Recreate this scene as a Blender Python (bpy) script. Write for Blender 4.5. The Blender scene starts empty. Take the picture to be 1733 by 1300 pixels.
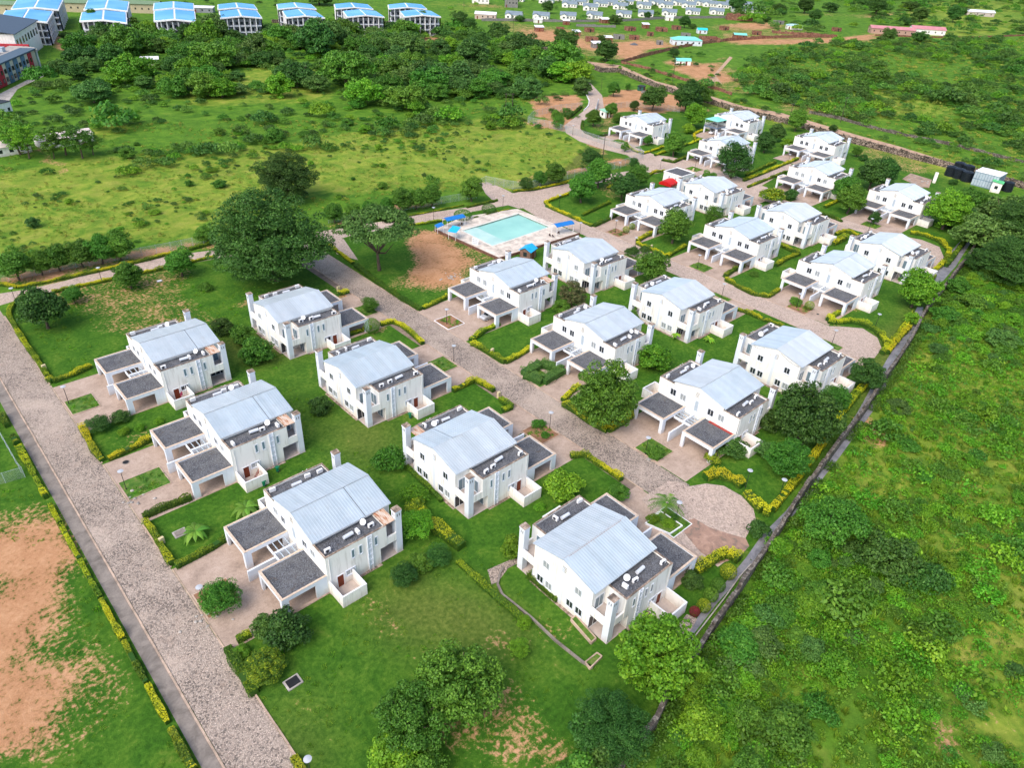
import bpy, math, random
import numpy as np
from mathutils import Vector, Matrix, noise as mnoise
random.seed(7)
rng = np.random.default_rng(11)
scene = bpy.context.scene
col = scene.collection

# ------------------------------------------------------------------ camera, sky, sun, exposure
CAM_H = 77.31
F_PX = 1232.6
PITCH, ROLL, YAW = 0.58776, 0.05545, 0.80460
_sy, _cy, _sp, _cp = math.sin(YAW), math.cos(YAW), math.sin(PITCH), math.cos(PITCH)
_F = Vector((_cp*_cy, _cp*_sy, -_sp))
_R = _F.cross(Vector((0, 0, 1))).normalized()
_U = _R.cross(_F)
_R2 = math.cos(ROLL)*_R + math.sin(ROLL)*_U
_U2 = -math.sin(ROLL)*_R + math.cos(ROLL)*_U
cam_data = bpy.data.cameras.new('camera')
cam = bpy.data.objects.new('camera', cam_data)
col.objects.link(cam)
cam.matrix_world = Matrix(((_R2.x, _U2.x, -_F.x, 0), (_R2.y, _U2.y, -_F.y, 0), (_R2.z, _U2.z, -_F.z, CAM_H), (0, 0, 0, 1)))
cam_data.sensor_width = 36
cam_data.lens = F_PX/1733*36
cam_data.clip_start = 1
cam_data.clip_end = 8000
scene.camera = cam

SUN_EL, SUN_AZ = math.radians(50), math.radians(192)   # azimuth of the direction the light comes from, from +X towards +Y
world = bpy.data.worlds.new('World')
scene.world = world
world.use_nodes = True
_nt = world.node_tree
_bg = _nt.nodes['Background']
_sky = _nt.nodes.new('ShaderNodeTexSky')
_sky.sky_type = 'NISHITA'
_sky.sun_disc = False
_sky.sun_elevation = SUN_EL
_sky.sun_rotation = math.pi/2-SUN_AZ
_sky.air_density = 1.0
_sky.dust_density = 3.0
_sky.ozone_density = 1.0
_nt.links.new(_sky.outputs[0], _bg.inputs[0])
_bg.inputs[1].default_value = 0.15
sun_data = bpy.data.lights.new('sun', 'SUN')
sun_data.energy = 1.15
sun_data.angle = math.radians(45)
sun_data.color = (1.0, 0.955, 0.89)
sun = bpy.data.objects.new('sun', sun_data)
col.objects.link(sun)
sun.rotation_euler = Vector((math.cos(SUN_EL)*math.cos(SUN_AZ), math.cos(SUN_EL)*math.sin(SUN_AZ), math.sin(SUN_EL))).to_track_quat('Z', 'Y').to_euler()
scene.view_settings.view_transform = 'Standard'
scene.view_settings.look = 'None'
scene.view_settings.exposure = 0.84
scene.view_settings.gamma = 1
scene.view_settings.use_curve_mapping = False
scene.render.engine = 'CYCLES'
scene.cycles.use_denoising = True
scene.cycles.max_bounces = 5
scene.cycles.diffuse_bounces = 2
scene.cycles.glossy_bounces = 2
scene.cycles.transmission_bounces = 2
scene.cycles.transparent_max_bounces = 6
scene.cycles.use_adaptive_sampling = True
scene.cycles.adaptive_threshold = 0.015

# ------------------------------------------------------------------ helpers
def at(px, py, z=0.0):
    """the point of the level z that the photograph shows at pixel (px, py) of 1733 x 1300"""
    d = _F + _R2*((px-866.5)/F_PX) - _U2*((py-650)/F_PX)
    t = (z-CAM_H)/d.z
    return Vector((d.x*t, d.y*t, z))
def to_px(p):
    q = Vector(p)-Vector((0, 0, CAM_H)); zz = q.dot(_F)
    return 866.5+F_PX*q.dot(_R2)/zz, 650-F_PX*q.dot(_U2)/zz, zz
def depth(p):
    return (Vector(p)-Vector((0, 0, CAM_H))).dot(_F)
def tag(o, label=None, cat=None, group=None, kind=None):
    if label: o['label'] = label
    if cat: o['category'] = cat
    if group: o['group'] = group
    if kind: o['kind'] = kind
    return o
def empty(name, loc=(0, 0, 0), rz=0.0):
    o = bpy.data.objects.new(name, None)
    o.empty_display_size = .5
    o.location = loc; o.rotation_euler = (0, 0, rz)
    col.objects.link(o)
    return o
def link_mesh(name, me, parent=None, loc=(0, 0, 0), rz=0.0):
    o = bpy.data.objects.new(name, me)
    o.location = loc; o.rotation_euler = (0, 0, rz)
    col.objects.link(o)
    if parent is not None: o.parent = parent
    return o
def children(o): return KIDS.get(o.name, [])
def copy_tree(o, parent=None):
    c = o.copy(); col.objects.link(c)
    if parent is not None: c.parent = parent
    for ch in list(o.children):
        copy_tree(ch, c)
    return c
class MB:
    def __init__(s): s.v = []; s.f = []; s.m = []
    def add(s, vs, fs, mi=0):
        b = len(s.v); s.v += [tuple(v) for v in vs]; s.f += [tuple(i+b for i in f) for f in fs]; s.m += [mi]*len(fs); return s
    def box(s, x0, x1, y0, y1, z0, z1, mi=0):
        return s.add([(x0,y0,z0),(x1,y0,z0),(x1,y1,z0),(x0,y1,z0),(x0,y0,z1),(x1,y0,z1),(x1,y1,z1),(x0,y1,z1)],
              [(0,3,2,1),(4,5,6,7),(0,1,5,4),(1,2,6,5),(2,3,7,6),(3,0,4,7)], mi)
    def obox(s, c, d, l, w, z0, z1, mi=0):
        """box along direction d (2d unit) centred at c"""
        dx, dy = d; nx, ny = -dy, dx; vs = []
        for z in (z0, z1):
            for a, b in ((-1,-1),(1,-1),(1,1),(-1,1)):
                vs.append((c[0]+dx*a*l/2+nx*b*w/2, c[1]+dy*a*l/2+ny*b*w/2, z))
        return s.add(vs, [(0,3,2,1),(4,5,6,7),(0,1,5,4),(1,2,6,5),(2,3,7,6),(3,0,4,7)], mi)
    def poly(s, pts, mi=0): return s.add(pts, [tuple(range(len(pts)))], mi)
    def prism(s, pts, z0, z1, mi=0):
        n = len(pts)
        a = sum(pts[i][0]*pts[(i+1)%n][1]-pts[(i+1)%n][0]*pts[i][1] for i in range(n))
        if a < 0: pts = pts[::-1]
        vs = [(p[0], p[1], z0) for p in pts]+[(p[0], p[1], z1) for p in pts]
        fs = [tuple(range(n-1, -1, -1)), tuple(range(n, 2*n))]+[(i, (i+1)%n, (i+1)%n+n, i+n) for i in range(n)]
        return s.add(vs, fs, mi)
    def tube(s, p0, p1, r0, r1=None, n=6, mi=0, caps=True):
        r1 = r0 if r1 is None else r1
        p0, p1 = Vector(p0), Vector(p1); d = (p1-p0)
        if d.length < 1e-6: return s
        d.normalize(); u = d.orthogonal().normalized(); w = d.cross(u); vs = []
        for p, r in ((p0, r0), (p1, r1)):
            for i in range(n):
                a = 2*math.pi*i/n; vs.append(p+u*math.cos(a)*r+w*math.sin(a)*r)
        fs = [(i, (i+1)%n, (i+1)%n+n, i+n) for i in range(n)]
        if caps: fs += [tuple(range(n-1, -1, -1)), tuple(range(n, 2*n))]
        return s.add(vs, fs, mi)
    def lathe(s, prof, c=(0, 0, 0), n=12, mi=0):
        vs = []; k = len(prof)
        for r, z in prof:
            for i in range(n):
                a = 2*math.pi*i/n; vs.append((c[0]+r*math.cos(a), c[1]+r*math.sin(a), c[2]+z))
        fs = [(j*n+i, j*n+(i+1)%n, (j+1)*n+(i+1)%n, (j+1)*n+i) for j in range(k-1) for i in range(n)]
        fs += [tuple(range(n-1, -1, -1)), tuple(range((k-1)*n, k*n))]
        return s.add(vs, fs, mi)
    def mesh(s, name, mats, smooth=False):
        me = bpy.data.meshes.new(name)
        me.from_pydata(s.v, [], s.f)
        for m in (mats if isinstance(mats, (list, tuple)) else [mats]): me.materials.append(m)
        if any(s.m): me.polygons.foreach_set('material_index', s.m)
        if smooth: me.polygons.foreach_set('use_smooth', [True]*len(s.f))
        me.update(); return me
    def build(s, name, mats, parent=None, loc=(0, 0, 0), rz=0.0, smooth=False):
        return link_mesh(name, s.mesh(name, mats, smooth), parent, loc, rz)

# ------------------------------------------------------------------ materials
class NT:
    def __init__(s, name):
        s.m = bpy.data.materials.new(name); s.m.use_nodes = True; s.t = s.m.node_tree
        s.b = s.t.nodes['Principled BSDF']; s.out = s.t.nodes['Material Output']; s.n = s.t.nodes
        s.b.inputs['Roughness'].default_value = .85
        s.b.inputs['Specular IOR Level'].default_value = .25
        s._c = None
    def L(s, a, b): s.t.links.new(a, b)
    def coord(s, kind='Object'):
        c = s.n.new('ShaderNodeTexCoord'); return c.outputs[kind]
    def geo(s):
        g = s.n.new('ShaderNodeNewGeometry'); return g.outputs['Position']
    def noise(s, vec, scale, detail=3, rough=.55, dist=0, out='Fac'):
        n = s.n.new('ShaderNodeTexNoise'); n.inputs['Scale'].default_value = scale; n.inputs['Detail'].default_value = detail
        n.inputs['Roughness'].default_value = rough; n.inputs['Distortion'].default_value = dist
        s.L(vec, n.inputs['Vector']); return n.outputs[out]
    def voro(s, vec, scale, feat='F1', out='Distance', rand=1):
        n = s.n.new('ShaderNodeTexVoronoi'); n.feature = feat; n.inputs['Scale'].default_value = scale
        n.inputs['Randomness'].default_value = rand
        s.L(vec, n.inputs['Vector']); return n.outputs[out]
    def scale(s, vec, sc):
        n = s.n.new('ShaderNodeMapping'); n.inputs['Scale'].default_value = sc; s.L(vec, n.inputs['Vector']); return n.outputs[0]
    def ramp(s, fac, stops, interp='LINEAR'):
        n = s.n.new('ShaderNodeValToRGB'); e = n.color_ramp.elements; n.color_ramp.interpolation = interp
        while len(e) > 1: e.remove(e[-1])
        for i, (p, c) in enumerate(stops):
            if not hasattr(c, '__len__'): c = (c, c, c)
            q = e[0] if i == 0 else e.new(p)
            q.position = p; q.color = (*c, 1)
        s.L(fac, n.inputs[0]); return n.outputs[0]
    def mix(s, fac, a, b, mode='MIX'):
        n = s.n.new('ShaderNodeMix'); n.data_type = 'RGBA'; n.blend_type = mode
        for inp, val in ((n.inputs[0], fac), (n.inputs[6], a), (n.inputs[7], b)):
            if hasattr(val, 'is_output') or hasattr(val, 'node'): s.L(val, inp)
            elif hasattr(val, '__len__'): inp.default_value = (*val, 1)
            else: inp.default_value = val
        return n.outputs[2]
    def math(s, op, a, b=0.0, c=0.0, clamp=False):
        n = s.n.new('ShaderNodeMath'); n.operation = op; n.use_clamp = clamp
        for i, v in enumerate((a, b, c)):
            if hasattr(v, 'node'): s.L(v, n.inputs[i])
            else: n.inputs[i].default_value = v
        return n.outputs[0]
    def attr(s, name, out='Fac'):
        n = s.n.new('ShaderNodeAttribute'); n.attribute_name = name; return n.outputs[out]
    def rand(s):
        return s.n.new('ShaderNodeObjectInfo').outputs['Random']
    def hsv(s, colr, h=.5, sat=1.0, v=1.0):
        n = s.n.new('ShaderNodeHueSaturation')
        for inp, val in ((n.inputs['Hue'], h), (n.inputs['Saturation'], sat), (n.inputs['Value'], v)):
            if hasattr(val, 'node'): s.L(val, inp)
            else: inp.default_value = val
        s.L(colr, n.inputs['Color']); return n.outputs[0]
    def color(s, c):
        if hasattr(c, 'node'): s.L(c, s.b.inputs['Base Color'])
        else: s.b.inputs['Base Color'].default_value = (*c, 1)
        return s
    def set(s, **k):
        for a, v in k.items():
            inp = s.b.inputs[a.replace('_', ' ')]
            if hasattr(v, 'node'): s.L(v, inp)
            else: inp.default_value = v
        return s
    def bump(s, h, strength=.3, dist=.05):
        n = s.n.new('ShaderNodeBump'); n.inputs['Strength'].default_value = strength; n.inputs['Distance'].default_value = dist
        s.L(h, n.inputs['Height']); s.L(n.outputs[0], s.b.inputs['Normal']); return s

def simple(name, c, rough=.8, metal=0.0, var=.12, sc=1.5, coords='Object'):
    """plain colour with soft wear"""
    t = NT(name); v = t.coord(coords)
    n = t.noise(v, sc, 4, .6)
    lo = tuple(x*(1-var) for x in c); hi = tuple(min(1, x*(1+var)) for x in c)
    t.color(t.ramp(n, [(.3, lo), (.7, hi)])).set(Roughness=rough, Metallic=metal)
    return t.m

def make_wall(name, base, dirt, amount=.5):
    t = NT(name); g = t.geo()
    sep = t.n.new('ShaderNodeSeparateXYZ'); t.L(g, sep.inputs[0])
    big = t.noise(g, .35, 3); streak = t.noise(t.scale(g, (2.2, 2.2, .22)), 1.0, 4, .6)
    low = t.ramp(t.math('ADD', sep.outputs[2], t.math('MULTIPLY', t.noise(g, 1.2, 4), 1.4)), [(.0, 1.0), (.95, .0)])
    n = t.n.new('ShaderNodeMapRange'); n.inputs['From Min'].default_value = .4; n.inputs['From Max'].default_value = 2.0
    t.L(t.math('ADD', sep.outputs[2], t.math('MULTIPLY', t.noise(g, 1.2, 4), 1.6)), n.inputs['Value'])
    splash = t.math('SUBTRACT', 1.0, n.outputs[0], clamp=True)
    st = t.math('MULTIPLY', t.ramp(streak, [(.52, 0.0), (.75, 1.0)]), amount)
    c1 = t.mix(t.ramp(big, [(.35, 0.0), (.7, 1.0)]), base, tuple(x*.94 for x in base))
    c2 = t.mix(st, c1, dirt)
    c3 = t.mix(t.math('MULTIPLY', splash, .55), c2, (.42, .31, .22))
    t.color(c3).set(Roughness=.9)
    return t.m
M = {}
M['wall'] = make_wall('white_plaster', (.92, .895, .84), (.48, .44, .38), .6)
M['wall_grey'] = make_wall('pale_grey_plaster', (.74, .78, .84), (.50, .50, .50), .35)
M['rust_wall'] = make_wall('old_render', (.45, .43, .40), (.10, .09, .08), 1.0)
M['coping'] = simple('peach_coping', (.60, .47, .36), .9, var=.25, sc=2.5, coords='Object')
M['coping_dark'] = (lambda t: (t.color(t.ramp(t.noise(t.geo(), 1.3, 5, .7), [(.35, (.10, .08, .065)), (.5, (.26, .19, .14)), (.62, (.50, .40, .32))])), t.m)[1])(NT('stained_coping'))
def gravel_mat():
    t = NT('roof_gravel'); g = t.geo()
    n1 = t.voro(g, 11, out='Color'); bw = t.n.new('ShaderNodeRGBToBW'); t.L(n1, bw.inputs[0])
    c = t.ramp(bw.outputs[0], [(.2, (.045, .045, .05)), (.5, (.085, .088, .098)), (.72, (.13, .135, .15)), (.92, (.22, .23, .25))])
    patch = t.ramp(t.noise(g, .6, 4, .65), [(.38, 0.0), (.7, .5)])
    c = t.mix(patch, c, (.19, .19, .19))
    c = t.mix(t.ramp(t.noise(g, .9, 3, dist=1), [(.62, 0.0), (.72, .6)]), c, (.10, .075, .055))
    t.color(c).set(Roughness=.95).bump(bw.outputs[0], .5, .05); return t.m
M['gravel'] = gravel_mat()
def roof_mat(name, a, b):
    t = NT(name); v = t.coord('Object')
    n = t.noise(v, .45, 4, .5); st = t.noise(t.scale(v, (.5, 6, 1)), 1.0, 3, .5)
    c = t.mix(t.ramp(n, [(.3, 0.0), (.72, 1.0)]), a, b)
    c = t.mix(t.ramp(t.noise(t.scale(v, (6, .35, 1)), 1.0, 3), [(.55, 0.0), (.8, .25)]), c, (.40, .38, .36))
    sx_ = t.n.new('ShaderNodeSeparateXYZ'); t.L(v, sx_.inputs[0]); wn = t.n.new('ShaderNodeTexWhiteNoise'); wn.noise_dimensions = '2D'
    cb_ = t.n.new('ShaderNodeCombineXYZ'); t.L(t.math('FLOOR', t.math('MULTIPLY', sx_.outputs[0], 1.19)), cb_.inputs[0]); t.L(t.math('MULTIPLY', t.rand(), 50.0), cb_.inputs[1]); t.L(cb_.outputs[0], wn.inputs['Vector'])
    c = t.hsv(c, .5, t.math('ADD', .75, t.math('MULTIPLY', t.rand(), .5)), t.math('ADD', .93, t.math('MULTIPLY', wn.outputs['Value'], .14)))
    c = t.mix(t.ramp(t.noise(v, 1.3, 6, .75), [(.56, 0.0), (.80, .45)]), c, (.36, .31, .27))
    t.color(c).set(Roughness=.36, Metallic=.15, Specular_IOR_Level=.5); return t.m
M['roof'] = roof_mat('coated_metal_roof', (.51, .57, .61), (.43, .50, .55))
M['flash'] = simple('roof_flashing', (.36, .35, .36), .6, var=.5, sc=1.0)
def rusty():
    t = NT('rusty_sheet'); v = t.coord('Object')
    w = t.noise(t.scale(v, (4, .5, 1)), 1.0, 5, .7)
    t.color(t.ramp(w, [(.34, (.62, .58, .54)), (.48, (.58, .42, .30)), (.56, (.38, .13, .05)), (.7, (.24, .075, .035))])).set(Roughness=.8); return t.m
M['rust'] = rusty()
M['glass'] = (lambda t: (t.color((.025, .032, .04)).set(Roughness=.08, Specular_IOR_Level=.6), t.m)[1])(NT('dark_glass'))
M['glass_blue'] = (lambda t: (t.color((.16, .24, .28)).set(Roughness=.15, Specular_IOR_Level=.6), t.m)[1])(NT('tinted_glass'))
M['white'] = simple('white_paint', (.80, .80, .80), .5, var=.06)
M['door'] = simple('reddish_wood', (.17, .035, .015), .5, var=.3, sc=3)
M['panel_grey'] = simple('blue_grey_panel', (.42, .49, .55), .5, var=.1)
M['dark'] = simple('black_metal', (.02, .02, .022), .5, var=.2)
M['fan'] = simple('dark_fan_grille', (.05, .05, .06), .6, var=.3, sc=8)
M['steel'] = simple('white_tank', (.72, .74, .78), .3, .2, var=.06)
M['tile'] = simple('beige_floor', (.50, .42, .37), .7, var=.15, sc=1)
M['green_plastic'] = simple('green_plastic', (.01, .18, .09), .5, var=.2)
M['lamp_disc'] = simple('pale_lamp_disc', (.45, .47, .50), .5, var=.1)
M['wood_pole'] = simple('weathered_pole', (.07, .055, .045), .9, var=.35)
M['bark'] = simple('bark', (.10, .075, .055), .95, var=.4, sc=3)

def foliage(name, lo, mid, hi, tip=None, trans=.25, varv=.22):
    t = NT(name)
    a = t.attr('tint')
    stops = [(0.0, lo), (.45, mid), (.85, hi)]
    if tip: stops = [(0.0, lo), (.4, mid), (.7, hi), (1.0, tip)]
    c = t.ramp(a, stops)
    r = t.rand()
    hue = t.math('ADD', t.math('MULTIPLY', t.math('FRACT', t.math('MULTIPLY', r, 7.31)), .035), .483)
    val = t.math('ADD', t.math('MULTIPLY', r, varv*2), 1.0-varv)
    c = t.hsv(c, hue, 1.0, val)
    t.color(c).set(Roughness=.55, Specular_IOR_Level=.3)
    tr = t.n.new('ShaderNodeBsdfTranslucent'); t.L(c, tr.inputs['Color'])
    mx = t.n.new('ShaderNodeMixShader'); mx.inputs[0].default_value = trans
    t.L(t.b.outputs[0], mx.inputs[1]); t.L(tr.outputs[0], mx.inputs[2]); t.L(mx.outputs[0], t.out.inputs['Surface'])
    return t.m
M['leaf_dark'] = foliage('dark_foliage', (.026, .085, .013), (.055, .145, .021), (.11, .23, .034))
M['leaf_mid'] = foliage('mid_foliage', (.042, .135, .012), (.085, .225, .020), (.16, .33, .032))
M['leaf_bright'] = foliage('bright_foliage', (.07, .19, .010), (.14, .33, .016), (.27, .46, .028))
M['leaf_yellow'] = foliage('hedge_foliage', (.030, .090, .010), (.11, .21, .014), (.36, .43, .018), (.66, .64, .02), varv=.1)
M['leaf_grey'] = foliage('grey_green_foliage', (.048, .125, .022), (.090, .20, .036), (.16, .30, .055))
M['leaf_red'] = foliage('red_foliage', (.10, .01, .01), (.25, .02, .02), (.40, .06, .04))
M['leaf_tan'] = foliage('mixed_foliage', (.05, .10, .02), (.13, .15, .05), (.25, .17, .09))
M['scrub'] = foliage('scrub_foliage', (.045, .125, .018), (.090, .21, .028), (.16, .30, .040), varv=.4)
M['grass_leaf'] = foliage('grass_blades', (.11, .24, .018), (.18, .33, .026), (.27, .40, .036), varv=.2, trans=.3)
M['grass_dry'] = foliage('dry_grass_blades', (.24, .29, .035), (.32, .36, .05), (.42, .41, .085), varv=.12, trans=.3)
M['weed'] = foliage('weed_foliage', (.07, .22, .010), (.13, .35, .016), (.23, .45, .026), varv=.3, trans=.3)

# ------------------------------------------------------------------ ground
def P2(pts):
    out = []
    for x, y in pts:
        w = at(x, y); out.append((w.x, w.y))
    return np.array(out)
def inside(px, py, poly):
    c = np.zeros(px.shape, bool); n = len(poly); j = n-1
    for i in range(n):
        xi, yi = poly[i]; xj, yj = poly[j]
        if yi != yj:
            hit = ((yi > py) != (yj > py)) & (px < (xj-xi)*(py-yi)/(yj-yi)+xi)
            c ^= hit
        j = i
    return c
LAWN = P2([(20,500),(380,435),(570,395),(800,345),(950,290),(1000,240),(960,200),(1000,180),(1110,152),(1250,212),(1430,258),(1600,302),(1700,332),(1640,400),(1550,560),(1400,780),(1290,900),(1240,1000),(1090,1200),(1040,1310),(500,1310),(90,650),(14,535)])
LAWN2 = P2([(-60,660),(20,720),(60,800),(95,860),(360,1320),(-60,1320)])
SOIL = [P2(p) for p in [
 [(-60,915),(50,920),(92,960),(78,1020),(112,1060),(62,1120),(92,1180),(55,1235),(30,1320),(-60,1320)],
 [(690,388),(745,398),(755,425),(800,440),(790,470),(725,478),(690,470),(705,435)],
 [(1008,172),(1045,150),(1110,150),(1210,190),(1110,190),(1050,186),(1030,200),(1020,190)],
 [(600,58),(760,62),(770,80),(600,76)], [(285,42),(330,38),(380,60),(300,62)], [(85,60),(135,62),(140,95),(105,90)], [(400,50),(470,48),(480,62),(400,62)], [(500,48),(590,46),(590,60),(500,60)], [(310,38),(335,36),(340,60),(315,62)],
 [(880,50),(960,52),(1000,75),(1090,68),(1150,78),(1100,84),(1075,105),(1030,88),(960,75),(890,62)],
 [(1220,55),(1300,68),(1480,60),(1500,68),(1330,75),(1240,75)],
 [(1120,100),(1180,105),(1200,112),(1225,95),(1235,92),(1215,118),(1235,135),(1200,140),(1150,125)],
 [(1255,125),(1330,130),(1310,140),(1260,135)],[(1240,38),(1310,36),(1300,50),(1230,45)],
 [(1420,62),(1480,55),(1500,70),(1430,70)],[(1475,20),(1560,20),(1555,24),(1480,24)],
 [(760,5),(860,9),(850,13),(760,9)],[(1340,20),(1500,26),(1500,29),(1340,24)],
 [(1195,0),(1240,15),(1330,22),(1200,10)],
 [(1620,150),(1650,128),(1660,132),(1630,160)],[(1670,160),(1690,165),(1685,172),(1668,168)],
 [(905,160),(975,160),(985,185),(930,200),(900,190)],[(885,205),(950,200),(955,222),(900,215)],
 [(1005,240),(1020,235),(1030,262),(1012,262)],
 [(960,195),(985,205),(975,225),(955,215)],
 [(1600,1170),(1650,1190),(1733,1230),(1740,1290),(1690,1250),(1640,1225)],
 [(1545,1215),(1600,1240),(1640,1290),(1600,1290)],
 [(560,490),(620,490),(640,560),(610,565),(570,520)],
 [(60,232),(75,228),(110,300),(95,300)],[(330,145),(345,147),(345,155),(330,152)],
 [(0,470),(370,405),(372,415),(0,487)],[(560,375),(760,338),(762,344),(560,383)],
 [(900,300),(1060,270),(1062,276),(900,310)],
 [(395,505),(425,498),(435,520),(405,530)],
 [(1440,700),(1490,705),(1500,745),(1450,745)],
 [(1160,120),(1170,110),(1178,118),(1168,126)],
]]
THIN = [P2(p) for p in [
 [(-60,860),(95,840),(150,950),(180,1080),(120,1240),(60,1320),(-60,1320)],[(650,380),(800,400),(850,440),(800,500),(660,490),(700,440)],
 [(820,28),(900,40),(1000,50),(1160,62),(1150,75),(1100,82),(1075,105),(1020,100),(960,85),(880,60),(820,45)],[(1180,40),(1320,36),(1420,60),(1240,75)],[(280,400),(340,640),(120,560)],
 [(1310,170),(1500,180),(1480,200),(1330,195)],[(1560,60),(1620,60),(1600,75)],[(1130,95),(1260,115),(1340,135),(1320,165),(1180,150)],   # worn turf, soil showing between the grass
 [(700,1180),(760,1160),(900,1180),(960,1230),(980,1310),(700,1310),(690,1250)],
 [(800,1050),(860,1030),(900,1080),(880,1120),(830,1110),(790,1080)],
 [(680,1100),(720,1090),(740,1130),(700,1140)],
 [(860,1190),(920,1190),(920,1270),(880,1280),(860,1230)],
 [(160,1060),(230,1080),(250,1190),(190,1230),(130,1260),(150,1180)],
 [(50,440),(200,430),(330,470),(360,560),(260,560),(140,520),(60,500)],
 [(740,410),(800,400),(830,440),(800,480),(760,480)],
 [(170,740),(230,720),(300,740),(220,770)],
 [(900,1020),(960,1040),(990,1090),(960,1100),(905,1060)],
 [(520,1180),(560,1180),(560,1270),(520,1270)],
 [(990,180),(1040,190),(1040,220),(1005,225)],[(1000,300),(1060,300),(1070,330),(1010,340)],
 [(1480,240),(1560,260),(1590,290),(1500,290),(1440,262)],
 [(580,960),(640,980),(690,1080),(660,1130),(600,1080)],[(400,1240),(460,1260),(460,1310),(400,1310)],
 [(1360,610),(1380,590),(1440,480),(1480,480),(1420,560)],
]]
DRY = [P2(p) for p in [
 [(-40,300),(160,262),(200,270),(420,250),(600,225),(760,205),(880,190),(960,230),(1040,275),(900,320),(780,325),(500,330),(350,400),(160,420),(-40,440)],
 [(150,180),(200,175),(225,215),(180,240),(150,230)],[(1320,170),(1500,140),(1620,190),(1500,200),(1380,190)],[(1430,225),(1733,300),(1733,330),(1600,300)],
 [(1400,830),(1460,720),(1480,600),(1560,520),(1680,560),(1790,640),(1790,1340),(1560,1340),(1600,1150),(1500,1080),(1600,960),(1540,900)],
 [(1180,160),(1300,190),(1420,235),(1300,210),(1180,175)],
 [(470,640),(560,720),(620,690),(680,740),(600,770),(520,700)],[(300,585),(560,545),(580,560),(420,610)],[(850,1000),(700,1000),(600,1060),(760,1100),(900,1060)],[(430,1200),(500,1180),(560,1300),(470,1310)],
 [(1540,0),(1733,0),(1733,60),(1560,70)],[(450,110),(560,120),(560,170),(300,180),(320,150)],[(760,0),(850,0),(800,40)],
 [(1240,1050),(1330,1050),(1400,1150),(1330,1200),(1250,1140)],
]]
def axis(a0, a1, fine, lo, hi):
    xs = list(np.arange(a0, a1+.01, fine)); s = fine
    x = xs[-1]
    while x < hi: s = min(s*1.06, 60) if x < 1500 else 300; x += s; xs.append(x)
    x = xs[0]; s = fine; pre = []
    while x > lo: s = min(s*1.15, 300); x -= s; pre.append(x)
    return np.array(pre[::-1]+xs)
gx = axis(-15, 330, 1.5, -1500, 6000); gy = axis(-45, 330, 1.5, -1500, 6000)
NX, NY = len(gx), len(gy)
X, Y = np.meshgrid(gx, gy, indexing='ij')
def vnoise(x, y, s, seed=0):
    """cheap smooth value noise"""
    r = np.random.default_rng(seed).random((257, 257))
    u, v = x/s+1000, y/s+1000
    iu, iv = np.floor(u).astype(int), np.floor(v).astype(int); fu, fv = u-iu, v-iv
    fu, fv = fu*fu*(3-2*fu), fv*fv*(3-2*fv)
    a = r[iu % 256, iv % 256]; b = r[(iu+1) % 256, iv % 256]; c_ = r[iu % 256, (iv+1) % 256]; d = r[(iu+1) % 256, (iv+1) % 256]
    return (a*(1-fu)+b*fu)*(1-fv)+(c_*(1-fu)+d*fu)*fv
wx = X+(vnoise(X, Y, 7, 1)-.5)*7+(vnoise(X, Y, 2.5, 2)-.5)*3; wy = Y+(vnoise(X, Y, 7, 3)-.5)*7+(vnoise(X, Y, 2.5, 4)-.5)*3
lawn = (inside(X, Y, LAWN) | inside(X, Y, LAWN2)).astype(float)
soil = np.zeros_like(X)
for p in SOIL: soil = np.maximum(soil, inside(wx, wy, p)*.86)
for p in THIN: soil = np.maximum(soil, inside(wx, wy, p)*.46)
dry = np.zeros_like(X)
for p in DRY: dry = np.maximum(dry, inside(wx, wy, p)*1.0)
def blur(a, k):
    for _ in range(k):
        a = np.pad(a, 1, mode='edge'); a = (a[:-2, 1:-1]+a[2:, 1:-1]+a[1:-1, :-2]+a[1:-1, 2:]+2*a[1:-1, 1:-1])/6
    return a
soil = blur(soil, 2); dry = blur(dry, 14)
idx = np.arange(NX*NY).reshape(NX, NY)
faces = np.stack([idx[:-1, :-1], idx[1:, :-1], idx[1:, 1:], idx[:-1, 1:]], -1).reshape(-1, 4)
me = bpy.data.meshes.new('ground')
me.vertices.add(NX*NY); me.loops.add(len(faces)*4); me.polygons.add(len(faces))
co = np.stack([X, Y, np.zeros_like(X)], -1).reshape(-1)
me.vertices.foreach_set('co', co); me.loops.foreach_set('vertex_index', faces.reshape(-1))
me.polygons.foreach_set('loop_start', np.arange(len(faces))*4)
me.update(calc_edges=True)
for n_, a_ in (('lawn', lawn), ('soil', soil), ('dry', dry)):
    at_ = me.attributes.new(n_, 'FLOAT', 'POINT'); at_.data.foreach_set('value', a_.reshape(-1).astype(np.float32))
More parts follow.
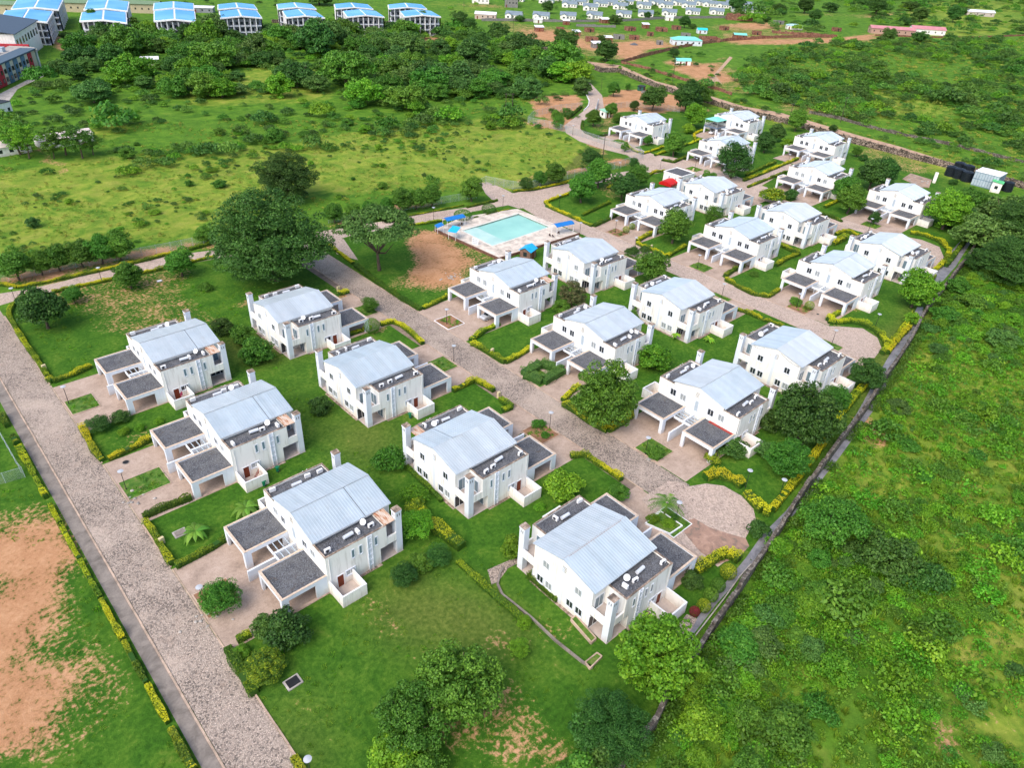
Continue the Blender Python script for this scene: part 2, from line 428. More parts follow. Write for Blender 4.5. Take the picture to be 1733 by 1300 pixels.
def ground_mat():
    t = NT('grassland'); g = t.geo()
    n_big = t.noise(g, .035, 4, .6); n_mid = t.noise(g, .22, 5, .65, .6); n_fine = t.noise(g, 1.6, 5, .7); n_tiny = t.noise(g, 9.0, 3, .7)
    wild = t.ramp(n_mid, [(.30, (.045, .125, .012)), (.45, (.080, .19, .016)), (.6, (.125, .25, .022)), (.75, (.19, .28, .036))])
    dryc = t.ramp(n_mid, [(.28, (.09, .20, .018)), (.42, (.17, .27, .028)), (.55, (.26, .32, .042)), (.72, (.34, .34, .07))])
    dsel = t.ramp(t.math('ADD', t.attr('dry'), t.math('ADD', t.math('MULTIPLY', t.math('SUBTRACT', n_big, .5), 1.3), t.math('MULTIPLY', t.math('SUBTRACT', n_mid, .5), 1.0))), [(.28, 0.0), (.95, 1.0)])
    c = t.mix(dsel, wild, dryc)
    lawnc = t.ramp(t.math('ADD', t.math('MULTIPLY', n_fine, .45), t.math('MULTIPLY', n_mid, .55)), [(.28, (.022, .075, .008)), (.45, (.042, .125, .011)), (.56, (.075, .17, .016)), (.68, (.14, .19, .03))])
    blot = t.ramp(t.noise(g, .11, 6, .75, .8), [(.40, 0.0), (.62, 1.0)])
    c = t.mix(t.math('MULTIPLY', blot, .38), c, (.045, .105, .016))
    lawnc = t.mix(t.math('MULTIPLY', t.attr('dry'), .9), lawnc, t.ramp(n_fine, [(.3, (.07, .115, .016)), (.7, (.20, .20, .05))]))
    c = t.mix(t.attr('lawn'), c, lawnc)
    c = t.mix(.35, c, t.mix(n_fine, (0.0, 0.0, 0.0), (1.0, 1.0, 1.0)), 'OVERLAY')
    soilc = t.ramp(t.math('ADD', t.math('MULTIPLY', n_mid, .5), t.math('MULTIPLY', n_fine, .5)), [(.3, (.30, .14, .06)), (.5, (.47, .245, .125)), (.7, (.61, .36, .20))])
    s = t.math('ADD', t.attr('soil'), t.math('MULTIPLY', t.math('SUBTRACT', n_fine, .5), 1.9))
    s = t.math('ADD', s, t.math('MULTIPLY', t.math('SUBTRACT', n_mid, .5), .9))
    sm = t.ramp(s, [(.42, 0.0), (.70, 1.0)])
    c = t.mix(sm, c, soilc)
    c = t.mix(.25, c, t.mix(n_tiny, (0.0, 0.0, 0.0), (1.0, 1.0, 1.0)), 'OVERLAY')
    t.color(c).set(Roughness=.95, Specular_IOR_Level=.1)
    t.bump(t.math('ADD', n_tiny, t.math('MULTIPLY', n_fine, 2.0)), .7, .12)
    return t.m
me.materials.append(ground_mat())
tag(link_mesh('ground', me), kind='structure')

# ------------------------------------------------------------------ paving
def cobble(name, pale, dark, cover, scale=3.2):
    """pale setts with dirt and moss between them; cover = how much of it is dark"""
    t = NT(name); g = t.geo()
    e = t.voro(g, scale, 'DISTANCE_TO_EDGE'); cell = t.voro(g, scale, out='Color')
    bw = t.n.new('ShaderNodeRGBToBW'); t.L(cell, bw.inputs[0])
    area = t.noise(g, .12, 4, .6); area2 = t.noise(g, .7, 4, .65)
    big = t.math('ADD', t.math('MULTIPLY', area, .65), t.math('MULTIPLY', area2, .35))
    stone = t.ramp(bw.outputs[0], [(.15, tuple(x*.72 for x in pale)), (.5, pale), (.9, tuple(min(.8, x*1.18) for x in pale))])
    lost = t.math('ADD', t.math('MULTIPLY', bw.outputs[0], .55), t.math('MULTIPLY', big, .9))     # cells swallowed by dirt
    lost = t.ramp(lost, [(cover, 0.0), (cover+.07, 1.0)])
    c = t.mix(lost, stone, dark)
    c = t.mix(t.ramp(e, [(.02, .85 if cover < .9 else .5), (.10, 0.0)]), c, dark)
    c = t.mix(t.ramp(t.noise(g, .09, 3, .5, 1.0), [(.5, 0.0), (.68, .55)]), c, tuple(x*1.15 for x in pale))
    c = t.mix(t.ramp(t.noise(g, .3, 5, .7), [(.56, 0.0), (.75, .35)]), c, (.42, .28, .2))
    h = t.math('SUBTRACT', t.ramp(e, [(.0, 0.0), (.12, 1.0)]), lost)
    t.color(c).set(Roughness=.9).bump(h, .8, .05); return t.m
M['cobble'] = cobble('worn_stone_setts', (.54, .43, .35), (.19, .155, .13), .80, 5.6)
M['cobble_clean'] = cobble('pale_stone_setts', (.56, .435, .355), (.24, .185, .155), .93, 4.2)
def drive_mat():
    t = NT('driveway_paving'); g = t.geo()
    e = t.voro(g, 4.5, 'DISTANCE_TO_EDGE'); n = t.noise(g, .35, 5, .6); n2 = t.noise(g, 2.2, 4, .7)
    c = t.ramp(t.math('ADD', t.math('MULTIPLY', n, .6), t.math('MULTIPLY', n2, .4)), [(.32, (.27, .20, .155)), (.5, (.44, .33, .26)), (.7, (.54, .42, .345))])
    c = t.mix(t.ramp(e, [(.02, .35), (.08, 0.0)]), c, (.20, .15, .12))
    t.color(c).set(Roughness=.9).bump(n2, .3, .03); return t.m
M['drive'] = drive_mat()
def concrete(name, c, wet=False):
    t = NT(name); g = t.geo(); n = t.noise(g, .5, 5, .65, .5); n2 = t.noise(g, 4, 3)
    t.color(t.mix(.2, t.ramp(n, [(.3, tuple(x*.55 for x in c)), (.55, c), (.75, tuple(x*1.25 for x in c))]), t.mix(n2, (0., 0., 0.), (1., 1., 1.)), 'OVERLAY'))
    t.set(Roughness=.35 if wet else .9); return t.m
M['conc'] = concrete('stained_concrete', (.25, .215, .185))
M['conc_pale'] = concrete('pale_concrete', (.44, .40, .36))
M['kerb'] = concrete('kerb_stone', (.50, .37, .28))
M['dirt'] = concrete('dirt_road', (.50, .33, .22))
M['mud'] = (lambda t: (t.color(t.ramp(t.noise(t.geo(), .55, 6, .7, 1.2), [(.32, (.15, .14, .11)), (.45, (.30, .19, .14)), (.6, (.40, .25, .18)), (.75, (.55, .40, .31))])).set(Roughness=.45), t.m)[1])(NT('red_mud'))
M['water_drain'] = concrete('wet_drain_bed', (.24, .235, .25), True)
M['bed_soil'] = concrete('bed_soil', (.30, .16, .09))
M['bed_grass'] = (lambda t: (t.color(t.ramp(t.noise(t.geo(), 1.1, 5, .7), [(.3, (.03, .09, .012)), (.5, (.075, .17, .018)), (.62, (.14, .19, .04)), (.75, (.32, .20, .12))])).bump(t.noise(t.geo(), 7, 3), .7, .08), t.m)[1])(NT('bed_turf'))
def sheet_px(name, pts, mat, z, thick=.12):
    w = [at(x, y) for x, y in pts]
    mb = MB(); mb.prism([(p.x, p.y) for p in w], z-thick, z)
    return tag(mb.build(name, mat), kind='structure')
def sheet_xy(name, x0, x1, y0, y1, mat, z, thick=.12):
    return tag(MB().box(x0, x1, y0, y1, z-thick, z).build(name, mat), kind='structure')
# left road with its kerbs
sheet_xy('road', 8.0, 14.0, 20, 181, M['cobble'], .030)
sheet_px('road', [(-60,515),(0,497),(51,489),(112,475),(178,456),(287,433),(363,423),(460,404),(559,389),(645,375),(690,364.5),(748,357),(800,349.5),(812,345),(838,343),(822,328),(812,310),(824,308),(850,318),(868,327),(900,320),(962,308),(1000,299),(1060,290),(1083,287),(1100,287),(1094,300),(1060,300),(1000,312),(960,325),(925,340),(920,347),(879,353),(860,347),(800,358),(748.5,373.5),(669,385.5),(597,397.5),(564,408),(460,424),(365,438),(282,453),(193,471),(89,495),(50,502),(-60,535)], M['cobble_clean'], .034)
sheet_xy('road', 76.6, 83.3, 44, 166.4, M['cobble'], .026)
sheet_px('road', [(548,396),(582,405),(606,440),(570,430)], M['cobble_clean'], .038)
sheet_xy('road', 146.6, 153.0, 55, 141, M['cobble_clean'], .026)
sheet_px('road', [(868,327),(960,325),(925,340),(922,350),(1000,384),(930,380),(885,352),(850,345)], M['cobble_clean'], .0385)
sheet_xy('road', 216.2, 221.8, 62, 140, M['cobble_clean'], .026)
sheet_px('road', [(971,133),(988,153),(997,172),(990,186),(955,212),(958,225),(981,239),(1020,252),(1060,262),(1083,275),(1080,290),(1109,294),(1135,288),(1160,294),(1180,276),(1135,265),(1109,262),(1060,244),(1005,233),(984,220),(983,209),(995,198),(1022,181),(1019,161),(1001,142),(976,126)], M['cobble_clean'], .042)
sheet_px('road', [(1240,318),(1262,330),(1345,281),(1330,273)], M['cobble_clean'], .050)
sheet_px('road', [(1160,290),(1180,274),(1300,318),(1282,338)], M['cobble_clean'], .054)
sheet_px('road', [(1085,845),(1130,815),(1142,815),(1154,818),(1165,824),(1195,819),(1225,823),(1255,840),(1275,862),(1279,880),(1265,905),(1250,935),(1215,960),(1150,920),(1100,862)], M['cobble_clean'], .046)
sheet_px('puddle', [(1150,885),(1175,878),(1200,893),(1230,903),(1262,912),(1268,925),(1250,945),(1215,955),(1185,935),(1160,905)], M['mud'], .050)
sheet_px('road', [(1370,540),(1396,552),(1425,553),(1460,556),(1485,572),(1492,590),(1480,606),(1440,604),(1400,600),(1350,560)], M['cobble_clean'], .046)
sheet_px('road', [(1530,400),(1560,406),(1590,418),(1597,435),(1590,455),(1560,450),(1500,420)], M['cobble_clean'], .046)
M['dirt_near'] = M['dirt']
# drain along the left road and the main drain in the south
sheet_xy('drain_channel', 6.1, 7.75, 20, 168, M['conc'], .014)
sheet_px('drain_channel', [(1262,945),(1290,905),(1330,865),(1400,775),(1450,700),(1500,610),(1540,545),(1552,520),(1563,520),(1556,548),(1520,615),(1478,695),(1420,775),(1345,870),(1310,912),(1278,950),(1215,1020),(1150,1105),(1140,1098),(1200,1020)], M['water_drain'], .012)
sheet_px('drain_channel', [(1575,478),(1596,440),(1640,392),(1652,395),(1640,415),(1618,450),(1592,480)], M['water_drain'], .012)
sheet_px('dirt_road', [(870,66),(905,74),(960,98),(1000,104),(1050,110),(1110,137),(1170,152),(1215,166),(1260,180),(1320,190),(1380,207),(1450,228),(1520,247),(1600,272),(1733,310),(1733,316),(1600,281),(1520,258),(1440,238),(1370,217),(1310,200),(1240,187),(1190,172),(1130,152),(1070,128),(1030,118),(960,108),(900,82),(870,72)], M['dirt'], .03)
sheet_px('footpath', [(1195,140),(1235,95),(1240,97),(1212,128),(1222,142)], M['dirt'], .012, .05)
# kerbs: long stones joined end to end
def kerb_line(pts, w=.2, h=.13, mat=None, step=3.0):
    root = tag(empty('kerb'), kind='structure')
    mat = mat or M['kerb']
    for i in range(len(pts)-1):
        a, b = Vector(pts[i][:2]), Vector(pts[i+1][:2]); L = (b-a).length; d = (b-a)/max(L, 1e-6); n = max(1, round(L/step))
        mb = MB()
        for k in range(n):
            c = a+d*((k+.5)*L/n)
            mb.obox((c.x+rng.normal()*.012, c.y+rng.normal()*.012), (d.x, d.y), L/n-.04, w, -.1, h+rng.normal()*.008)
        o = mb.build('kerb_stone', mat, root); o['kind'] = 'stuff'
    return root
kerb_line([(7.85, 30), (7.85, 168)], .22)
for a_, b_ in ((28, 61.5), (79, 89.5), (107, 117.8), (135.5, 168)):
    kerb_line([(14.12, a_), (14.12, b_)], .2)
kerb_line([(14.12, 61.8), (14.12, 78.6)], .18, .07); kerb_line([(14.12, 89.8), (14.12, 106.6)], .18, .07); kerb_line([(14.12, 118), (14.12, 135)], .18, .07)
kerb_line([(83.4, 50), (83.4, 160)], .2, .07); kerb_line([(76.5, 48), (76.5, 160)], .2, .09)
kerb_line([(146.5, 60), (146.5, 126)], .2, .08); kerb_line([(153.1, 60), (153.1, 130)], .2, .08)
sheet_xy('verge', 75.0, 76.35, 44, 158, concrete('verge_soil', (.27, .20, .155)), .016)
HOUSES = [  # x, y, faces (0 = carports towards the left of the photograph, 1 = away)
 ('A1', 28.3, 125.6, 0), ('A2', 28.33, 98.13, 0), ('A3', 28.12, 70.09, 0),
 ('B0', 63.7, 125.3, 1), ('B1', 63.46, 97.17, 1), ('B2', 62.75, 69.0, 1), ('B3', 62.09, 40.91, 1),
 ('A4', 98.44, 109.98, 0), ('A6', 97.56, 81.74, 0), ('A9', 96.73, 53.46, 0),
 ('B4', 132.79, 108.71, 1), ('B5', 132.18, 80.29, 1), ('B6', 131.6, 52.09, 1),
 ('A7', 168.0, 122.2, 0), ('A8', 167.2, 93.6, 0), ('A12', 166.73, 65.35, 0),
 ('B7', 201.87, 120.17, 1), ('B8', 201.42, 91.94, 1), ('B9', 201.28, 63.87, 1),
 ('A14', 237.0, 108.7, 0), ('A15', 236.6, 80.4, 0), ('A18', 237.1, 145.6, 0), ('A16', 237.7, 184.5, 0),
 ('A13', 275.0, 128.3, 0), ('A17', 276.3, 166.1, 0)]
HPOS = {h[0]: h for h in HOUSES}
ROADX = {28: 14.25, 63: 76.4, 98: 83.5, 132: 146.4, 167: 153.2, 201: 216.2, 237: 221.8, 275: 262.0}
beds = []
for code, hx, hy, back in HOUSES:
    rx = min(ROADX.items(), key=lambda kv: abs(kv[0]-hx))[1]
    if code == 'A16': rx = 226
    x0, x1 = (rx, hx) if not back else (hx, rx)
    sheet_xy('driveway', x0, x1, hy-8.5, hy+8.5, M['drive'], .020)
    if code in ('A17', 'A13'): continue
    # bed between the two driveways
    s = -1 if not back else 1
    bx0 = rx+(.25 if s < 0 else -4.6); bx1 = rx+(4.6 if s < 0 else -.25)
    if code == 'A2': bx1 = rx+6.3
    soilbed = code in ('A4', 'A12', 'A7', 'A3', 'B2')
    bw_ = 2.4
    b = tag(MB().box(bx0, bx1, hy-bw_, hy+bw_, -.05, .10).build('flower_bed', M['bed_soil'] if soilbed else M['bed_grass']), kind='structure')
    e = MB(); e.box(bx0-.12, bx0, hy-bw_-.12, hy+bw_+.12, -.05, .15); e.box(bx1, bx1+.12, hy-bw_-.12, hy+bw_+.12, -.05, .15)
    e.box(bx0, bx1, hy-bw_-.12, hy-bw_, -.05, .15); e.box(bx0, bx1, hy+bw_, hy+bw_+.12, -.05, .15)
    e.build('edging', M['kerb'] if code not in ('A4', 'B3') else M['white'], b)
    beds.append((code, (bx0+bx1)/2, hy, bx0, bx1))
sheet_xy('apron', 14.3, 21, 61.4, 61.8, M['kerb'], .08)

# ------------------------------------------------------------------ the semi-detached house
L_, WC, W2, ZP, ZR, ZE, LS = 12.06, 5.3, 8.4, 6.41, 8.28, 6.92, 9.26
YI, YO, DC, ZC = 2.04, 8.33, 6.4, 3.2
def win_mesh(w, h, panes=2, glass=None, depth=.10, surround=.12):
    """window in the local plane x = 0 facing -x, centred on y = 0, sill at z = 0: (frame mesh, pane mesh)"""
    f = MB(); s = surround
    f.box(-depth, .02, -w/2-s, -w/2, -s, h+s); f.box(-depth, .02, w/2, w/2+s, -s, h+s)
    f.box(-depth, .02, -w/2, w/2, h, h+s); f.box(-depth-.05, .02, -w/2, w/2, -s, 0)
    g = MB(); pw = w/panes
    for i in range(panes):
        a, b = -w/2+i*pw, -w/2+(i+1)*pw
        f.box(-.045, -.005, a, a+.035, 0, h, 1); f.box(-.045, -.005, b-.035, b, 0, h, 1)
        f.box(-.045, -.005, a+.035, b-.035, h-.04, h, 1); f.box(-.045, -.005, a+.035, b-.035, 0, .04, 1)
        g.box(-.022, -.012, a+.035, b-.035, .04, h-.04)
    return f.mesh('window_frame', [M['wall_grey'], M['white']]), g.mesh('pane', glass or M['glass'])
WM = {'two': win_mesh(1.15, 1.3), 'narrow': win_mesh(.42, 1.45, 1, M['glass_blue'], .06, .07), 'low': win_mesh(1.3, .85, 2), 'rear': win_mesh(1.1, 1.25), 'high': win_mesh(.72, 2.2, 1, M['panel_grey'], .08, .08),
      'slide': win_mesh(2.6, 2.15, 3, M['glass'], .06, .06), 'door2': win_mesh(1.6, 2.1, 2, M['glass_blue'], .06, .06)}
def put_win(kind, x, y, z, facing, parent):
    rz = {'-x': 0, '+x': math.pi, '-y': math.pi/2, '+y': -math.pi/2}[facing]
    f = link_mesh('window', WM[kind][0], parent, (x, y, z), rz); link_mesh('pane', WM[kind][1], f); return f
RSM = {}
def roof_sheet_mesh(s, seam):
    if (s, seam) in RSM: return RSM[(s, seam)]
    m = MB(); eav = s*(WC+.28); zr = ZR+(.10 if s > 0 else .0); ze = ZE-.02+(.05 if s > 0 else 0)
    yr = -.14*s if s > 0 else -.06
    th = .05
    def sl(y): return zr+(ze-zr)*(y-yr)/(eav-yr)
    x0, x1, xs = -.12, L_-.05, 7.9
    for xa_, xb_ in (((x0, xs-.05), (xs+.05, x1)) if seam else ((x0, x1),)):
        m.add([(xa_, yr, sl(yr)), (xb_, yr, sl(yr)), (xb_, eav, ze), (xa_, eav, ze), (xa_, yr, sl(yr)-th), (xb_, yr, sl(yr)-th), (xb_, eav, ze-th), (xa_, eav, ze-th)],
              [(0, 1, 2, 3), (7, 6, 5, 4), (0, 4, 5, 1), (1, 5, 6, 2), (2, 6, 7, 3), (3, 7, 4, 0)] if s < 0 else [(3, 2, 1, 0), (4, 5, 6, 7), (1, 5, 4, 0), (2, 6, 5, 1), (3, 7, 6, 2), (0, 4, 7, 3)])
    if seam: m.add([(xs-.1, yr, sl(yr)-th-.01), (xs+.1, yr, sl(yr)-th-.01), (xs+.1, eav, ze-th-.01), (xs-.1, eav, ze-th-.01)], [(0, 1, 2, 3)] if s < 0 else [(3, 2, 1, 0)], 1)
    xx = x0+.08
    while xx < x1-.05:
        if not seam or abs(xx-xs) > .12:
            z_ = .045; hw = .045; m.add([(xx-hw, yr, sl(yr)), (xx+hw, yr, sl(yr)), (xx+hw, eav, ze), (xx-hw, eav, ze), (xx-.02, yr, sl(yr)+z_), (xx+.02, yr, sl(yr)+z_), (xx+.02, eav, ze+z_), (xx-.02, eav, ze+z_)],
                  [(4, 5, 6, 7), (0, 4, 7, 3), (5, 1, 2, 6), (3, 7, 6, 2)] if s < 0 else [(7, 6, 5, 4), (3, 7, 4, 0), (6, 2, 1, 5), (2, 6, 7, 3)])
        xx += .42
    RSM[(s, seam)] = m.mesh('roof_sheet', [M['roof'], M['fan']]); return RSM[(s, seam)]
def build_house():
    root = empty('duplex_house')
    # walls: centre block with gables, two side blocks, all with real corners
    w = MB(); t = .25
    def gable(x0, x1, yc=WC-.12, z0=0):
        pts = [(-yc, z0), (yc, z0), (yc, ZE-.10), (.0, ZR-.10), (-yc, ZE-.10)]
        vs = [(x0, y, z) for y, z in pts]+[(x1, y, z) for y, z in pts]
        w.add(vs, [(4, 3, 2, 1, 0), (5, 6, 7, 8, 9)]+[(i, (i+1) % 5, (i+1) % 5+5, i+5) for i in range(5)])
    gable(0, .3); gable(L_-.5, L_-.2, WC-.12)
    w.box(.3, L_-.5, -WC+.121, WC-.121, 0, 6.55)
    for s in (-1, 1):
        a, b = sorted((s*(WC-.118), s*W2))
        w.box(.002, LS, a, b, 2.7, 6.08); w.box(.002, 8.15, a, b, 0, 2.699)                                  # side block
        # balcony slab, beams and soffit in the rear corner
        w.box(LS+.002, L_-.45, *sorted((s*(WC-.118), s*(W2-.15))), 2.85, 3.05)
        w.box(L_-.46, L_-.22, *sorted((s*(WC-.116), s*7.35)), 2.7, 4.02)
        w.box(LS+.004, 10.85, *sorted((s*(W2-.30), s*(W2-.06))), 2.7, 4.02)
    w.build('wall', [M['wall']], root)
    # vertical groove strips on the rear gable and plinths
    g = MB(); g.box(L_-.2, L_-.17, -.28, .28, .0, 7.0); g.build('pilaster', M['wall_grey'], root)
    for s, nm in ((-1, 'a'), (1, 'b')):
        o = MB(); a, b = sorted((s*(WC+.0), s*W2))
        # parapet round the flat strip
        p = MB(); h0, h1 = 6.081, ZP
        p.box(0, .22, a, b, h0, h1); p.box(LS-.22, LS, a, b, h0, h1)
        p.box(.22, LS-.22, *sorted((s*(W2-.22), s*W2)), h0, h1)
        c = MB(); z0, z1 = h1+.001, h1+.05
        c.box(-.02, .24, a, b+(.02 if s > 0 else 0), z0, z1) if s > 0 else c.box(-.02, .24, a-.02, b, z0, z1)
        c.box(LS-.24, LS+.02, a, b, z0, z1); c.box(.24, LS-.24, *sorted((s*(W2-.24), s*(W2+.02))), z0, z1)
        po = p.build('parapet', [M['wall']], root); c.build('coping', M['coping_dark'], po)
        MB().box(.22, LS-.22, *sorted((s*(WC-.1), s*(W2-.22))), 6.081, 6.14).build('flat_roof', M['gravel'], root)
        # metal roof slope with standing ribs
        ro = link_mesh('roof_sheet', roof_sheet_mesh(s, True), root); ro['label'] = 'corrugated metal roof slope'
        eav = s*(WC+.28); ze = ZE-.02+(.05 if s > 0 else 0); th = .05; x0, x1 = -.12, L_-.05
        # fascia under the eave and gable trims
        f = MB(); ye = sorted((eav-s*.06, eav)); f.box(x0+.02, x1-.02, *ye, ze-.16, ze-th-.003); f.build('fascia', M['white'], root)
    MB().box(-.1, L_-.1, -.13, -.065, ZR-.02, ZR+.085).build('ridge_flashing', M['flash'], root)
    # windows on the front gable
    for y in (-5.1, -2.95, 2.95, 5.1): put_win('two', 0, y, 4.05, '-x', root)
    put_win('high', 0, 0, 3.35, '-x', root)
    for fx, face in ((0, '-x'), (L_-.2, '+x')):
        for k in range(4):
            d_ = -.03 if face == '-x' else .03
            v = MB(); v.box(*sorted((fx, fx+d_)), -.15, .62, 6.25+k*.27, 6.32+k*.27); v.build('louvre', M['fan'], root)
    # rear gable windows
    for y in (-2.9, 2.9): put_win('rear', L_-.2, y, 4.25, '+x', root)
    for y in (-3.75, -2.15, 1.75, 3.35): put_win('rear', L_-.2, y, .95, '+x', root)
    for s in (-1, 1):
        fc = '+y' if s > 0 else '-y'
        for x in (4.0, 5.15, 7.55): put_win('narrow', x, s*W2, 3.95, fc, root)
        put_win('low', 3.35, s*W2, 1.35, fc, root)
        d = MB(); d.box(1.35, 2.25, *sorted((s*W2, s*(W2+.05))), .05, 2.1); d.build('door', M['door'], root)
        df = MB()
        for a, b in ((1.25, 1.35), (2.25, 2.35)): df.box(a, b, *sorted((s*W2, s*(W2+.09))), 0, 2.2)
        df.box(1.35, 2.25, *sorted((s*W2, s*(W2+.09))), 2.1, 2.2); df.build('door_frame', M['white'], root)
        # service duct with steps
        du = MB(); du.box(6.15, 6.25, *sorted((s*W2, s*(W2+.2))), 0, 6.41); du.box(6.8, 6.9, *sorted((s*W2, s*(W2+.2))), 0, 6.41)
        du.box(6.25, 6.8, *sorted((s*W2, s*(W2+.08))), 0, 6.38)
        for k in range(6): du.box(6.25, 6.8, *sorted((s*(W2+.081), s*(W2+.16))), .9+k*.98, 1.02+k*.98)
        du.build('service_duct', M['wall_grey'], root)
        MB().tube((.45, s*(W2+.07), 0), (.45, s*(W2+.07), 6.1), .05, n=6).build('downpipe', M['white'], root)
        # balcony doors, lower patio doors and floor
        put_win('door2', LS, s*6.6, 3.1, '+x', root); put_win('door2', 8.15, s*6.6, .05, '+x', root)
        put_win('slide', 10.6, s*(WC-.118), .06, fc, root) ; put_win('door2', 10.4, s*(WC-.118), 3.1, fc, root)
        MB().box(8.15, L_-.2, *sorted((s*(WC-.1), s*(W2-.05))), 0, .05).build('patio_floor', M['tile'], root)
        MB().box(LS+.01, L_-.47, *sorted((s*(WC-.1), s*(W2-.31))), 3.051, 3.06).build('balcony_floor', M['tile'], root)
        # chimney-like pillar in the corner
        c = MB(); cx, cy, h = 11.33, s*7.83, .48
        c.box(cx-h, cx+h, cy-h, cy+h, 0, 7.55); c.box(cx-h-.06, cx+h+.06, cy-h-.06, cy+h+.06, 7.55, 7.68)
        c.box(cx-h-.02, cx-.30, cy-h-.02, cy+h+.02, 7.681, 7.80) ; c.box(cx+.30, cx+h+.02, cy-h-.02, cy+h+.02, 7.681, 7.80)
        c.box(cx-.30, cx+.30, cy-h-.02, cy-.30, 7.681, 7.80); c.box(cx-.30, cx+.30, cy+.30, cy+h+.02, 7.681, 7.80)
        ch = c.build('corner_pillar', M['wall_grey'], root)
        MB().box(cx-h-.08, cx+h+.08, cy-h-.08, cy+h+.08, 7.801, 7.86).build('pillar_cap', M['coping_dark'], ch)
        v = MB()
        for sx in (-.18, .18): v.box(cx+sx-.05, cx+sx+.05, *sorted((cy+s*(h+.001), cy+s*(h+.02))), 6.85, 7.3)
        for d_, xx in ((1, cx+h+.001), (-1, cx-h-.02)): v.box(xx, xx+.019, cy-.22, cy-.12, 6.85, 7.3); v.box(xx, xx+.019, cy+.12, cy+.22, 6.85, 7.3)
        v.build('vent_slots', M['fan'], ch)
        # carport
        cp = MB(); ya, yb = YI, YO
        def S(a, b): return sorted((s*a, s*b))
        cp.box(-DC, -DC+.30, *S(ya, yb), 2.55, ZC); cp.box(-DC+.30, -.02, *S(ya, ya+.25), 2.55, ZC); cp.box(-DC+.30, -.02, *S(yb-.25, yb), 2.55, ZC)
        cp.box(-DC+.30, -.02, *S(ya+.25, yb-.25), 2.80, 2.94)
        cp.box(-DC+.001, -DC+.95, *S(ya+.001, ya+.30), 0, 2.55); cp.box(-DC+.001, -DC+.35, *S(ya+.30, ya+.62), 0, 2.55)
        cp.box(-DC+.001, -DC+.95, *S(yb-.30, yb-.001), 0, 2.55); cp.box(-DC+.001, -DC+.35, *S(yb-.62, yb-.30), 0, 2.55)
        cp.box(-1.7, -.02, *S(yb-.27, yb-.001), 0, 2.55); cp.box(-.9, -.02, *S(ya+.001, ya+.27), 0, 2.55)
        cpo = cp.build('carport', M['wall_grey'], root)
        k = MB(); z0, z1 = ZC+.001, ZC+.045
        k.box(-DC-.02, -DC+.32, *S(ya-.02, yb+.02), z0, z1); k.box(-DC+.32, -.02, *S(ya-.02, ya+.27), z0, z1); k.box(-DC+.32, -.02, *S(yb-.27, yb+.02), z0, z1)
        k.build('coping', M['coping'], cpo)
        MB().box(-DC+.30, -.02, *S(ya+.25, yb-.25), 2.941, 3.02).build('gravel_topping', M['gravel'], cpo)
        MB().box(-DC+.2, -.02, *S(yb-.27, yb+.1), 0, .09).build('threshold', M['kerb'], root)
        # pergola bars between the carports
        for k_ in range(3):
            x = -.75-k_*.85
            MB().box(x-.05, x+.05, *S(.14, YI-.003), 2.45, 2.62).build('pergola_beam', M['panel_grey'], root)
        MB().box(-3.28, -3.12, *S(.14, YI-.003), 2.2, 2.62).build('pergola_beam', M['wall_grey'], root)
        # kitchen yard
        y = MB(); xa, xb, yd, zy = .1, 3.74, 3.35, 1.95; tt = .18
        y.box(xa, xa+tt, *S(W2+.002, W2+yd), 0, zy); y.box(xb-tt, xb, *S(W2+.002, W2+yd), 0, zy); y.box(xa+tt, xb-tt, *S(W2+yd-tt, W2+yd), 0, zy)
        yo = y.build('yard_wall', M['wall'], root)
        y = MB(); z0, z1 = zy+.001, zy+.06
        y.box(xa-.02, xa+tt+.02, *S(W2+.002, W2+yd+.02), z0, z1); y.box(xb-tt-.02, xb+.02, *S(W2+.002, W2+yd+.02), z0, z1); y.box(xa+tt+.02, xb-tt-.02, *S(W2+yd-tt-.02, W2+yd+.02), z0, z1)
        y.build('coping', M['white'], yo)
        MB().box(xa+tt, xb-tt, *S(W2+.002, W2+yd-tt), 0, .06).build('yard_floor', M['tile'], root)
        MB().box(-.0, 8.1, *S(W2, W2+.45), -.05, .04).build('plinth_apron', M['coping_dark'], root)
    dv = MB(); dv.box(-7.1, -3.2, -.13, .13, 0, 1.95); dv.box(-3.2, -.002, -.13, .13, 0, 2.75); dv.build('dividing_wall', M['wall_grey'], root)
    MB().box(L_-.2, L_+.25, -WC, WC, -.05, .05).build('plinth_apron', M['coping_dark'], root)
    return root
def ac_mesh():
    b = MB(); b.box(-.42, .42, -.17, .17, .12, .72); b.box(-.36, -.28, -.16, .16, 0, .12, 1); b.box(.28, .36, -.16, .16, 0, .12, 1)
    f = MB(); f.tube((-.08, -.171, .42), (-.08, -.19, .42), .25, n=12)
    return b.mesh('air_conditioner', [M['white'], M['dark']]), f.mesh('fan_grille', M['fan'])
AC = ac_mesh()
def heater_mesh():
    b = MB(); n = 12; r = .27
    b.tube((-.72, 0, .42), (.72, 0, .42), r, n=14); b.box(-.55, -.45, -.2, .2, 0, .3, 1); b.box(.45, .55, -.2, .2, 0, .3, 1)
    return b.mesh('water_heater', [M['steel'], M['dark']], False)
HEAT = heater_mesh()
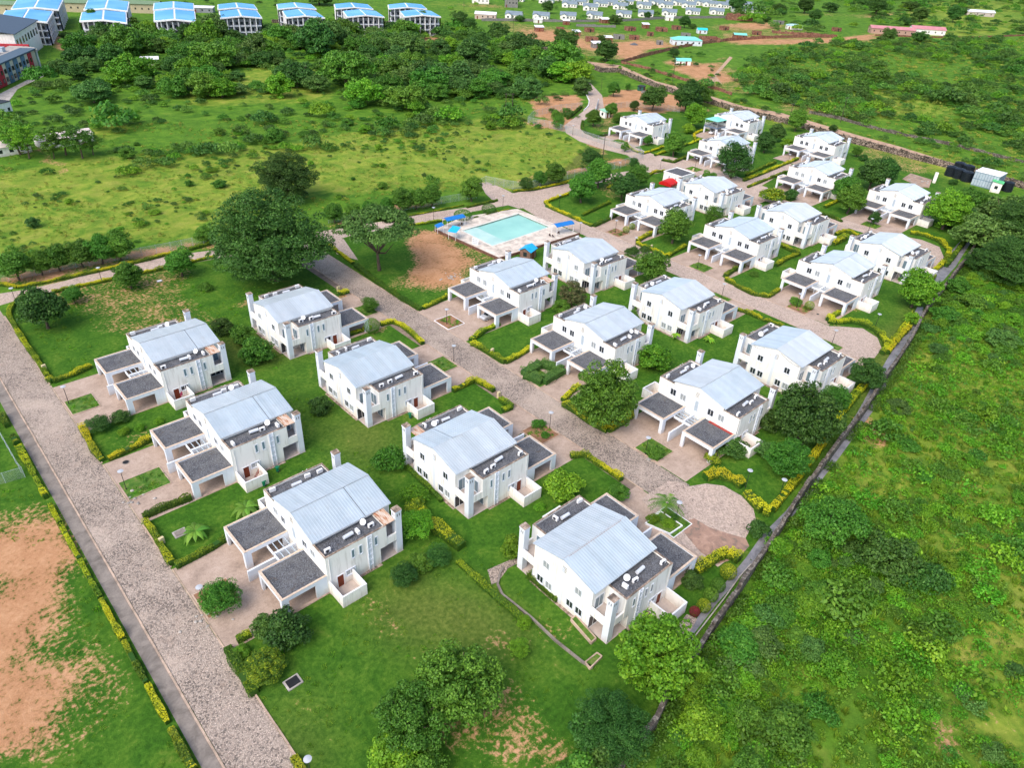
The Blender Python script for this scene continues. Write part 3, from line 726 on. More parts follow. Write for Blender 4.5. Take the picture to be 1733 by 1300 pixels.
def dish_mesh():
    b = MB(); n = 16; vs = [(0, 0, -.09)]
    for r, z in ((.25, -.06), (.46, 0)):
        for i in range(n): a = 2*math.pi*i/n; vs.append((r*math.cos(a), r*math.sin(a), z))
    fs = [(0, 1+i, 1+(i+1) % n) for i in range(n)]+[(1+i, 1+n+i, 1+n+(i+1) % n, 1+(i+1) % n) for i in range(n)]
    R = Matrix.Rotation(math.radians(48), 4, 'X') @ Matrix.Rotation(0, 4, 'Z')
    vs = [tuple(R @ Vector(v)+Vector((0, 0, .85))) for v in vs]
    b.add(vs, fs); b.tube((0, 0, 0), (0, 0, .82), .03, n=6, mi=1); b.tube((0, 0, .78), (0, -.32, 1.12), .015, n=5, mi=1)
    return b.mesh('satellite_dish', [M['white'], M['dark']])
DISH = dish_mesh()
def roof_gear(root, seed, back):
    r = random.Random(seed); flat = 6.14
    for s in (-1, 1):
        fc = 0 if s < 0 else math.pi
        spots = [(.95, .55), (r.uniform(5.6, 6.3), r.uniform(-.2, .3)), (r.uniform(7.6, 8.3), r.uniform(-.5, .5))]
        for i, (x, off) in enumerate(spots[:3 if r.random() < .8 else 2]):
            a = link_mesh('air_conditioner', AC[0], root, (x, s*(6.9+off), flat), fc+r.uniform(-.15, .15)+(math.pi/2 if r.random() < .25 else 0))
            link_mesh('fan_grille', AC[1], a)
        link_mesh('water_heater', HEAT, root, (r.uniform(3.9, 4.8), s*(6.6+r.uniform(-.2, .3)), flat), r.uniform(-.12, .12))
        if r.random() < .6:
            link_mesh('satellite_dish', DISH, root, (r.uniform(6.9, 7.2), s*(6.35), flat), -YAW+r.uniform(-.5, .5)+(math.pi if back else 0))
CUR = simple('curtained_glass', (.34, .37, .38), .25, var=.2, sc=2)
ALT = {}
for k_ in ('two', 'rear', 'low'):
    m_ = WM[k_][1].copy(); m_.materials[0] = CUR; ALT[WM[k_][1].name] = m_
proto = build_house()
LAB = {
 'A1': 'uppermost white twin house on the left road, below the lawn with round trees',
 'A2': 'middle white twin house on the left road, laundry in its kitchen yard',
 'A3': 'white twin house at the lower left beside a banana plant and wet driveway',
 'B0': 'white two-storey twin house right under the huge dark mango tree',
 'B1': 'white twin house with a round dark bush at its rear left wall',
 'B2': 'white twin house with a rusty cover by its left pillar, diagonal yellow hedge before it',
 'B3': 'nearest white twin house, partly behind the bright yellow-green tree',
 'A4': 'white twin house just below the swimming pool with a silver car in its carport',
 'A6': 'white twin house behind the hollow square hedge and the lobed green tree',
 'A9': 'white twin house with a red strip on its carport roof, above the near turning place',
 'B4': 'white twin house right beside the blue-roofed pool kiosk',
 'B5': 'white twin house with two banana plants at its rear corner, mid estate',
 'B6': 'white twin house half hidden at one corner by the biggest dark tree at the drain',
 'A7': 'white twin house with a dense round tree hiding its right carport',
 'A8': 'white twin house beside the dark-hedged lawn with one small bush on it',
 'A12': 'white twin house with a red brick flower bed before its carports',
 'B7': 'white twin house standing beside the small block with the red canopy',
 'B8': 'white twin house backing on a broad yellow shrub hedge, upper right of the estate',
 'B9': 'white twin house beside the curved yellow hedge at the end of the upper lane',
 'A14': 'white twin house with the double-crowned tree at its right, one row from the dirt road',
 'A15': 'white twin house at the far right of the estate, nearest to the black water tanks',
 'A18': 'white twin house mostly hidden by the large dome-shaped tree',
 'A16': 'white twin house nearest the gate of the estate, alone on its lawn',
 'A13': 'white twin house close to the dirt road wall, above a yellow-hedged lane',
 'A17': 'white twin house with a turquoise-roofed terrace on its grey carport',
}
KEEP = {}
for i, (code, hx, hy, back) in enumerate(HOUSES[1:]):
    h = copy_tree(proto)
    h.location = (hx, hy, 0); h.rotation_euler = (0, 0, math.pi if back else 0)
    KEEP[code] = h
proto.location = (HOUSES[0][1], HOUSES[0][2], 0); KEEP['A1'] = proto
for i, (code, hx, hy, back) in enumerate(HOUSES):
    h = KEEP[code]; tag(h, LAB[code], 'house', 'twin houses of the estate')
    roof_gear(h, 100+i, back)
    for ch in h.children:
        if ch.name.startswith('roof_sheet'):
            sg = 1 if ch.data == RSM[(1, True)] else -1
            if code not in ('A1', 'A2', 'A3', 'B0', 'B2', 'A12', 'A13') or (sg > 0) != (code == 'XX'): ch.data = roof_sheet_mesh(sg, False)
            del ch['label']
    rp = random.Random(i*31+5)
    for ch in h.children:
        for pn in ch.children:
            if pn.data and pn.data.name in ALT and rp.random() < (.5 if i < 9 else .25): pn.data = ALT[pn.data.name]
    def part(nm, mb, mat): return mb.build(nm, mat, h)
    # rusty sheets over the balcony of some houses (facing side of the photograph)
    if code in ('A1', 'A2', 'A3', 'A4'):
        m = MB(); m.add([(LS-.15, -WC-.2, 6.62), (10.75, -WC-.2, 6.62), (10.75, -W2+.1, 6.50), (LS-.15, -W2+.1, 6.50), (LS-.15, -WC-.2, 6.58), (10.75, -WC-.2, 6.58), (10.75, -W2+.1, 6.46), (LS-.15, -W2+.1, 6.46)], [(0, 3, 2, 1), (4, 5, 6, 7), (0, 1, 5, 4), (1, 2, 6, 5), (2, 3, 7, 6), (3, 0, 4, 7)])
        o = part('balcony_cover', m, M['rust']); o['label'] = 'rusty corrugated sheet over the balcony'
    if code == 'B2':
        m = MB(); m.box(LS-.3, 10.8, -W2+.2, -WC-.2, 6.46, 6.50); o = part('balcony_cover', m, M['rust']); o['label'] = 'rusty corrugated sheet over the balcony'
        m = MB(); m.tube((6.5, .1, 8.45), (8.3, -.1, 8.5), .03); part('loose_pipe', m, M['flash'])
    if code == 'B3':
        m = MB(); m.box(1.0, L_-1, .0, .05, ZR-.15, ZR+.1); m.box(.2, L_-.3, -.22, -.135, ZR-.1, ZR+.02); o = part('rusty_ridge', m, simple('rusty_ridge_strip', (.36, .24, .20), .8, var=.5, sc=.8))
    if code == 'A9':
        m = MB(); m.box(-.5, -.03, -YO+.3, -3.2, 3.03, 3.14); o = part('red_strip', m, simple('red_sheet', (.32, .05, .04), .6, var=.2)); o['label'] = 'red sheet along the wall on the carport roof'
    if code == 'A17':
        c = MB(); zt = 3.25
        for x in (-DC+.1, -.3):
            for y in (YI+.2, YO-.2): c.tube((x, y, zt), (x, y, 5.5), .05)
        for z in (3.6, 3.9, 4.2):
            for a, b in (((-DC+.1, YI+.2), (-DC+.1, YO-.2)), ((-DC+.1, YO-.2), (-.3, YO-.2)), ((-DC+.1, YI+.2), (-.3, YI+.2))): c.tube((*a, z), (*b, z), .025)
        o = part('terrace_frame', c, M['white'])
        m = MB(); x0, x1, y0, y1 = -DC-.2, .0, YI-.1, YO+.1
        m.add([(x0, y0, 5.5), (x1, y0, 5.5), (x1, y1, 5.5), (x0, y1, 5.5), ((x0+x1)/2-.7, (y0+y1)/2, 6.6), ((x0+x1)/2+.7, (y0+y1)/2, 6.6)], [(0, 1, 5, 4), (1, 2, 5), (2, 3, 4, 5), (3, 0, 4), (3, 2, 1, 0)])
        o = part('terrace_roof', m, simple('turquoise_sheet', (.22, .62, .52), .5, var=.15)); o['label'] = 'turquoise hipped roof over the terrace'
        m = MB(); m.box(-DC-.03, -DC-.005, YI, YO, 2.5, ZC+.1); m.box(-DC-.02, -.3, YO+.005, YO+.03, 2.5, ZC+.1); m.box(-DC-.02, -.3, YI-.03, YI-.005, 2.5, ZC+.1); part('grey_cladding', m, simple('slate_blue_paint', (.14, .18, .24), .6))
    if code == 'B6':
        m = MB()
        for a, b in (((-4.9), (-2.5)), ((.8), (5.0))):
            for k in range(8):
                u0, u1 = k/8, (k+1)/8; f = lambda u: (L_-.12, a+(b-a)*u, ZE+(ZR-ZE)*(1-abs(a+(b-a)*u)/WC)-.25-.35*math.sin(math.pi*u))
                m.tube(f(u0), f(u1), .02, n=4, caps=False)
        part('hanging_cable', m, M['dark'])

# ------------------------------------------------------------------ swimming pool
def quad_px(pts, z): return [at(x, y, z) for x, y in pts]
def poly_part(name, pts3, mat, parent, thick=None):
    mb = MB()
    if thick: mb.prism([(p[0], p[1]) for p in pts3], pts3[0][2]-thick, pts3[0][2])
    else: mb.poly([tuple(p) for p in pts3])
    return mb.build(name, mat, parent)
ZD = .55
DK = quad_px([(875, 353), (980, 395), (844, 437), (736, 388), (782, 367)], ZD)
WT = quad_px([(877.5, 361), (931, 384), (833, 416.5), (781, 390)], ZD)
pool = tag(empty('swimming_pool', tuple((WT[0]+WT[2])/2)[:2]+(0,)), 'rectangular swimming pool of turquoise water in a pale paved deck', 'pool')
def loc_of(o, pts): return [Vector(p)-o.location for p in pts]
dkl, wtl = loc_of(pool, DK), loc_of(pool, WT)
cen = sum(wtl, Vector())/4
deck_m = concrete('pool_deck_stone', (.66, .57, .48))
mb = MB()   # deck as a ring of four pieces round the water
order = [dkl[0], dkl[1], dkl[2], dkl[3], dkl[4]]
ring_o = [order[0], order[1], order[2], order[3]]
for i in range(4):
    a, b = ring_o[i], ring_o[(i+1) % 4]; c_, d_ = wtl[(i+1) % 4], wtl[i]
    pts = [(a.x, a.y), (b.x, b.y), (c_.x, c_.y), (d_.x, d_.y)]
    if i == 3: pts = [(order[3].x, order[3].y), (order[4].x, order[4].y), (order[0].x, order[0].y), (c_.x, c_.y), (d_.x, d_.y)]
    mb.prism(pts, .02, ZD)
mb.build('deck', deck_m, pool)
pl = MB()
for a, b in ((dkl[1], dkl[2]), (dkl[2], dkl[3])):
    d_ = (b-a).normalized(); c_ = (a+b)/2; pl.obox((c_.x, c_.y), (d_.x, d_.y), (b-a).length+.4, .35, 0, ZD+.12)
pl.build('brick_plinth', simple('dark_brick', (.17, .085, .06), .9, var=.4, sc=2), pool)
rim = MB()
for i in range(4):
    a, b = wtl[i], wtl[(i+1) % 4]; d_ = (b-a).normalized(); c_ = (a+b)/2; rim.obox((c_.x, c_.y), (d_.x, d_.y), (b-a).length, .4, ZD-.02, ZD+.05)
rim.build('rim', simple('pale_rim', (.70, .68, .62), .7), pool)
a, b, c_, d_ = wtl
mid = lambda p, q, t: p+(q-p)*t
def zz(p, z): return (p.x, p.y, z)
fl = MB(); sh0, sh1 = mid(a, d_, .76), mid(b, c_, .76)
fl.poly([zz(mid(a, d_, .0), .14), zz(b, .14), zz(sh1, .16), zz(sh0, .16)][::-1])
fl.build('deep_floor', (lambda t: (t.color(t.ramp(t.noise(t.geo(), .12, 4), [(.35, (.42, .74, .68)), (.65, (.55, .86, .78))])).set(Roughness=.6), t.m)[1])(NT('deep_pool_paint')), pool)
fl = MB(); fl.poly([zz(sh0, .34), zz(sh1, .34), zz(c_, .38), zz(d_, .38)][::-1]); fl.poly([zz(sh0, .34), zz(sh0, .16), zz(sh1, .16), zz(sh1, .34)])
fl.build('shallow_floor', (lambda t: (t.color(t.ramp(t.noise(t.geo(), .3, 4), [(.35, (.60, .80, .76)), (.65, (.76, .90, .86))])).set(Roughness=.6), t.m)[1])(NT('pale_pool_paint')), pool)
t = NT('pool_water'); tr = t.n.new('ShaderNodeBsdfTransparent'); tr.inputs[0].default_value = (.93, .99, .985, 1); gl = t.n.new('ShaderNodeBsdfGlossy'); gl.inputs['Roughness'].default_value = .08
fr = t.n.new('ShaderNodeFresnel'); fr.inputs[0].default_value = 1.33; bp = t.n.new('ShaderNodeBump'); bp.inputs['Strength'].default_value = .15; t.L(t.noise(t.geo(), 2.5, 3), bp.inputs['Height']); t.L(bp.outputs[0], gl.inputs['Normal'])
mx = t.n.new('ShaderNodeMixShader'); t.L(fr.outputs[0], mx.inputs[0]); t.L(tr.outputs[0], mx.inputs[1]); t.L(gl.outputs[0], mx.inputs[2]); t.L(mx.outputs[0], t.out.inputs['Surface'])
poly_part('water', [zz(p, .46) for p in (a, b, c_, d_)][::-1], t.m, pool)
M['blue_canvas'] = simple('blue_canvas', (.015, .17, .50), .6, var=.15, sc=.8)
M['light_blue'] = simple('light_blue_sheet', (.02, .42, .80), .5, var=.2, sc=1.5)
def canopy(p0, p1, wid, label, curved=True, h=2.5, mat=None, z0=ZD):
    a, b = at(*p0, h+z0), at(*p1, h+z0); c0 = (a+b)/2; d = (b-a).normalized(); n = Vector((-d.y, d.x, 0)); L = (b-a).length
    o = tag(empty('sun_canopy', (c0.x, c0.y, z0), math.atan2(d.y, d.x)), label, 'canopy', 'blue canopies round the pool')
    m = MB(); N = 8
    for k in range(N):
        u0, u1 = k/N-.5, (k+1)/N-.5; f = (lambda u: h+.45*(1-(2*u)**2)) if curved else (lambda u: h+.3+.6*u)
        m.add([(-L/2, u0*wid, f(u0)), (L/2, u0*wid, f(u0)), (L/2, u1*wid, f(u1)), (-L/2, u1*wid, f(u1)), (-L/2, u0*wid, f(u0)-.05), (L/2, u0*wid, f(u0)-.05), (L/2, u1*wid, f(u1)-.05), (-L/2, u1*wid, f(u1)-.05)],
              [(0, 1, 2, 3), (7, 6, 5, 4), (0, 4, 5, 1), (1, 5, 6, 2), (2, 6, 7, 3), (3, 7, 4, 0)])
    m.build('canvas', mat or M['blue_canvas'], o)
    for x in (-L/2+.2, 0, L/2-.2):
        for y in ((-wid/2+.15, wid/2-.15) if x else (wid/2-.15,)): MB().tube((x, y, 0), (x, y, h+.05), .06).build('post', M['white'], o)
    return o
canopy((752, 372), (784, 365), 2.6, 'long arched blue canopy at the far left corner of the pool')
canopy((938, 382), (968, 376), 2.6, 'long arched blue canopy at the right corner of the pool')
canopy((762, 388), (776, 391), 3.0, 'tilted light blue canopy at the left corner of the pool deck', False, 2.3, M['light_blue'])
canopy((741, 380), (746, 385), 2.0, 'small blue canopy leftmost by the pool', False, 1.8, M['blue_canvas'])
def box_hut(name, px, w, d, h, rz, label, cat, wallm, roofm, roof='gable', rh=1.2, over=.3, wins=2, group=None, z0=0, door=True, walltop=None, slope=None):
    p = at(*px); o = tag(empty(name, (p.x, p.y, z0), rz), label, cat, group)
    b = MB(); t_ = .2
    b.box(-w/2, w/2, -d/2, d/2, 0, h)
    if roof == 'gable':
        vs = [(-w/2, -d/2, h), (-w/2, d/2, h), (-w/2, 0, h+rh-.05), (w/2, -d/2, h), (w/2, d/2, h), (w/2, 0, h+rh-.05)]; b.add(vs, [(0, 2, 1), (3, 4, 5), (0, 3, 5, 2), (1, 2, 5, 4)])
    b.build('wall', wallm, o)
    r = MB(); W, D = w/2+over, d/2+over
    if roof == 'gable':
        for s in (-1, 1):
            e = h-rh*over/(d/2)
            q = [(-W, 0, h+rh), (W, 0, h+rh), (W, s*D, e), (-W, s*D, e)]; q2 = [(x, y, z-.08) for x, y, z in q]
            fs = [(0, 3, 2, 1), (4, 5, 6, 7)] if s > 0 else [(0, 1, 2, 3), (7, 6, 5, 4)]
            r.add(q+q2, fs+[(0, 1, 5, 4), (1, 2, 6, 5), (2, 3, 7, 6), (3, 0, 4, 7)])
    elif roof == 'hip':
        k = max(0, W-D)
        r.add([(-W, -D, h), (W, -D, h), (W, D, h), (-W, D, h), (-k, 0, h+rh), (k, 0, h+rh)], [(0, 1, 5, 4), (1, 2, 5), (2, 3, 4, 5), (3, 0, 4), (3, 2, 1, 0)])
    elif roof == 'flat':
        r.box(-W, W, -D, D, h+.003, h+.15)
    elif roof == 'shed':
        r.add([(-W, -D, h+.05), (W, -D, h+.05), (W, D, h+rh), (-W, D, h+rh), (-W, -D, h-.03), (W, -D, h-.03), (W, D, h+rh-.08), (-W, D, h+rh-.08)], [(0, 1, 2, 3), (7, 6, 5, 4), (0, 4, 5, 1), (1, 5, 6, 2), (2, 6, 7, 3), (3, 7, 4, 0)])
    if roof: r.build('roof', roofm, o)
    nw = wins
    for i in range(nw):
        x = -w/2+w*(i+.5)/nw
        for s in (-1, 1):
            if door and i == 0 and s < 0: MB().box(x-.45, x+.45, *sorted((s*d/2, s*(d/2+.04))), .05, 2.1).build('door', M['door'], o)
            else: MB().box(x-.5, x+.5, *sorted((s*d/2, s*(d/2+.04))), h*.38, h*.38+1.1).build('window', M['glass'], o)
    for s in (-1, 1): MB().box(*sorted((s*w/2, s*(w/2+.04))), -.5, .5, h*.38, h*.38+1.1).build('window', M['glass'], o)
    return o
box_hut('kiosk', (893, 436), 3.4, 3.0, 2.6, math.radians(20), 'small brown kiosk with bright blue roof behind the pool', 'kiosk', simple('brown_board', (.22, .13, .10), .8, var=.3), M['light_blue'], 'gable', .8, .3, 1)
sb = tag(empty('notice_board', tuple(at(804, 417))[:2]+(.0,), math.radians(-60)), 'white notice board leaning at the near edge of the pool deck', 'board')
MB().box(-.9, .9, -.04, .04, .5, 2.4).build('panel', M['white'], sb)
for k in range(3):
    for j in range(3): MB().box(-.7+k*.5, -.35+k*.5, -.055, -.041, .8+j*.5, 1.1+j*.5).build('notice', M['panel_grey'], sb)
for x in (-.8, .8): MB().tube((x, 0, 0), (x, 0, .5), .04).build('leg', M['dark'], sb)
def chair(px, rz, label, z=ZD):
    p = at(*px, z); o = tag(empty('chair', tuple(p), rz), label, 'chair', 'dark chairs on the pool deck')
    cm = simple('dark_chair', (.07, .04, .03), .6) if 'chairm' not in M else M['chairm']; M['chairm'] = cm
    MB().box(-.25, .25, -.25, .25, .40, .45).build('seat', cm, o); MB().box(-.25, .25, .2, .25, .45, .9).build('backrest', cm, o)
    for a in (-.21, .21):
        for b in (-.21, .2): MB().box(a-.02, a+.02, b-.02, b+.02, 0, .40).build('leg', cm, o)
for i, (px, l) in enumerate([((931, 401), 'dark chair leftmost of those under the right blue canopy'), ((936, 402), 'dark chair in the middle of those under the right blue canopy'), ((945, 396), 'dark chair rightmost of those under the right blue canopy'), ((776, 383), 'dark chair under the far left blue canopy, outer one'), ((781, 382), 'dark chair under the far left blue canopy, inner one')]): chair(px, i*1.3, l)

# ------------------------------------------------------------------ small buildings of the estate
pb = at(1146, 313); blk = tag(empty('utility_block', (pb.x, pb.y, 0)), 'small white flat-roofed block behind the red canopy', 'building')
MB().box(-3.6, 3.6, -3.6, 3.6, 0, 4.2).build('wall', M['wall'], blk)
q = MB(); q.box(-3.7, 3.7, -3.7, -3.4, 4.201, 4.5); q.box(-3.7, 3.7, 3.4, 3.7, 4.201, 4.5); q.box(-3.7, -3.4, -3.4, 3.4, 4.201, 4.5); q.box(3.4, 3.7, -3.4, 3.4, 4.201, 4.5); q.build('parapet', M['wall'], blk)
MB().box(-3.4, 3.4, -3.4, 3.4, 4.201, 4.26).build('flat_roof', M['gravel'], blk)
for y in (-1.5, 1.2): f = link_mesh('window', WM['narrow'][0], blk, (-3.6, y, 2.0)); link_mesh('pane', WM['narrow'][1], f)
for x in (-1.5, 1.2): f = link_mesh('window', WM['narrow'][0], blk, (x, -3.6, 2.0), math.pi/2); link_mesh('pane', WM['narrow'][1], f)
pr = at(1131, 319); rc = tag(empty('canopy_tent', (pr.x, pr.y, 0), math.radians(8)), 'bright red canopy between two twin houses', 'canopy')
redm = simple('red_canvas', (.55, .012, .015), .55, var=.2, sc=1)
m = MB(); N = 10
for k in range(N):
    u0, u1 = k/N, (k+1)/N; f = lambda u: (-2.2+4.4*u, 2.3+.75*math.sin(math.pi*u))
    (y0, z0), (y1, z1) = f(u0), f(u1); m.add([(-3, y0, z0), (3, y0, z0), (3, y1, z1), (-3, y1, z1)], [(0, 1, 2, 3)])
    m.add([(-3, y0, 1.7), (-3, y1, 1.7), (-3, y1, z1), (-3, y0, z0)], [(0, 1, 2, 3)]); m.add([(3, y0, 1.7), (3, y1, 1.7), (3, y1, z1), (3, y0, z0)], [(3, 2, 1, 0)])
for s in (-1, 1): m.add([(-3, s*2.2, 1.6), (3, s*2.2, 1.6), (3, s*2.2, 2.3), (-3, s*2.2, 2.3)], [(0, 1, 2, 3)])
m.build('canvas', redm, rc)
for x in (-2.9, 2.9):
    for y in (-2.15, 2.15): MB().tube((x, y, 0), (x, y, 1.7), .05).build('post', M['dark'], rc)
box_hut('guard_house', (1023, 198), 3.2, 3.2, 2.7, 0, 'small white guard house with pale green roof at the estate gate', 'guard house', M['wall'], simple('pale_green_sheet', (.32, .62, .45), .6), 'shed', .5, .35, 1)
g = tag(empty('gate', tuple(at(1008, 189))), 'grey steel gate standing open beside the guard house', 'gate')
gd = (at(1012, 176)-at(1008, 189)); gl_ = gd.length; g.rotation_euler = (0, 0, math.atan2(gd.y, gd.x))
MB().box(0, gl_, -.03, .03, .15, 2.0).build('gate_leaf', M['panel_grey'], g)
for x in (0, gl_): MB().box(x-.15, x+.15, -.15, .15, 0, 2.3).build('post', M['wall_grey'], g)
# water tanks
M['tank'] = simple('black_plastic', (.012, .016, .022), .45, var=.3)
def tank(px, r, h, label):
    p = at(*px); o = tag(empty('water_tank', (p.x, p.y, 0), rng.random()*6), label, 'water tank', 'black water tanks')
    prof = [(r*.98, 0), (r, .1)]
    for k in range(6): z = .1+(h-.5)*k/6; prof += [(r, z+.05), (r*.965, z+.1), (r*.965, z+.16), (r, z+.2)]
    prof += [(r, h-.35), (r*.6, h-.1), (r*.25, h)]
    MB().lathe(prof, n=18).build('body', M['tank'], o); MB().lathe([(.28, 0), (.28, .12)], (0, 0, h-.02), 10).build('lid', M['dark'], o)
tank((1607, 297), 1.9, 3.6, 'black ribbed water tank leftmost of the cluster')
tank((1620, 301), 1.9, 3.6, 'black ribbed water tank second from the left in the front row')
tank((1634, 306), 1.9, 3.6, 'black ribbed water tank in the front row beside the blue container')
tank((1621, 289), 1.9, 3.4, 'black ribbed water tank in the back row next to the white cover')
tank((1636, 294), 1.9, 3.4, 'black ribbed water tank in the back row against the container')
tank((1703, 323), 1.7, 3.4, 'lone black water tank right of the green-roofed kiosk')
def corner_block(name, roofpx, H, label, cat, wm, rm):
    q = [at(x, y, H) for x, y in roofpx]; c0 = sum(q, Vector())/4; o = tag(empty(name, (c0.x, c0.y, 0)), label, cat)
    b = MB(); b.prism([(v.x-c0.x, v.y-c0.y) for v in q], 0, H-.15); b.build('wall', wm, o)
    ql = [(v-c0)*1.03 for v in q]; MB().prism([(v.x, v.y) for v in ql], H-.149, H).build('roof', rm, o)
    return o, [(v-c0) for v in q]
cb, cq = corner_block('container_building', [(1651.6, 288.6), (1663.5, 282.6), (1705, 292.3), (1693, 298.8)], 5.0, 'blue-grey panelled building with a flat white roof beside the black tanks', 'building', simple('blue_grey_sheet', (.22, .30, .38), .5, .2, var=.2), M['white'])
a, b = cq[0], cq[3]; d_ = (b-a).normalized(); n_ = Vector((d_.y, -d_.x, 0)); n_ = n_ if n_.dot(Vector((-1, -1, 0))) > 0 else -n_
for k in range(9):
    c_ = a+(b-a)*((k+.5)/9)+n_*.04
    for j in range(2): MB().obox((c_.x, c_.y), (d_.x, d_.y), (b-a).length/9*.8, .06, .3+j*2.3, 2.3+j*2.3).build('wall_panel', M['panel_grey'], cb)
box_hut('pump_kiosk', (1683, 324), 3.2, 3.0, 3.4, math.radians(12), 'white kiosk with bright green roof in front of the panelled building', 'kiosk', M['wall'], simple('bright_green_sheet', (.10, .50, .18), .5), 'shed', .4, .3, 1)
sl = [at(x, y) for x, y in [(1527, 303), (1541, 294), (1577, 305), (1572, 318), (1558, 317)]]; c0 = sum(sl, Vector())/5
o = tag(empty('slab_foundation', (c0.x, c0.y, 0)), 'bare broken floor slab of a removed building on the grass', 'foundation')
MB().prism([(v.x-c0.x, v.y-c0.y) for v in sl], 0, .22).build('slab', concrete('broken_slab', (.38, .27, .20)), o)
for k in range(14):
    v = Vector((rng.uniform(-4, 4), rng.uniform(-4, 4))); MB().obox((v.x, v.y), (math.cos(k), math.sin(k)), rng.uniform(.3, .9), rng.uniform(.2, .6), .22, .22+rng.uniform(.06, .25)).build('rubble_piece', M['conc_pale'], o)
p = at(1580, 309); o = tag(empty('broken_pillar', (p.x, p.y, 0), .4), 'broken off white pillar standing beside the bare slab', 'pillar'); MB().box(-.5, .5, -.5, .5, 0, 3.6).build('shaft', M['wall'], o)
MB().box(-.3, -.1, -.52, -.501, 2.6, 3.0).build('slot', M['fan'], o)

# ------------------------------------------------------------------ walls and fences
def wall_line(name, px, h, thk, mat, label, cat='wall', cap=None, step=3.0, seed=1, var=.1, pillar=None):
    r = np.random.default_rng(seed); w = [at(*p) for p in px]; c0 = w[len(w)//2]; o = tag(empty(name, (c0.x, c0.y, 0)), label, cat)
    mes = 0
    pts = []
    for i in range(len(w)-1):
        a, b = w[i], w[i+1]; n = max(1, int(round((b-a).length/step)))
        for k in range(n): pts.append(a+(b-a)*(k/n))
    pts.append(w[-1])
    for i in range(len(pts)-1):
        a, b = pts[i]-o.location, pts[i+1]-o.location; d = (b-a).normalized(); hh = h*(1+r.normal()*var); c_ = (a+b)/2; L = (b-a).length
        mb = MB(); mb.obox((c_.x, c_.y), (d.x, d.y), L-.012, thk, -.1, hh, 0)
        if cap: mb.obox((c_.x, c_.y), (d.x, d.y), L-.012, thk+.12, hh+.001, hh+.1, 1)
        if pillar: mb.obox((a.x, a.y), (d.x, d.y), .4, thk+.16, -.1, hh+.25, 0)
        mb.build('wall_panel', [mat, cap or mat], o)
    return o
def stone_wall_mat(name, a, b, c):
    t = NT(name); g = t.geo(); v = t.voro(g, 2.6, out='Color'); bw = t.n.new('ShaderNodeRGBToBW'); t.L(v, bw.inputs[0])
    e = t.voro(g, 2.6, 'DISTANCE_TO_EDGE'); n = t.noise(g, .5, 5, .7)
    cc = t.ramp(t.math('ADD', t.math('MULTIPLY', bw.outputs[0], .4), t.math('MULTIPLY', n, .7)), [(.35, a), (.52, b), (.68, c)])
    cc = t.mix(t.ramp(e, [(.01, .8), (.07, 0.0)]), cc, (.03, .028, .025)); t.color(cc).set(Roughness=.95).bump(e, .8, .06); return t.m
M['mossy'] = stone_wall_mat('sooty_stone_wall', (.03, .028, .024), (.10, .075, .06), (.38, .29, .24))
M['dry_stone'] = stone_wall_mat('dry_stone_wall', (.05, .042, .035), (.12, .10, .08), (.24, .21, .18))
M['brick_red'] = stone_wall_mat('red_earth_brick', (.12, .045, .03), (.24, .10, .065), (.38, .19, .13))
M['grey_block'] = simple('grey_block', (.22, .21, .20), .9, var=.35)
wall_line('boundary_wall', [(905, 80), (948, 94), (982, 108), (1017, 122), (1045, 122), (1079, 136), (1121, 152), (1156, 163), (1190, 172), (1235, 186), (1290, 200), (1340, 212), (1395, 228), (1445, 243), (1496, 256), (1548, 270), (1618, 288), (1680, 304), (1740, 322)], 2.3, .3, M['mossy'], 'long black-stained boundary wall between the estate and the dirt road', seed=3, var=.05, pillar=True)
wall_line('boundary_wall', [(1649, 418), (1645, 426), (1631.6, 446.5), (1618, 463), (1597, 491), (1576, 516), (1559.6, 539), (1550, 560), (1539, 581), (1522, 608), (1504, 633), (1493, 649), (1480, 670), (1466, 692), (1445, 722), (1420, 753), (1382, 805), (1348, 852), (1327, 888), (1304, 922), (1282, 954), (1237, 1023), (1202, 1072), (1168, 1127), (1133, 1172), (1107, 1231), (1052, 1299), (1010, 1360)], 2.1, .55, M['dry_stone'], 'dark rough stone wall along the drain, between the estate and the overgrown field', seed=4, var=.12, step=2.0)
wall_line('low_wall', [(1369, 191), (1421, 202), (1473, 217), (1525, 229), (1600, 244), (1733, 277)], 1.3, .35, M['dry_stone'], 'low brown wall across the dirt road from the estate', seed=5)
wall_line('garden_kerb', [(1270, 957), (1251, 978), (1225, 1015), (1171, 1085), (1140, 1130)], .28, .14, M['conc_pale'], 'low pale wall running beside the drain at the nearest twin house', seed=6, var=0)
wall_line('garden_kerb', [(852, 962), (846, 972), (842, 990), (850, 1008), (868, 1022), (900, 1048), (940, 1086), (985, 1122), (1003, 1132)], .3, .3, M['conc'], 'curved concrete gutter edging round the corner garden of the nearest twin house', seed=7, var=0, step=1.5)
wall_line('brick_wall', [(1051, 106), (1100, 93), (1150, 81), (1190, 74), (1230, 69), (1290, 65), (1350, 63), (1416, 63)], 1.9, .3, M['brick_red'], 'red brick wall curving behind the turquoise-roofed house', seed=8)
wall_line('brick_wall', [(1052, 107), (1100, 118), (1140, 131), (1175, 141), (1215, 152), (1238, 161)], 1.4, .3, M['brick_red'], 'low red brick wall running down beside the dirt road', seed=9)
wall_line('brick_wall', [(1480, 60), (1560, 63), (1640, 64), (1733, 60)], 1.2, .3, M['brick_red'], 'low red wall right of the pink-roofed school', seed=10)
wall_line('block_wall', [(815, 35), (870, 35), (960, 37), (1050, 36), (1130, 31), (1230, 30)], 1.8, .3, M['grey_block'], 'long dark grey wall in front of the row of far bungalows', seed=11)
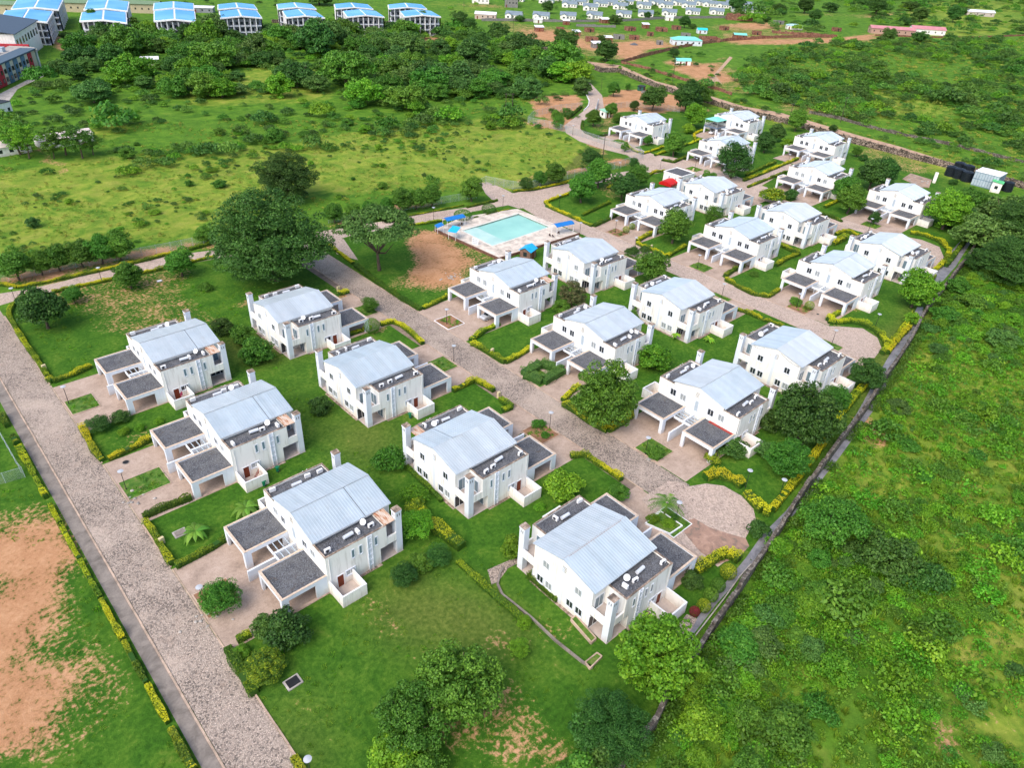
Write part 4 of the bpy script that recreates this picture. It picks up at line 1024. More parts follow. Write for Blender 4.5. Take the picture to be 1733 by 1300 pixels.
wall_line('block_wall', [(975, 44), (1042, 46)], 1.6, .3, M['grey_block'], 'short dark wall among the unfinished brick huts', seed=12)
wall_line('block_wall', [(460, 38), (560, 39), (640, 40), (690, 40)], 1.8, .3, M['mossy'], 'dark wall running behind the blue-roofed blocks', seed=13, step=8)
wall_line('garden_kerb', [(985, 152), (992, 160), (997, 170), (996, 179), (988, 187)], .35, .3, M['white'], 'curved white kerb at the bend of the entrance road', seed=14, var=0, step=1.5)
def mesh_mat():
    t = NT('chain_link'); g = t.geo(); tr = t.n.new('ShaderNodeBsdfTransparent'); mx = t.n.new('ShaderNodeMixShader')
    sep = t.n.new('ShaderNodeSeparateXYZ'); t.L(g, sep.inputs[0]); h = t.math('ADD', sep.outputs[0], sep.outputs[1])
    u = t.math('ABSOLUTE', t.math('SUBTRACT', t.math('FRACT', t.math('MULTIPLY', t.math('ADD', h, sep.outputs[2]), 9.0)), .5))
    v = t.math('ABSOLUTE', t.math('SUBTRACT', t.math('FRACT', t.math('MULTIPLY', t.math('SUBTRACT', h, sep.outputs[2]), 9.0)), .5))
    w = t.math('MAXIMUM', t.math('GREATER_THAN', u, .43), t.math('GREATER_THAN', v, .43))
    t.L(w, mx.inputs[0]); t.L(tr.outputs[0], mx.inputs[1]); t.L(t.b.outputs[0], mx.inputs[2]); t.L(mx.outputs[0], t.out.inputs['Surface'])
    t.color((.42, .46, .46)).set(Roughness=.5, Metallic=.3); return t.m
M['chain'] = mesh_mat()
def fence(px, h, label, step=3.0):
    w = [at(*p) for p in px]; o = tag(empty('chain_link_fence', (w[0].x, w[0].y, 0)), label, 'fence', 'wire fences'); del o['group']
    for i in range(len(w)-1):
        a, b = w[i]-w[0], w[i+1]-w[0]; L = (b-a).length; n = max(1, int(round(L/step)))
        MB().add([(a.x, a.y, .02), (b.x, b.y, .02), (b.x, b.y, h), (a.x, a.y, h)], [(0, 1, 2, 3)]).build('wire_mesh', M['chain'], o)
        for k in range(n):
            c_ = a+(b-a)*(k/n); MB().tube((c_.x, c_.y, 0), (c_.x, c_.y, h+.1), .035, n=5).build('post', M['panel_grey'], o)
        t_ = MB(); t_.tube((a.x, a.y, h), (b.x, b.y, h), .02, n=4); t_.build('top_rail', M['panel_grey'], o)
    return o
fence([(-30, 485), (38, 471), (107, 457), (216, 438), (290, 424), (363, 409)], 2.2, 'long wire fence behind the row of young trees at the left')
fence([(556, 378), (700, 353), (806, 335)], 2.2, 'wire fence behind the tree row near the middle of the upper road')
fence([(806, 335), (806, 320), (822, 311), (868, 320), (890, 322), (960, 303), (1050, 284), (1088, 268), (1080, 259), (1040, 250), (985, 232), (930, 216), (893, 208), (902, 198), (940, 188), (985, 183)], 2.6, 'tall grey wire fence curving round the grass near the entrance road')
fence([(1024, 186), (1060, 181), (1110, 184), (1150, 190)], 2.4, 'wire fence running right from the guard house over bare ground')
fence([(-25, 695), (5, 745), (36, 800), (43, 808), (10, 818), (-30, 828)], 2.0, 'wire fence corner at the left edge beside the yellow hedge')

# ------------------------------------------------------------------ lamps, poles
def lamp_proto():
    o = empty('street_lamp'); h = 3.6
    MB().tube((0, 0, 0), (0, 0, h), .055, .04, n=8).build('pole', M['dark'], o); MB().tube((0, 0, 0), (0, 0, .35), .09, n=8).build('base', M['dark'], o)
    MB().lathe([(.10, 0), (.42, .05), (.44, .10), (.15, .16)], (0, 0, h), 14).build('disc_shade', M['lamp_disc'], o)
    MB().lathe([(.10, -.18), (.13, -.02), (.08, .0)], (0, 0, h), 10).build('bulb_housing', M['white'], o); return o
lamp0 = lamp_proto()
LAMPS = [((117, 684), 'lamp on the grass bed of the uppermost twin house by the left road'), ((214, 829), 'lamp on the grass bed before the second twin house by the left road'), ((346, 1027), 'lamp beside the round dome tree at the lower left'),
 ((527, 1318), 'nearest lamp, at the bottom edge on the lawn'), ((173, 478), 'lamp on the upper left road between hedges and round trees'), ((28, 514), 'lamp at the upper left road corner'),
 ((756, 549), 'lamp on the bare red bed before the pool-side twin house'), ((768, 612), 'lamp on the near side of the central road, beside a small grass patch'), ((930, 727), 'lamp on the near side of the central road above the round bright trees'),
 ((1092, 770), 'lamp on the bed with a small bush before the red-stripped carport'), ((1221, 504), 'lamp at the left edge of the second road, in front of a white house'), ((1180, 454), 'lamp on a bed before the carports below the round tree'),
 ((1407, 584), 'lamp beside the second turning place'), ((1348, 521), 'lamp in the red brick bed'), ((1480, 556), 'lamp on the lawn behind the curved hedge of the second turning place'), ((1261, 826), 'lamp at the curved yellow hedge of the near turning place'),
 ((1318, 842), 'tall lamp at the drain side of the near turning place'), ((1143, 881), 'lamp beside the palm in the white-edged planter'), ((946, 350), 'lamp on the lawn corner above the pool'), ((851, 351), 'lamp at the far corner of the pool by the junction'),
 ((734, 372), 'lamp left of the pool on the upper road'), ((600, 394), 'lamp on the upper road behind the spreading acacia'), ((981, 398), 'lamp at the right end of the pool deck'), ((1041, 394), 'lamp on the small bed with yellow shrubs'),
 ((1074, 424), 'lamp at the dark shrub beside the second road'), ((969, 228), 'lamp on the entrance road'), ((1117, 286), 'lamp at the upper junction'), ((1047, 293), 'lamp on the road between the yellow hedge and round trees'),
 ((1470, 390), 'lamp on the bed before the far right twin house'), ((1333, 278), 'lamp before the carport near the dirt road'), ((1176, 285), 'lamp before the house with the dome-shaped tree')]
for i, (px, lb) in enumerate(LAMPS):
    o = lamp0 if i == 0 else copy_tree(lamp0); p = at(*px); o.location = (p.x, p.y, 0); tag(o, 'black '+lb if i != 3 else 'black pole lamp with a pale disc at the bottom edge on the lawn', 'street lamp', 'street lamps')
def upole(px, h, label, cross=True, r=.14):
    p = at(*px); o = tag(empty('utility_pole', (p.x, p.y, 0), -YAW*.4), label, 'utility pole', 'utility poles')
    MB().tube((0, 0, 0), (0, 0, h), r, r*.7, n=8).build('pole', M['wood_pole'], o)
    if cross:
        MB().box(-.9, .9, -.06, .06, h-.5, h-.36).build('crossarm', M['wood_pole'], o)
        for x in (-.8, 0, .8): MB().tube((x, 0, h-.36), (x, 0, h-.15), .04).build('insulator', M['panel_grey'], o)
upole((1020, 268), 9, 'dark pole beside the wire fence near the entrance road'); upole((1138, 137), 11, 'dark pole left of the small turquoise-roofed huts'); upole((1422, 207), 11, 'dark leaning pole across the dirt road from the estate')
upole((868, 63), 11, 'dark pole at the bend of the dirt road'); upole((785, 24), 11, 'dark pole near the far green field at the top'); upole((1335, 206), 8, 'slim pole on the near side of the dirt road'); upole((972, 141), 6, 'slim pole on the dry verge of the entrance road', False, .08); upole((1017, 155), 6, 'slim pole left of the tree on the dry verge', False, .08)
hp = at(855, 204); hq = at(866, 204); o = tag(empty('pylon', (hp.x, hp.y, 0)), 'two-legged power pylon standing in the yellow-green field', 'utility pole'); v = hq-hp
MB().tube((0, 0, 0), (0, 0, 11), .17, .12, n=8).build('pole', M['wood_pole'], o); MB().tube((v.x, v.y, 0), (v.x, v.y, 11), .17, .12, n=8).build('pole', M['wood_pole'], o)
MB().tube(tuple(-v*.25+Vector((0, 0, 10.6))), tuple(v*1.25+Vector((0, 0, 10.6))), .1, n=6).build('crossarm', M['wood_pole'], o)
# transformer and gear behind the wall
box_hut('substation', (1085, 153), 3, 3, 2.2, .3, 'small dark green substation box behind the estate, on bare earth', 'substation', simple('dark_green_metal', (.02, .10, .07), .5), M['dark'], 'flat', wins=1)
wall_line('block_wall', [(1085, 157), (1115, 160), (1120, 152)], 1.4, .3, M['grey_block'], 'grey block walls of a roofless hut beside the substation', seed=15)

# ------------------------------------------------------------------ far buildings
BL = [('F', 7, [(-2, 35), (80, 37), (91, 18.5), (9, 17)]), ('F', 8, [(134, 35), (215, 38), (214, 20), (138, 20)]), ('F', 9, [(260, 35), (332, 36), (330, 18.5), (260, 18)]), ('F', 10, [(372, 30), (444, 29.5), (435, 17.5), (370, 18.5)]),
      ('F', 11, [(484, 29), (550, 29.3), (533, 17.3), (477, 18)]), ('F', 12, [(587, 28), (651, 28), (636.5, 18), (579.5, 18)]), ('F', 13, [(684, 27.7), (746.6, 27.7), (730, 18), (676, 18.5)]),
      ('K', 7, [(18, 15), (99, 16), (108, -3), (30, -4)]), ('K', 8, [(141, 16), (216, 18), (219, 2), (148, 0)]), ('K', 9, [(258.5, 16), (329, 16), (328, 5), (260, 4.6)]), ('K', 10, [(368, 15), (436, 15), (430, 7), (368, 7)]),
      ('K', 11, [(469, 14.5), (536, 14.5), (527, 6.5), (467.6, 6.5)]), ('K', 12, [(567, 14), (632, 14.5), (623, 7), (564.6, 6.5)]), ('K', 13, [(657, 14), (723, 14.5), (714, 7), (656, 7.4)])]
M['roof_blue'] = (lambda t: (t.color(t.ramp(t.noise(t.geo(), .05, 4), [(.35, (.07, .33, .68)), (.65, (.16, .46, .80))])).set(Roughness=.4), t.m)[1])(NT('blue_roof_sheet'))
M['grey_facade'] = simple('grey_facade', (.24, .25, .27), .8, var=.3, sc=.3)
BORD = ['leftmost', 'second from left', 'third from left', 'middle', 'fifth from left', 'sixth from left', 'rightmost']
for row, num, px in BL:
    H = 11.5; q = [at(x, y, H) for x, y in px]; c0 = sum(q, Vector())/4; loc = Vector((c0.x, c0.y, 0))
    o = tag(empty('apartment_block', tuple(loc)), f'blue-roofed block, {BORD[num-7]} of the {"front" if row=="F" else "rear"} row at the top left', 'building', 'blue-roofed blocks at the top left')
    a, b, c_, d_ = [v-c0 for v in q]
    mf, mk_ = (a+b)/2, (d_+c_)/2
    up = Vector((0, 0, 1.0)); z = Vector((0, 0, H))
    for (p0, p1, p2, p3), nm in (((a, mf, mk_, d_), 0), ((mf, b, c_, mk_), 1)):
        ins = lambda p, cc: p+(cc-p)*.03
        rp = [p0, p1, p2, p3]; hh = [0, 1, 1, 0] if nm == 0 else [1, 0, 0, 1]; cc = sum(rp, Vector())/4
        base = [p+Vector((0, 0, H+h_*1.1)) for p, h_ in zip(rp, hh)]
        cb_ = sum(base, Vector())/4
        m = MB(); top = [cb_+(p-cb_)*.90 for p in base]
        m.add([tuple(p+Vector((0, 0, .25))) for p in top]+[tuple(p+Vector((0, 0, .0))) for p in top], [(0, 1, 2, 3), (0, 4, 5, 1), (1, 5, 6, 2), (2, 6, 7, 3), (3, 7, 4, 0)]); m.build('roof_panel', M['roof_blue'], o)
        m = MB(); m.add([tuple(p) for p in base]+[tuple(p-Vector((0, 0, .7))) for p in base], [(0, 1, 2, 3), (7, 6, 5, 4), (0, 4, 5, 1), (1, 5, 6, 2), (2, 6, 7, 3), (3, 7, 4, 0)]); m.build('roof_frame', M['white'], o)
    ins = lambda p, k: p*k
    m = MB(); m.prism([(v.x*.84, v.y*.84) for v in (a, b, c_, d_)], 0, H-.75); m.build('wall', M['grey_facade'], o)
    for s_ in range(3): MB().prism([(v.x*.93, v.y*.93) for v in (a, b, c_, d_)], 3.4*s_+3.0-3.0+.02 if s_ == 0 else 3.4*s_, 3.4*s_+.35).build('floor_slab', M['wall_grey'], o)
    for (p0, p1, n) in ((a, b, 7), (a, d_, 6), (b, c_, 6)):
        for k in range(n+1):
            v = (p0+(p1-p0)*(k/n))*.95; MB().box(v.x-.25, v.x+.25, v.y-.25, v.y+.25, 0, H-.3).build('post', M['white'], o)
        for s_ in range(3):
            for k in range(n):
                v0 = (p0+(p1-p0)*((k+.5)/n))*.845; dd = (p1-p0).normalized(); MB().obox((v0.x, v0.y), (dd.x, dd.y), (p1-p0).length/n*.5, .2, 3.4*s_+.9, 3.4*s_+2.4).build('window', M['glass'], o)
# low green-roofed buildings behind
for px, lb in (((25, 22), 'low green-roofed building left of the rear blue roofs'), ((121, 18), 'low green-roofed building between the first two blue-roofed blocks'), ((240, 20), 'low green-roofed cream building between the second and third blue-roofed blocks')):
    box_hut('school_building', px, 26, 10, 6, math.radians(-35), lb, 'building', simple('cream_render', (.50, .42, .28), .8), simple('green_roof', (.16, .24, .14), .7, var=.2), 'gable', 1.5, .8, 6, door=False)
box_hut('open_shed', (345, 20), 14, 7, 3.2, math.radians(-35), 'white-roofed shed between the third and fourth blue-roofed blocks', 'shed', M['grey_facade'], M['white'], 'shed', .6, .4, 3)
box_hut('forest_shed', (253, 108), 9, 5, 2.6, math.radians(-20), 'small white roof showing among the dark trees of the wood', 'shed', M['wall'], M['white'], 'shed', .6, .3, 2)
# long white cabins at the left
def cabin(pa, pb, d, h, label):
    a, b = at(*pa), at(*pb); c0 = (a+b)/2; dr = (b-a).normalized(); L = (b-a).length; n = Vector((-dr.y, dr.x, 0)); c1 = c0+n*d/2
    o = tag(empty('cabin', (c1.x, c1.y, 0), math.atan2(dr.y, dr.x)), label, 'cabin', 'long white cabins'); del o['group']
    MB().box(-L/2, L/2, -d/2, d/2, 0, h).build('wall', M['wall'], o)
    r = MB(); r.add([(-L/2-.4, -d/2-.4, h-.1), (L/2+.4, -d/2-.4, h-.1), (L/2+.4, 0, h+1.1), (-L/2-.4, 0, h+1.1), (L/2+.4, d/2+.4, h-.1), (-L/2-.4, d/2+.4, h-.1), (-L/2-.4, -d/2-.4, h-.2), (L/2+.4, -d/2-.4, h-.2), (L/2+.4, d/2+.4, h-.2), (-L/2-.4, d/2+.4, h-.2)],
        [(0, 1, 2, 3), (3, 2, 4, 5), (0, 6, 7, 1), (4, 8, 9, 5), (0, 3, 5, 9, 6), (1, 7, 8, 4, 2), (6, 9, 8, 7)]); r.build('roof', simple('pinkish_sheet', (.60, .52, .48), .7, var=.2, sc=.5), o)
    for k in range(int(L/3.2)):
        x = -L/2+1.6+k*3.2; MB().box(x-.6, x+.6, -d/2-.04, -d/2, 1.0, 2.1).build('window', M['glass'], o)
cabin((-25, 270), (55, 257), 7, 3.0, 'long white cabin cut by the left edge of the picture'); cabin((72, 254), (160, 240), 7, 3.0, 'long white cabin half hidden by thin trees at the left')
# hotel with coloured panels
pa, pb = at(-45, 172), at(67, 117); dr = (pb-pa).normalized(); L = (pb-pa).length; Hh = 9.6; n = Vector((-dr.y, dr.x, 0))
c1 = (pa+pb)/2+n*8; hot = tag(empty('hotel', (c1.x, c1.y, 0), math.atan2(dr.y, dr.x)), 'modern building with red, blue and cream wall panels at the left edge', 'building')
MB().box(-L/2, L/2, -8, 8, 0, Hh-1).build('wall', simple('cream_plaster', (.55, .50, .38), .8), hot)
MB().box(-L/2-1, L/2+.5, -8.8, -2, Hh-.999, Hh-.4).build('roof_strip', simple('slate_sheet', (.08, .12, .16), .6), hot)
MB().box(-L/2, L/2, -2, 8, Hh-.998, Hh-.7).build('roof_terrace', M['conc_pale'], hot)
rd, bl_, cr = simple('red_panel', (.42, .035, .05), .6), simple('blue_panel', (.10, .19, .28), .6), simple('cream_panel', (.60, .56, .44), .7)
npn = 16
for k in range(npn):
    x1 = L/2-5-k*(L-5)/npn; x0 = x1-(L-5)/npn; typ = [rd, cr, bl_, cr, bl_, cr, bl_, cr, rd, rd, cr, bl_, cr, bl_, cr, rd][k]
    MB().box(x0+.05, x1-.05, -8.25-(.3 if typ is not cr else 0), -8.001, .2, Hh-1.2).build('wall_panel', typ, hot)
    for zf in (1.4, 4.6): MB().box((x0+x1)/2-.7, (x0+x1)/2+.7, -8.65, -8.551 if typ is not cr else -8.251, zf, zf+1.7).build('window', M['glass'], hot)
gm = MB(); gm.prism([(L/2+.02, -8), (L/2+3, -7.5), (L/2+6, -5), (L/2+8, -1), (L/2+8.5, 6), (L/2+.02, 6)], 0, Hh-2); gm.build('glass_corner', M['glass_blue'], hot)
for k, (x, y) in enumerate([(L/2+3, -7.6), (L/2+6.1, -5.1), (L/2+8.2, -1)]): MB().tube((x, y, 0), (x, y, Hh-2), .3).build('column', M['white'], hot)
gm = MB(); gm.prism([(L/2+.03, -8.6), (L/2+3.4, -8.1), (L/2+6.8, -5.4), (L/2+9, -1), (L/2+9.4, 6.5), (L/2+.03, 6.5)], Hh-1.999, Hh-1.2); gm.build('canopy_slab', M['conc_pale'], hot)
rdw = MB(); rdw.box(L/2+9.5, L/2+10.5, -2, 16, 0, Hh-.5); rdw.build('red_fin', rd, hot)
for k in range(5): MB().box(L/2-10-k*6, L/2-7-k*6, 1, 4, Hh-.69, Hh+1.2).build('air_handler', M['panel_grey'], hot)
pc = at(22, 92); h2 = tag(empty('hotel_wing', (pc.x, pc.y, 0), math.atan2(dr.y, dr.x)+.15), 'wing with a dark slate roof behind the colour-panelled building', 'building')
MB().box(-22, 22, -9, 9, 0, 12.7).build('wall', M['wall'], h2); m = MB(); m.add([(-23, -10, 13.01), (23, -10, 13.01), (23, 10, 16), (-23, 10, 16), (-23, -10, 12.7), (23, -10, 12.7), (23, 10, 15.7), (-23, 10, 15.7)], [(0, 1, 2, 3), (7, 6, 5, 4), (0, 4, 5, 1), (1, 5, 6, 2), (2, 6, 7, 3), (3, 7, 4, 0)]); m.build('roof', simple('slate_roof', (.07, .10, .14), .6), h2)
for k in range(8): MB().box(-20+k*5.2, -17.5+k*5.2, -9.05, -9.001, 7, 10).build('window', M['glass'], h2)
sheet_px('road', [(-60, 185), (0, 158), (72, 122), (82, 118), (75, 128), (30, 150), (10, 178), (-60, 215)], M['conc_pale'], .03)
box_hut('gate_house', (4, 196), 6, 5, 5, .6, 'small white building with a dark roof at the left edge', 'building', M['wall'], M['dark'], 'flat', wins=2)
# far bungalows
EST = [(870, 30), (916, 31), (961, 31), (1006, 30), (1055, 28), (1092, 27), (1132, 25), (1172, 23), (1212, 23), (1249, 19), (1281, 21), (964, 11), (999, 16), (1016, 10), (1050, 14), (1089, 13), (1126, 12), (1165, 12), (1200, 10), (1221, 12), (1060, 6), (1100, 5), (1145, 5), (1185, 5), (985, 3), (1022, 2), (1262, 12), (1239, 10), (925, 4), (875, 1), (905, -2), (950, 0), (1000, -2), (1040, -1), (1075, 0), (1112, -1), (1130, 2), (1165, 1), (1205, 2), (1220, -1), (980, 7), (1033, 8), (1110, 8), (1148, 8), (1185, 8)]
slate = simple('blue_grey_roof', (.19, .24, .28), .7, var=.15, sc=.3)
def bungalow():
    o = empty('bungalow'); b = MB(); w, d, h = 13, 9, 3.0
    b.box(-w/2, w/2, -d/2, d/2, 0, h); b.box(-w/2+.5, -w/2+5.5, -d/2-3, -d/2, 0, h)
    b.add([(-w/2, -d/2, h), (-w/2, d/2, h), (-w/2, 0, h+2.2), (w/2, -d/2, h), (w/2, d/2, h), (w/2, 0, h+2.2)], [(0, 2, 1), (3, 4, 5), (0, 3, 5, 2), (1, 2, 5, 4)])
    b.add([(-w/2+.5, -d/2-3, h), (-w/2+5.5, -d/2-3, h), (-w/2+3, -d/2-3, h+1.3), (-w/2+3, -1.5, h+1.3), (-w/2+5.5, -1.5, h), (-w/2+.5, -1.5, h)], [(0, 1, 2), (1, 4, 3, 2), (0, 2, 3, 5)]); b.build('wall', M['wall'], o)
    r = MB()
    for s in (-1, 1): r.add([(-w/2-.4, 0, h+2.35), (w/2+.4, 0, h+2.35), (w/2+.4, s*(d/2+.5), h-.1), (-w/2-.4, s*(d/2+.5), h-.1)], [(0, 1, 2, 3) if s < 0 else (3, 2, 1, 0)])
    for s in (-1, 1): r.add([(-w/2+3, -d/2-3.4, h+1.45), (-w/2+3, -1.0, h+1.45), (-w/2+3+s*2.9, -1.0, h+.05), (-w/2+3+s*2.9, -d/2-3.4, h+.05)], [(0, 1, 2, 3) if s < 0 else (3, 2, 1, 0)])
    r.build('roof', slate, o)
    for x in (0, 2.5, 5): MB().box(x-.5, x+.5, -d/2-.05, -d/2, .9, 2.1).build('window', M['glass'], o)
    MB().box(-w/2+2.2, -w/2+3.8, -d/2-3.05, -d/2-3, .9, 2.1).build('window', M['glass'], o)
    for y in (-2.2, 2.2): MB().box(-w/2-.05, -w/2, y-.5, y+.5, .9, 2.1).build('window', M['glass'], o)
    return o
bg0 = bungalow()
ORD = ['first', 'second', 'third', 'fourth', 'fifth', 'sixth', 'seventh', 'eighth', 'ninth', 'tenth', 'eleventh', 'twelfth']+[f'{k}th' for k in range(13, 40)]
ROWL = {'front row': sorted(p[0] for p in EST[:11]), 'second row': sorted(p[0] for p in EST[11:20]), 'back rows': sorted(p[0] for p in EST[20:])}
for i, px in enumerate(EST):
    o = bg0 if i == 0 else copy_tree(bg0); p = at(*px); o.location = (p.x, p.y, 0); o.rotation_euler = (0, 0, math.radians(-52)+rng.normal()*.05)
    k = .95 if px[1] > 20 else .98; o.scale = (k, k, k)
    rw = 'front row' if i < 11 else ('second row' if i < 20 else 'back rows')
    tag(o, f'white grey-roofed bungalow, {ORD[sorted((q[0], j) for j, q in enumerate(EST) if (j < 11, 11 <= j < 20) == (i < 11, 11 <= i < 20)).index((px[0], i))]} from the left in the {rw} of far bungalows', 'bungalow', f'{rw} of far bungalows')
box_hut('house', (813, 5), 14, 9, 5, -.6, 'white two-storey house left of the far bungalows at the top edge', 'house', M['wall'], M['wall_grey'], 'flat', wins=4)
o = box_hut('unfinished_house', (865, 11), 11, 9, 8, -.7, 'dark grey two-storey unfinished house at the top edge', 'building', M['grey_block'], slate, 'gable', 2, .3, 4)
box_hut('warehouse', (822, 31), 16, 8, 3.6, -.8, 'low pinkish building with a white roof left of the far bungalows', 'building', simple('pink_wall', (.55, .42, .36), .8), M['white'], 'gable', 1.4, .3, 4)
HUTS = [((958, 41), 5, 'brick hut with a white sheet roof below the second bungalow', M['brick_red'], M['white'], 'shed'), ((910, 38), 6, 'white hut behind the dark wall, left of the brick huts', M['wall'], M['white'], 'gable'), ((997, 53), 6, 'small roofless brick hut on bare ground', M['brick_red'], None, None),
 ((1001, 69), 8, 'larger roofless brick hut left of the lone small tree', M['brick_red'], None, None), ((1029, 70), 5, 'brick hut with a half white roof', M['brick_red'], M['white'], 'shed'), ((1009, 80), 6, 'grey hut with a shiny white roof near the big round tree', M['grey_block'], M['white'], 'shed'),
 ((1047, 65), 7, 'plain grey roofless block', M['grey_block'], None, None), ((1073, 66), 6, 'round-cornered roofless brick hut beside a grey gravel heap', M['brick_red'], None, None), ((1066, 51), 7, 'roofless brick hut in the upper row on grass', M['brick_red'], None, None), ((1119, 52), 8, 'long low brick hut left of a dark bush', M['brick_red'], None, None),
 ((1144, 49), 6, 'square brick hut beside a dark bush', M['brick_red'], None, None), ((1023, 38), 7, 'brick hut with a white roof right beside the tall tree', M['brick_red'], M['white'], 'shed'), ((1132, 34), 6, 'small white hut beside the dark wall of the bungalows', M['wall'], M['white'], 'gable'),
 ((912, 52), 6, 'low pile-like brick hut near the dirt road bend', M['brick_red'], M['wall_grey'], 'shed'), ((1317, 40), 7, 'grey roofless block right of the brick ruin', M['grey_block'], None, None), ((1116, 75), 4, 'very small grey hut on the rubble slope', M['grey_block'], None, None), ((948, 52), 5, 'small roofless brick hut nearest the dirt road bend', M['brick_red'], None, None), ((975, 60), 5, 'brick hut with a pale roof left of the larger roofless one', M['brick_red'], M['wall_grey'], 'shed'), ((1160, 62), 6, 'roofless grey hut just above the turquoise-hipped house', M['grey_block'], None, None), ((1092, 47), 5, 'small brick hut between two roofless ones in the upper row', M['brick_red'], M['white'], 'shed'), ((1225, 50), 6, 'low roofless brick hut right of the cyan roof', M['brick_red'], None, None), ((1280, 58), 6, 'brick hut left of the long unfinished walls', M['brick_red'], None, None), ((1100, 60), 4, 'tiny brick hut above the rubble slope', M['brick_red'], None, None), ((1415, 52), 6, 'roofless brick hut at the right end of the long unfinished walls', M['brick_red'], None, None)]
def roofless(px, w, d, h, rz, label, mat):
    p = at(*px); o = tag(empty('brick_hut', (p.x, p.y, 0), rz), label, 'hut', 'unfinished huts beyond the dirt road')
    b = MB(); t_ = .3; b.box(-w/2, w/2, -d/2, -d/2+t_, 0, h); b.box(-w/2, w/2, d/2-t_, d/2, 0, h*.9); b.box(-w/2, -w/2+t_, -d/2+t_, d/2-t_, 0, h); b.box(w/2-t_, w/2, -d/2+t_, d/2-t_, 0, h*.8); b.build('wall', mat, o)
    MB().box(-.5, .5, -d/2-.03, -d/2-.001, 0, 2).build('doorway', M['dark'], o)
for i, (px, w, lb, wm, rm, rt) in enumerate(HUTS):
    if rt: box_hut('brick_hut', px, w, w*.8, 2.8, math.radians(-40+8*(i % 3)), lb, 'hut', wm, rm, rt, .8, .3, 1, 'unfinished huts beyond the dirt road')
    else: roofless(px, w, w*.8, 2.8, math.radians(-40+8*(i % 3)), lb, wm)
turq = simple('turquoise_roof', (.20, .62, .52), .5, var=.15)
box_hut('house', (1160, 75), 20, 9, 3.4, math.radians(-38), 'grey-white house with a turquoise hipped roof above the red wall', 'house', M['wall_grey'], turq, 'hip', 1.8, .4, 5)
roofless((1200, 69), 13, 9, 3.0, math.radians(-40), 'unfinished brick house right of the turquoise-roofed house', M['brick_red'])
box_hut('hut', (1187, 56), 7, 5, 2.8, math.radians(-40), 'small hut with a bright cyan roof behind the turquoise-roofed house', 'hut', M['wall_grey'], simple('cyan_roof', (.03, .55, .72), .5), 'gable', 1, .3, 2)
box_hut('hut', (1251, 64), 9, 6, 2.6, math.radians(-45), 'low brown hut with a turquoise roof by the red wall', 'hut', M['brick_red'], turq, 'gable', .9, .3, 2)
box_hut('hut', (1343, 49), 12, 6, 3, math.radians(-45), 'small white open hut with a pale blue roof beyond the red walls', 'hut', M['wall'], simple('pale_blue_roof', (.40, .62, .70), .5), 'hip', 1, .3, 4)
box_hut('hut', (1150, 109), 5, 5, 2.6, math.radians(-42), 'left one of two joined white huts with turquoise roofs on bare ground', 'hut', M['wall'], turq, 'gable', 1.1, .3, 1); box_hut('hut', (1160, 109), 5, 4.4, 2.6, math.radians(-42), 'right one of two joined white huts with turquoise roofs on bare ground', 'hut', M['wall'], turq, 'gable', 1.1, .3, 1)
o = tag(empty('brick_ruin', tuple(at(1250, 33))), 'roofless red brick ruin with jagged top right of the bungalows', 'ruin')
for i in range(7):
    for j in range(3):
        if (i+j) % 2 or j == 0: MB().box(-11+i*3.1, -8+i*3.1, -5+j*4, -4.6+j*4, 0, 3.5+2.2*rng.random()).build('wall', M['brick_red'], o)
for i in range(6):
    MB().box(-11+i*4, -10.6+i*4, -4.6, 3, 0, 3+2*rng.random()).build('wall', M['brick_red'], o)
o.rotation_euler = (0, 0, -.75)
o = tag(empty('unfinished_building', tuple(at(1356, 58)), -.85), 'long low unfinished red brick walls by the red boundary wall', 'building')
for i in range(9): MB().box(-22+i*5, -17.3+i*5, -3.2, -2.9, 0, 1.5+rng.random()).build('wall', M['brick_red'], o); MB().box(-22+i*5, -21.6+i*5, -2.9, 3, 0, 1.3+rng.random()).build('wall', M['brick_red'], o)
pinkr = simple('pink_roof', (.52, .22, .24), .6, var=.15, sc=.3)
box_hut('school_building', (1507, 57), 34, 9, 4.2, math.radians(-50), 'long brick school with a pink roof, left one of the two', 'building', simple('pink_brick', (.45, .28, .22), .8), pinkr, 'gable', 1.6, .5, 7, door=False)
box_hut('school_building', (1567, 57), 26, 10, 4.2, math.radians(-50), 'white school wing with a pink roof, right one of the two', 'building', M['wall'], pinkr, 'gable', 1.8, .5, 5, door=False)
box_hut('long_shed', (1656, 26), 26, 9, 4, math.radians(-52), 'long pale shed with a grey roof alone in the field at the upper right', 'shed', simple('pale_brick', (.50, .42, .38), .8), M['wall_grey'], 'gable', 1.5, .5, 4, door=False)
p = at(1073, 75); MB_ = MB().lathe([(3, 0), (1.6, .7), (.3, 1.2)], n=12); o = MB_.build('gravel_heap', M['gravel'], None, (p.x, p.y, 0)); tag(o, 'grey gravel heap on the bare ground among the brick huts', 'heap')

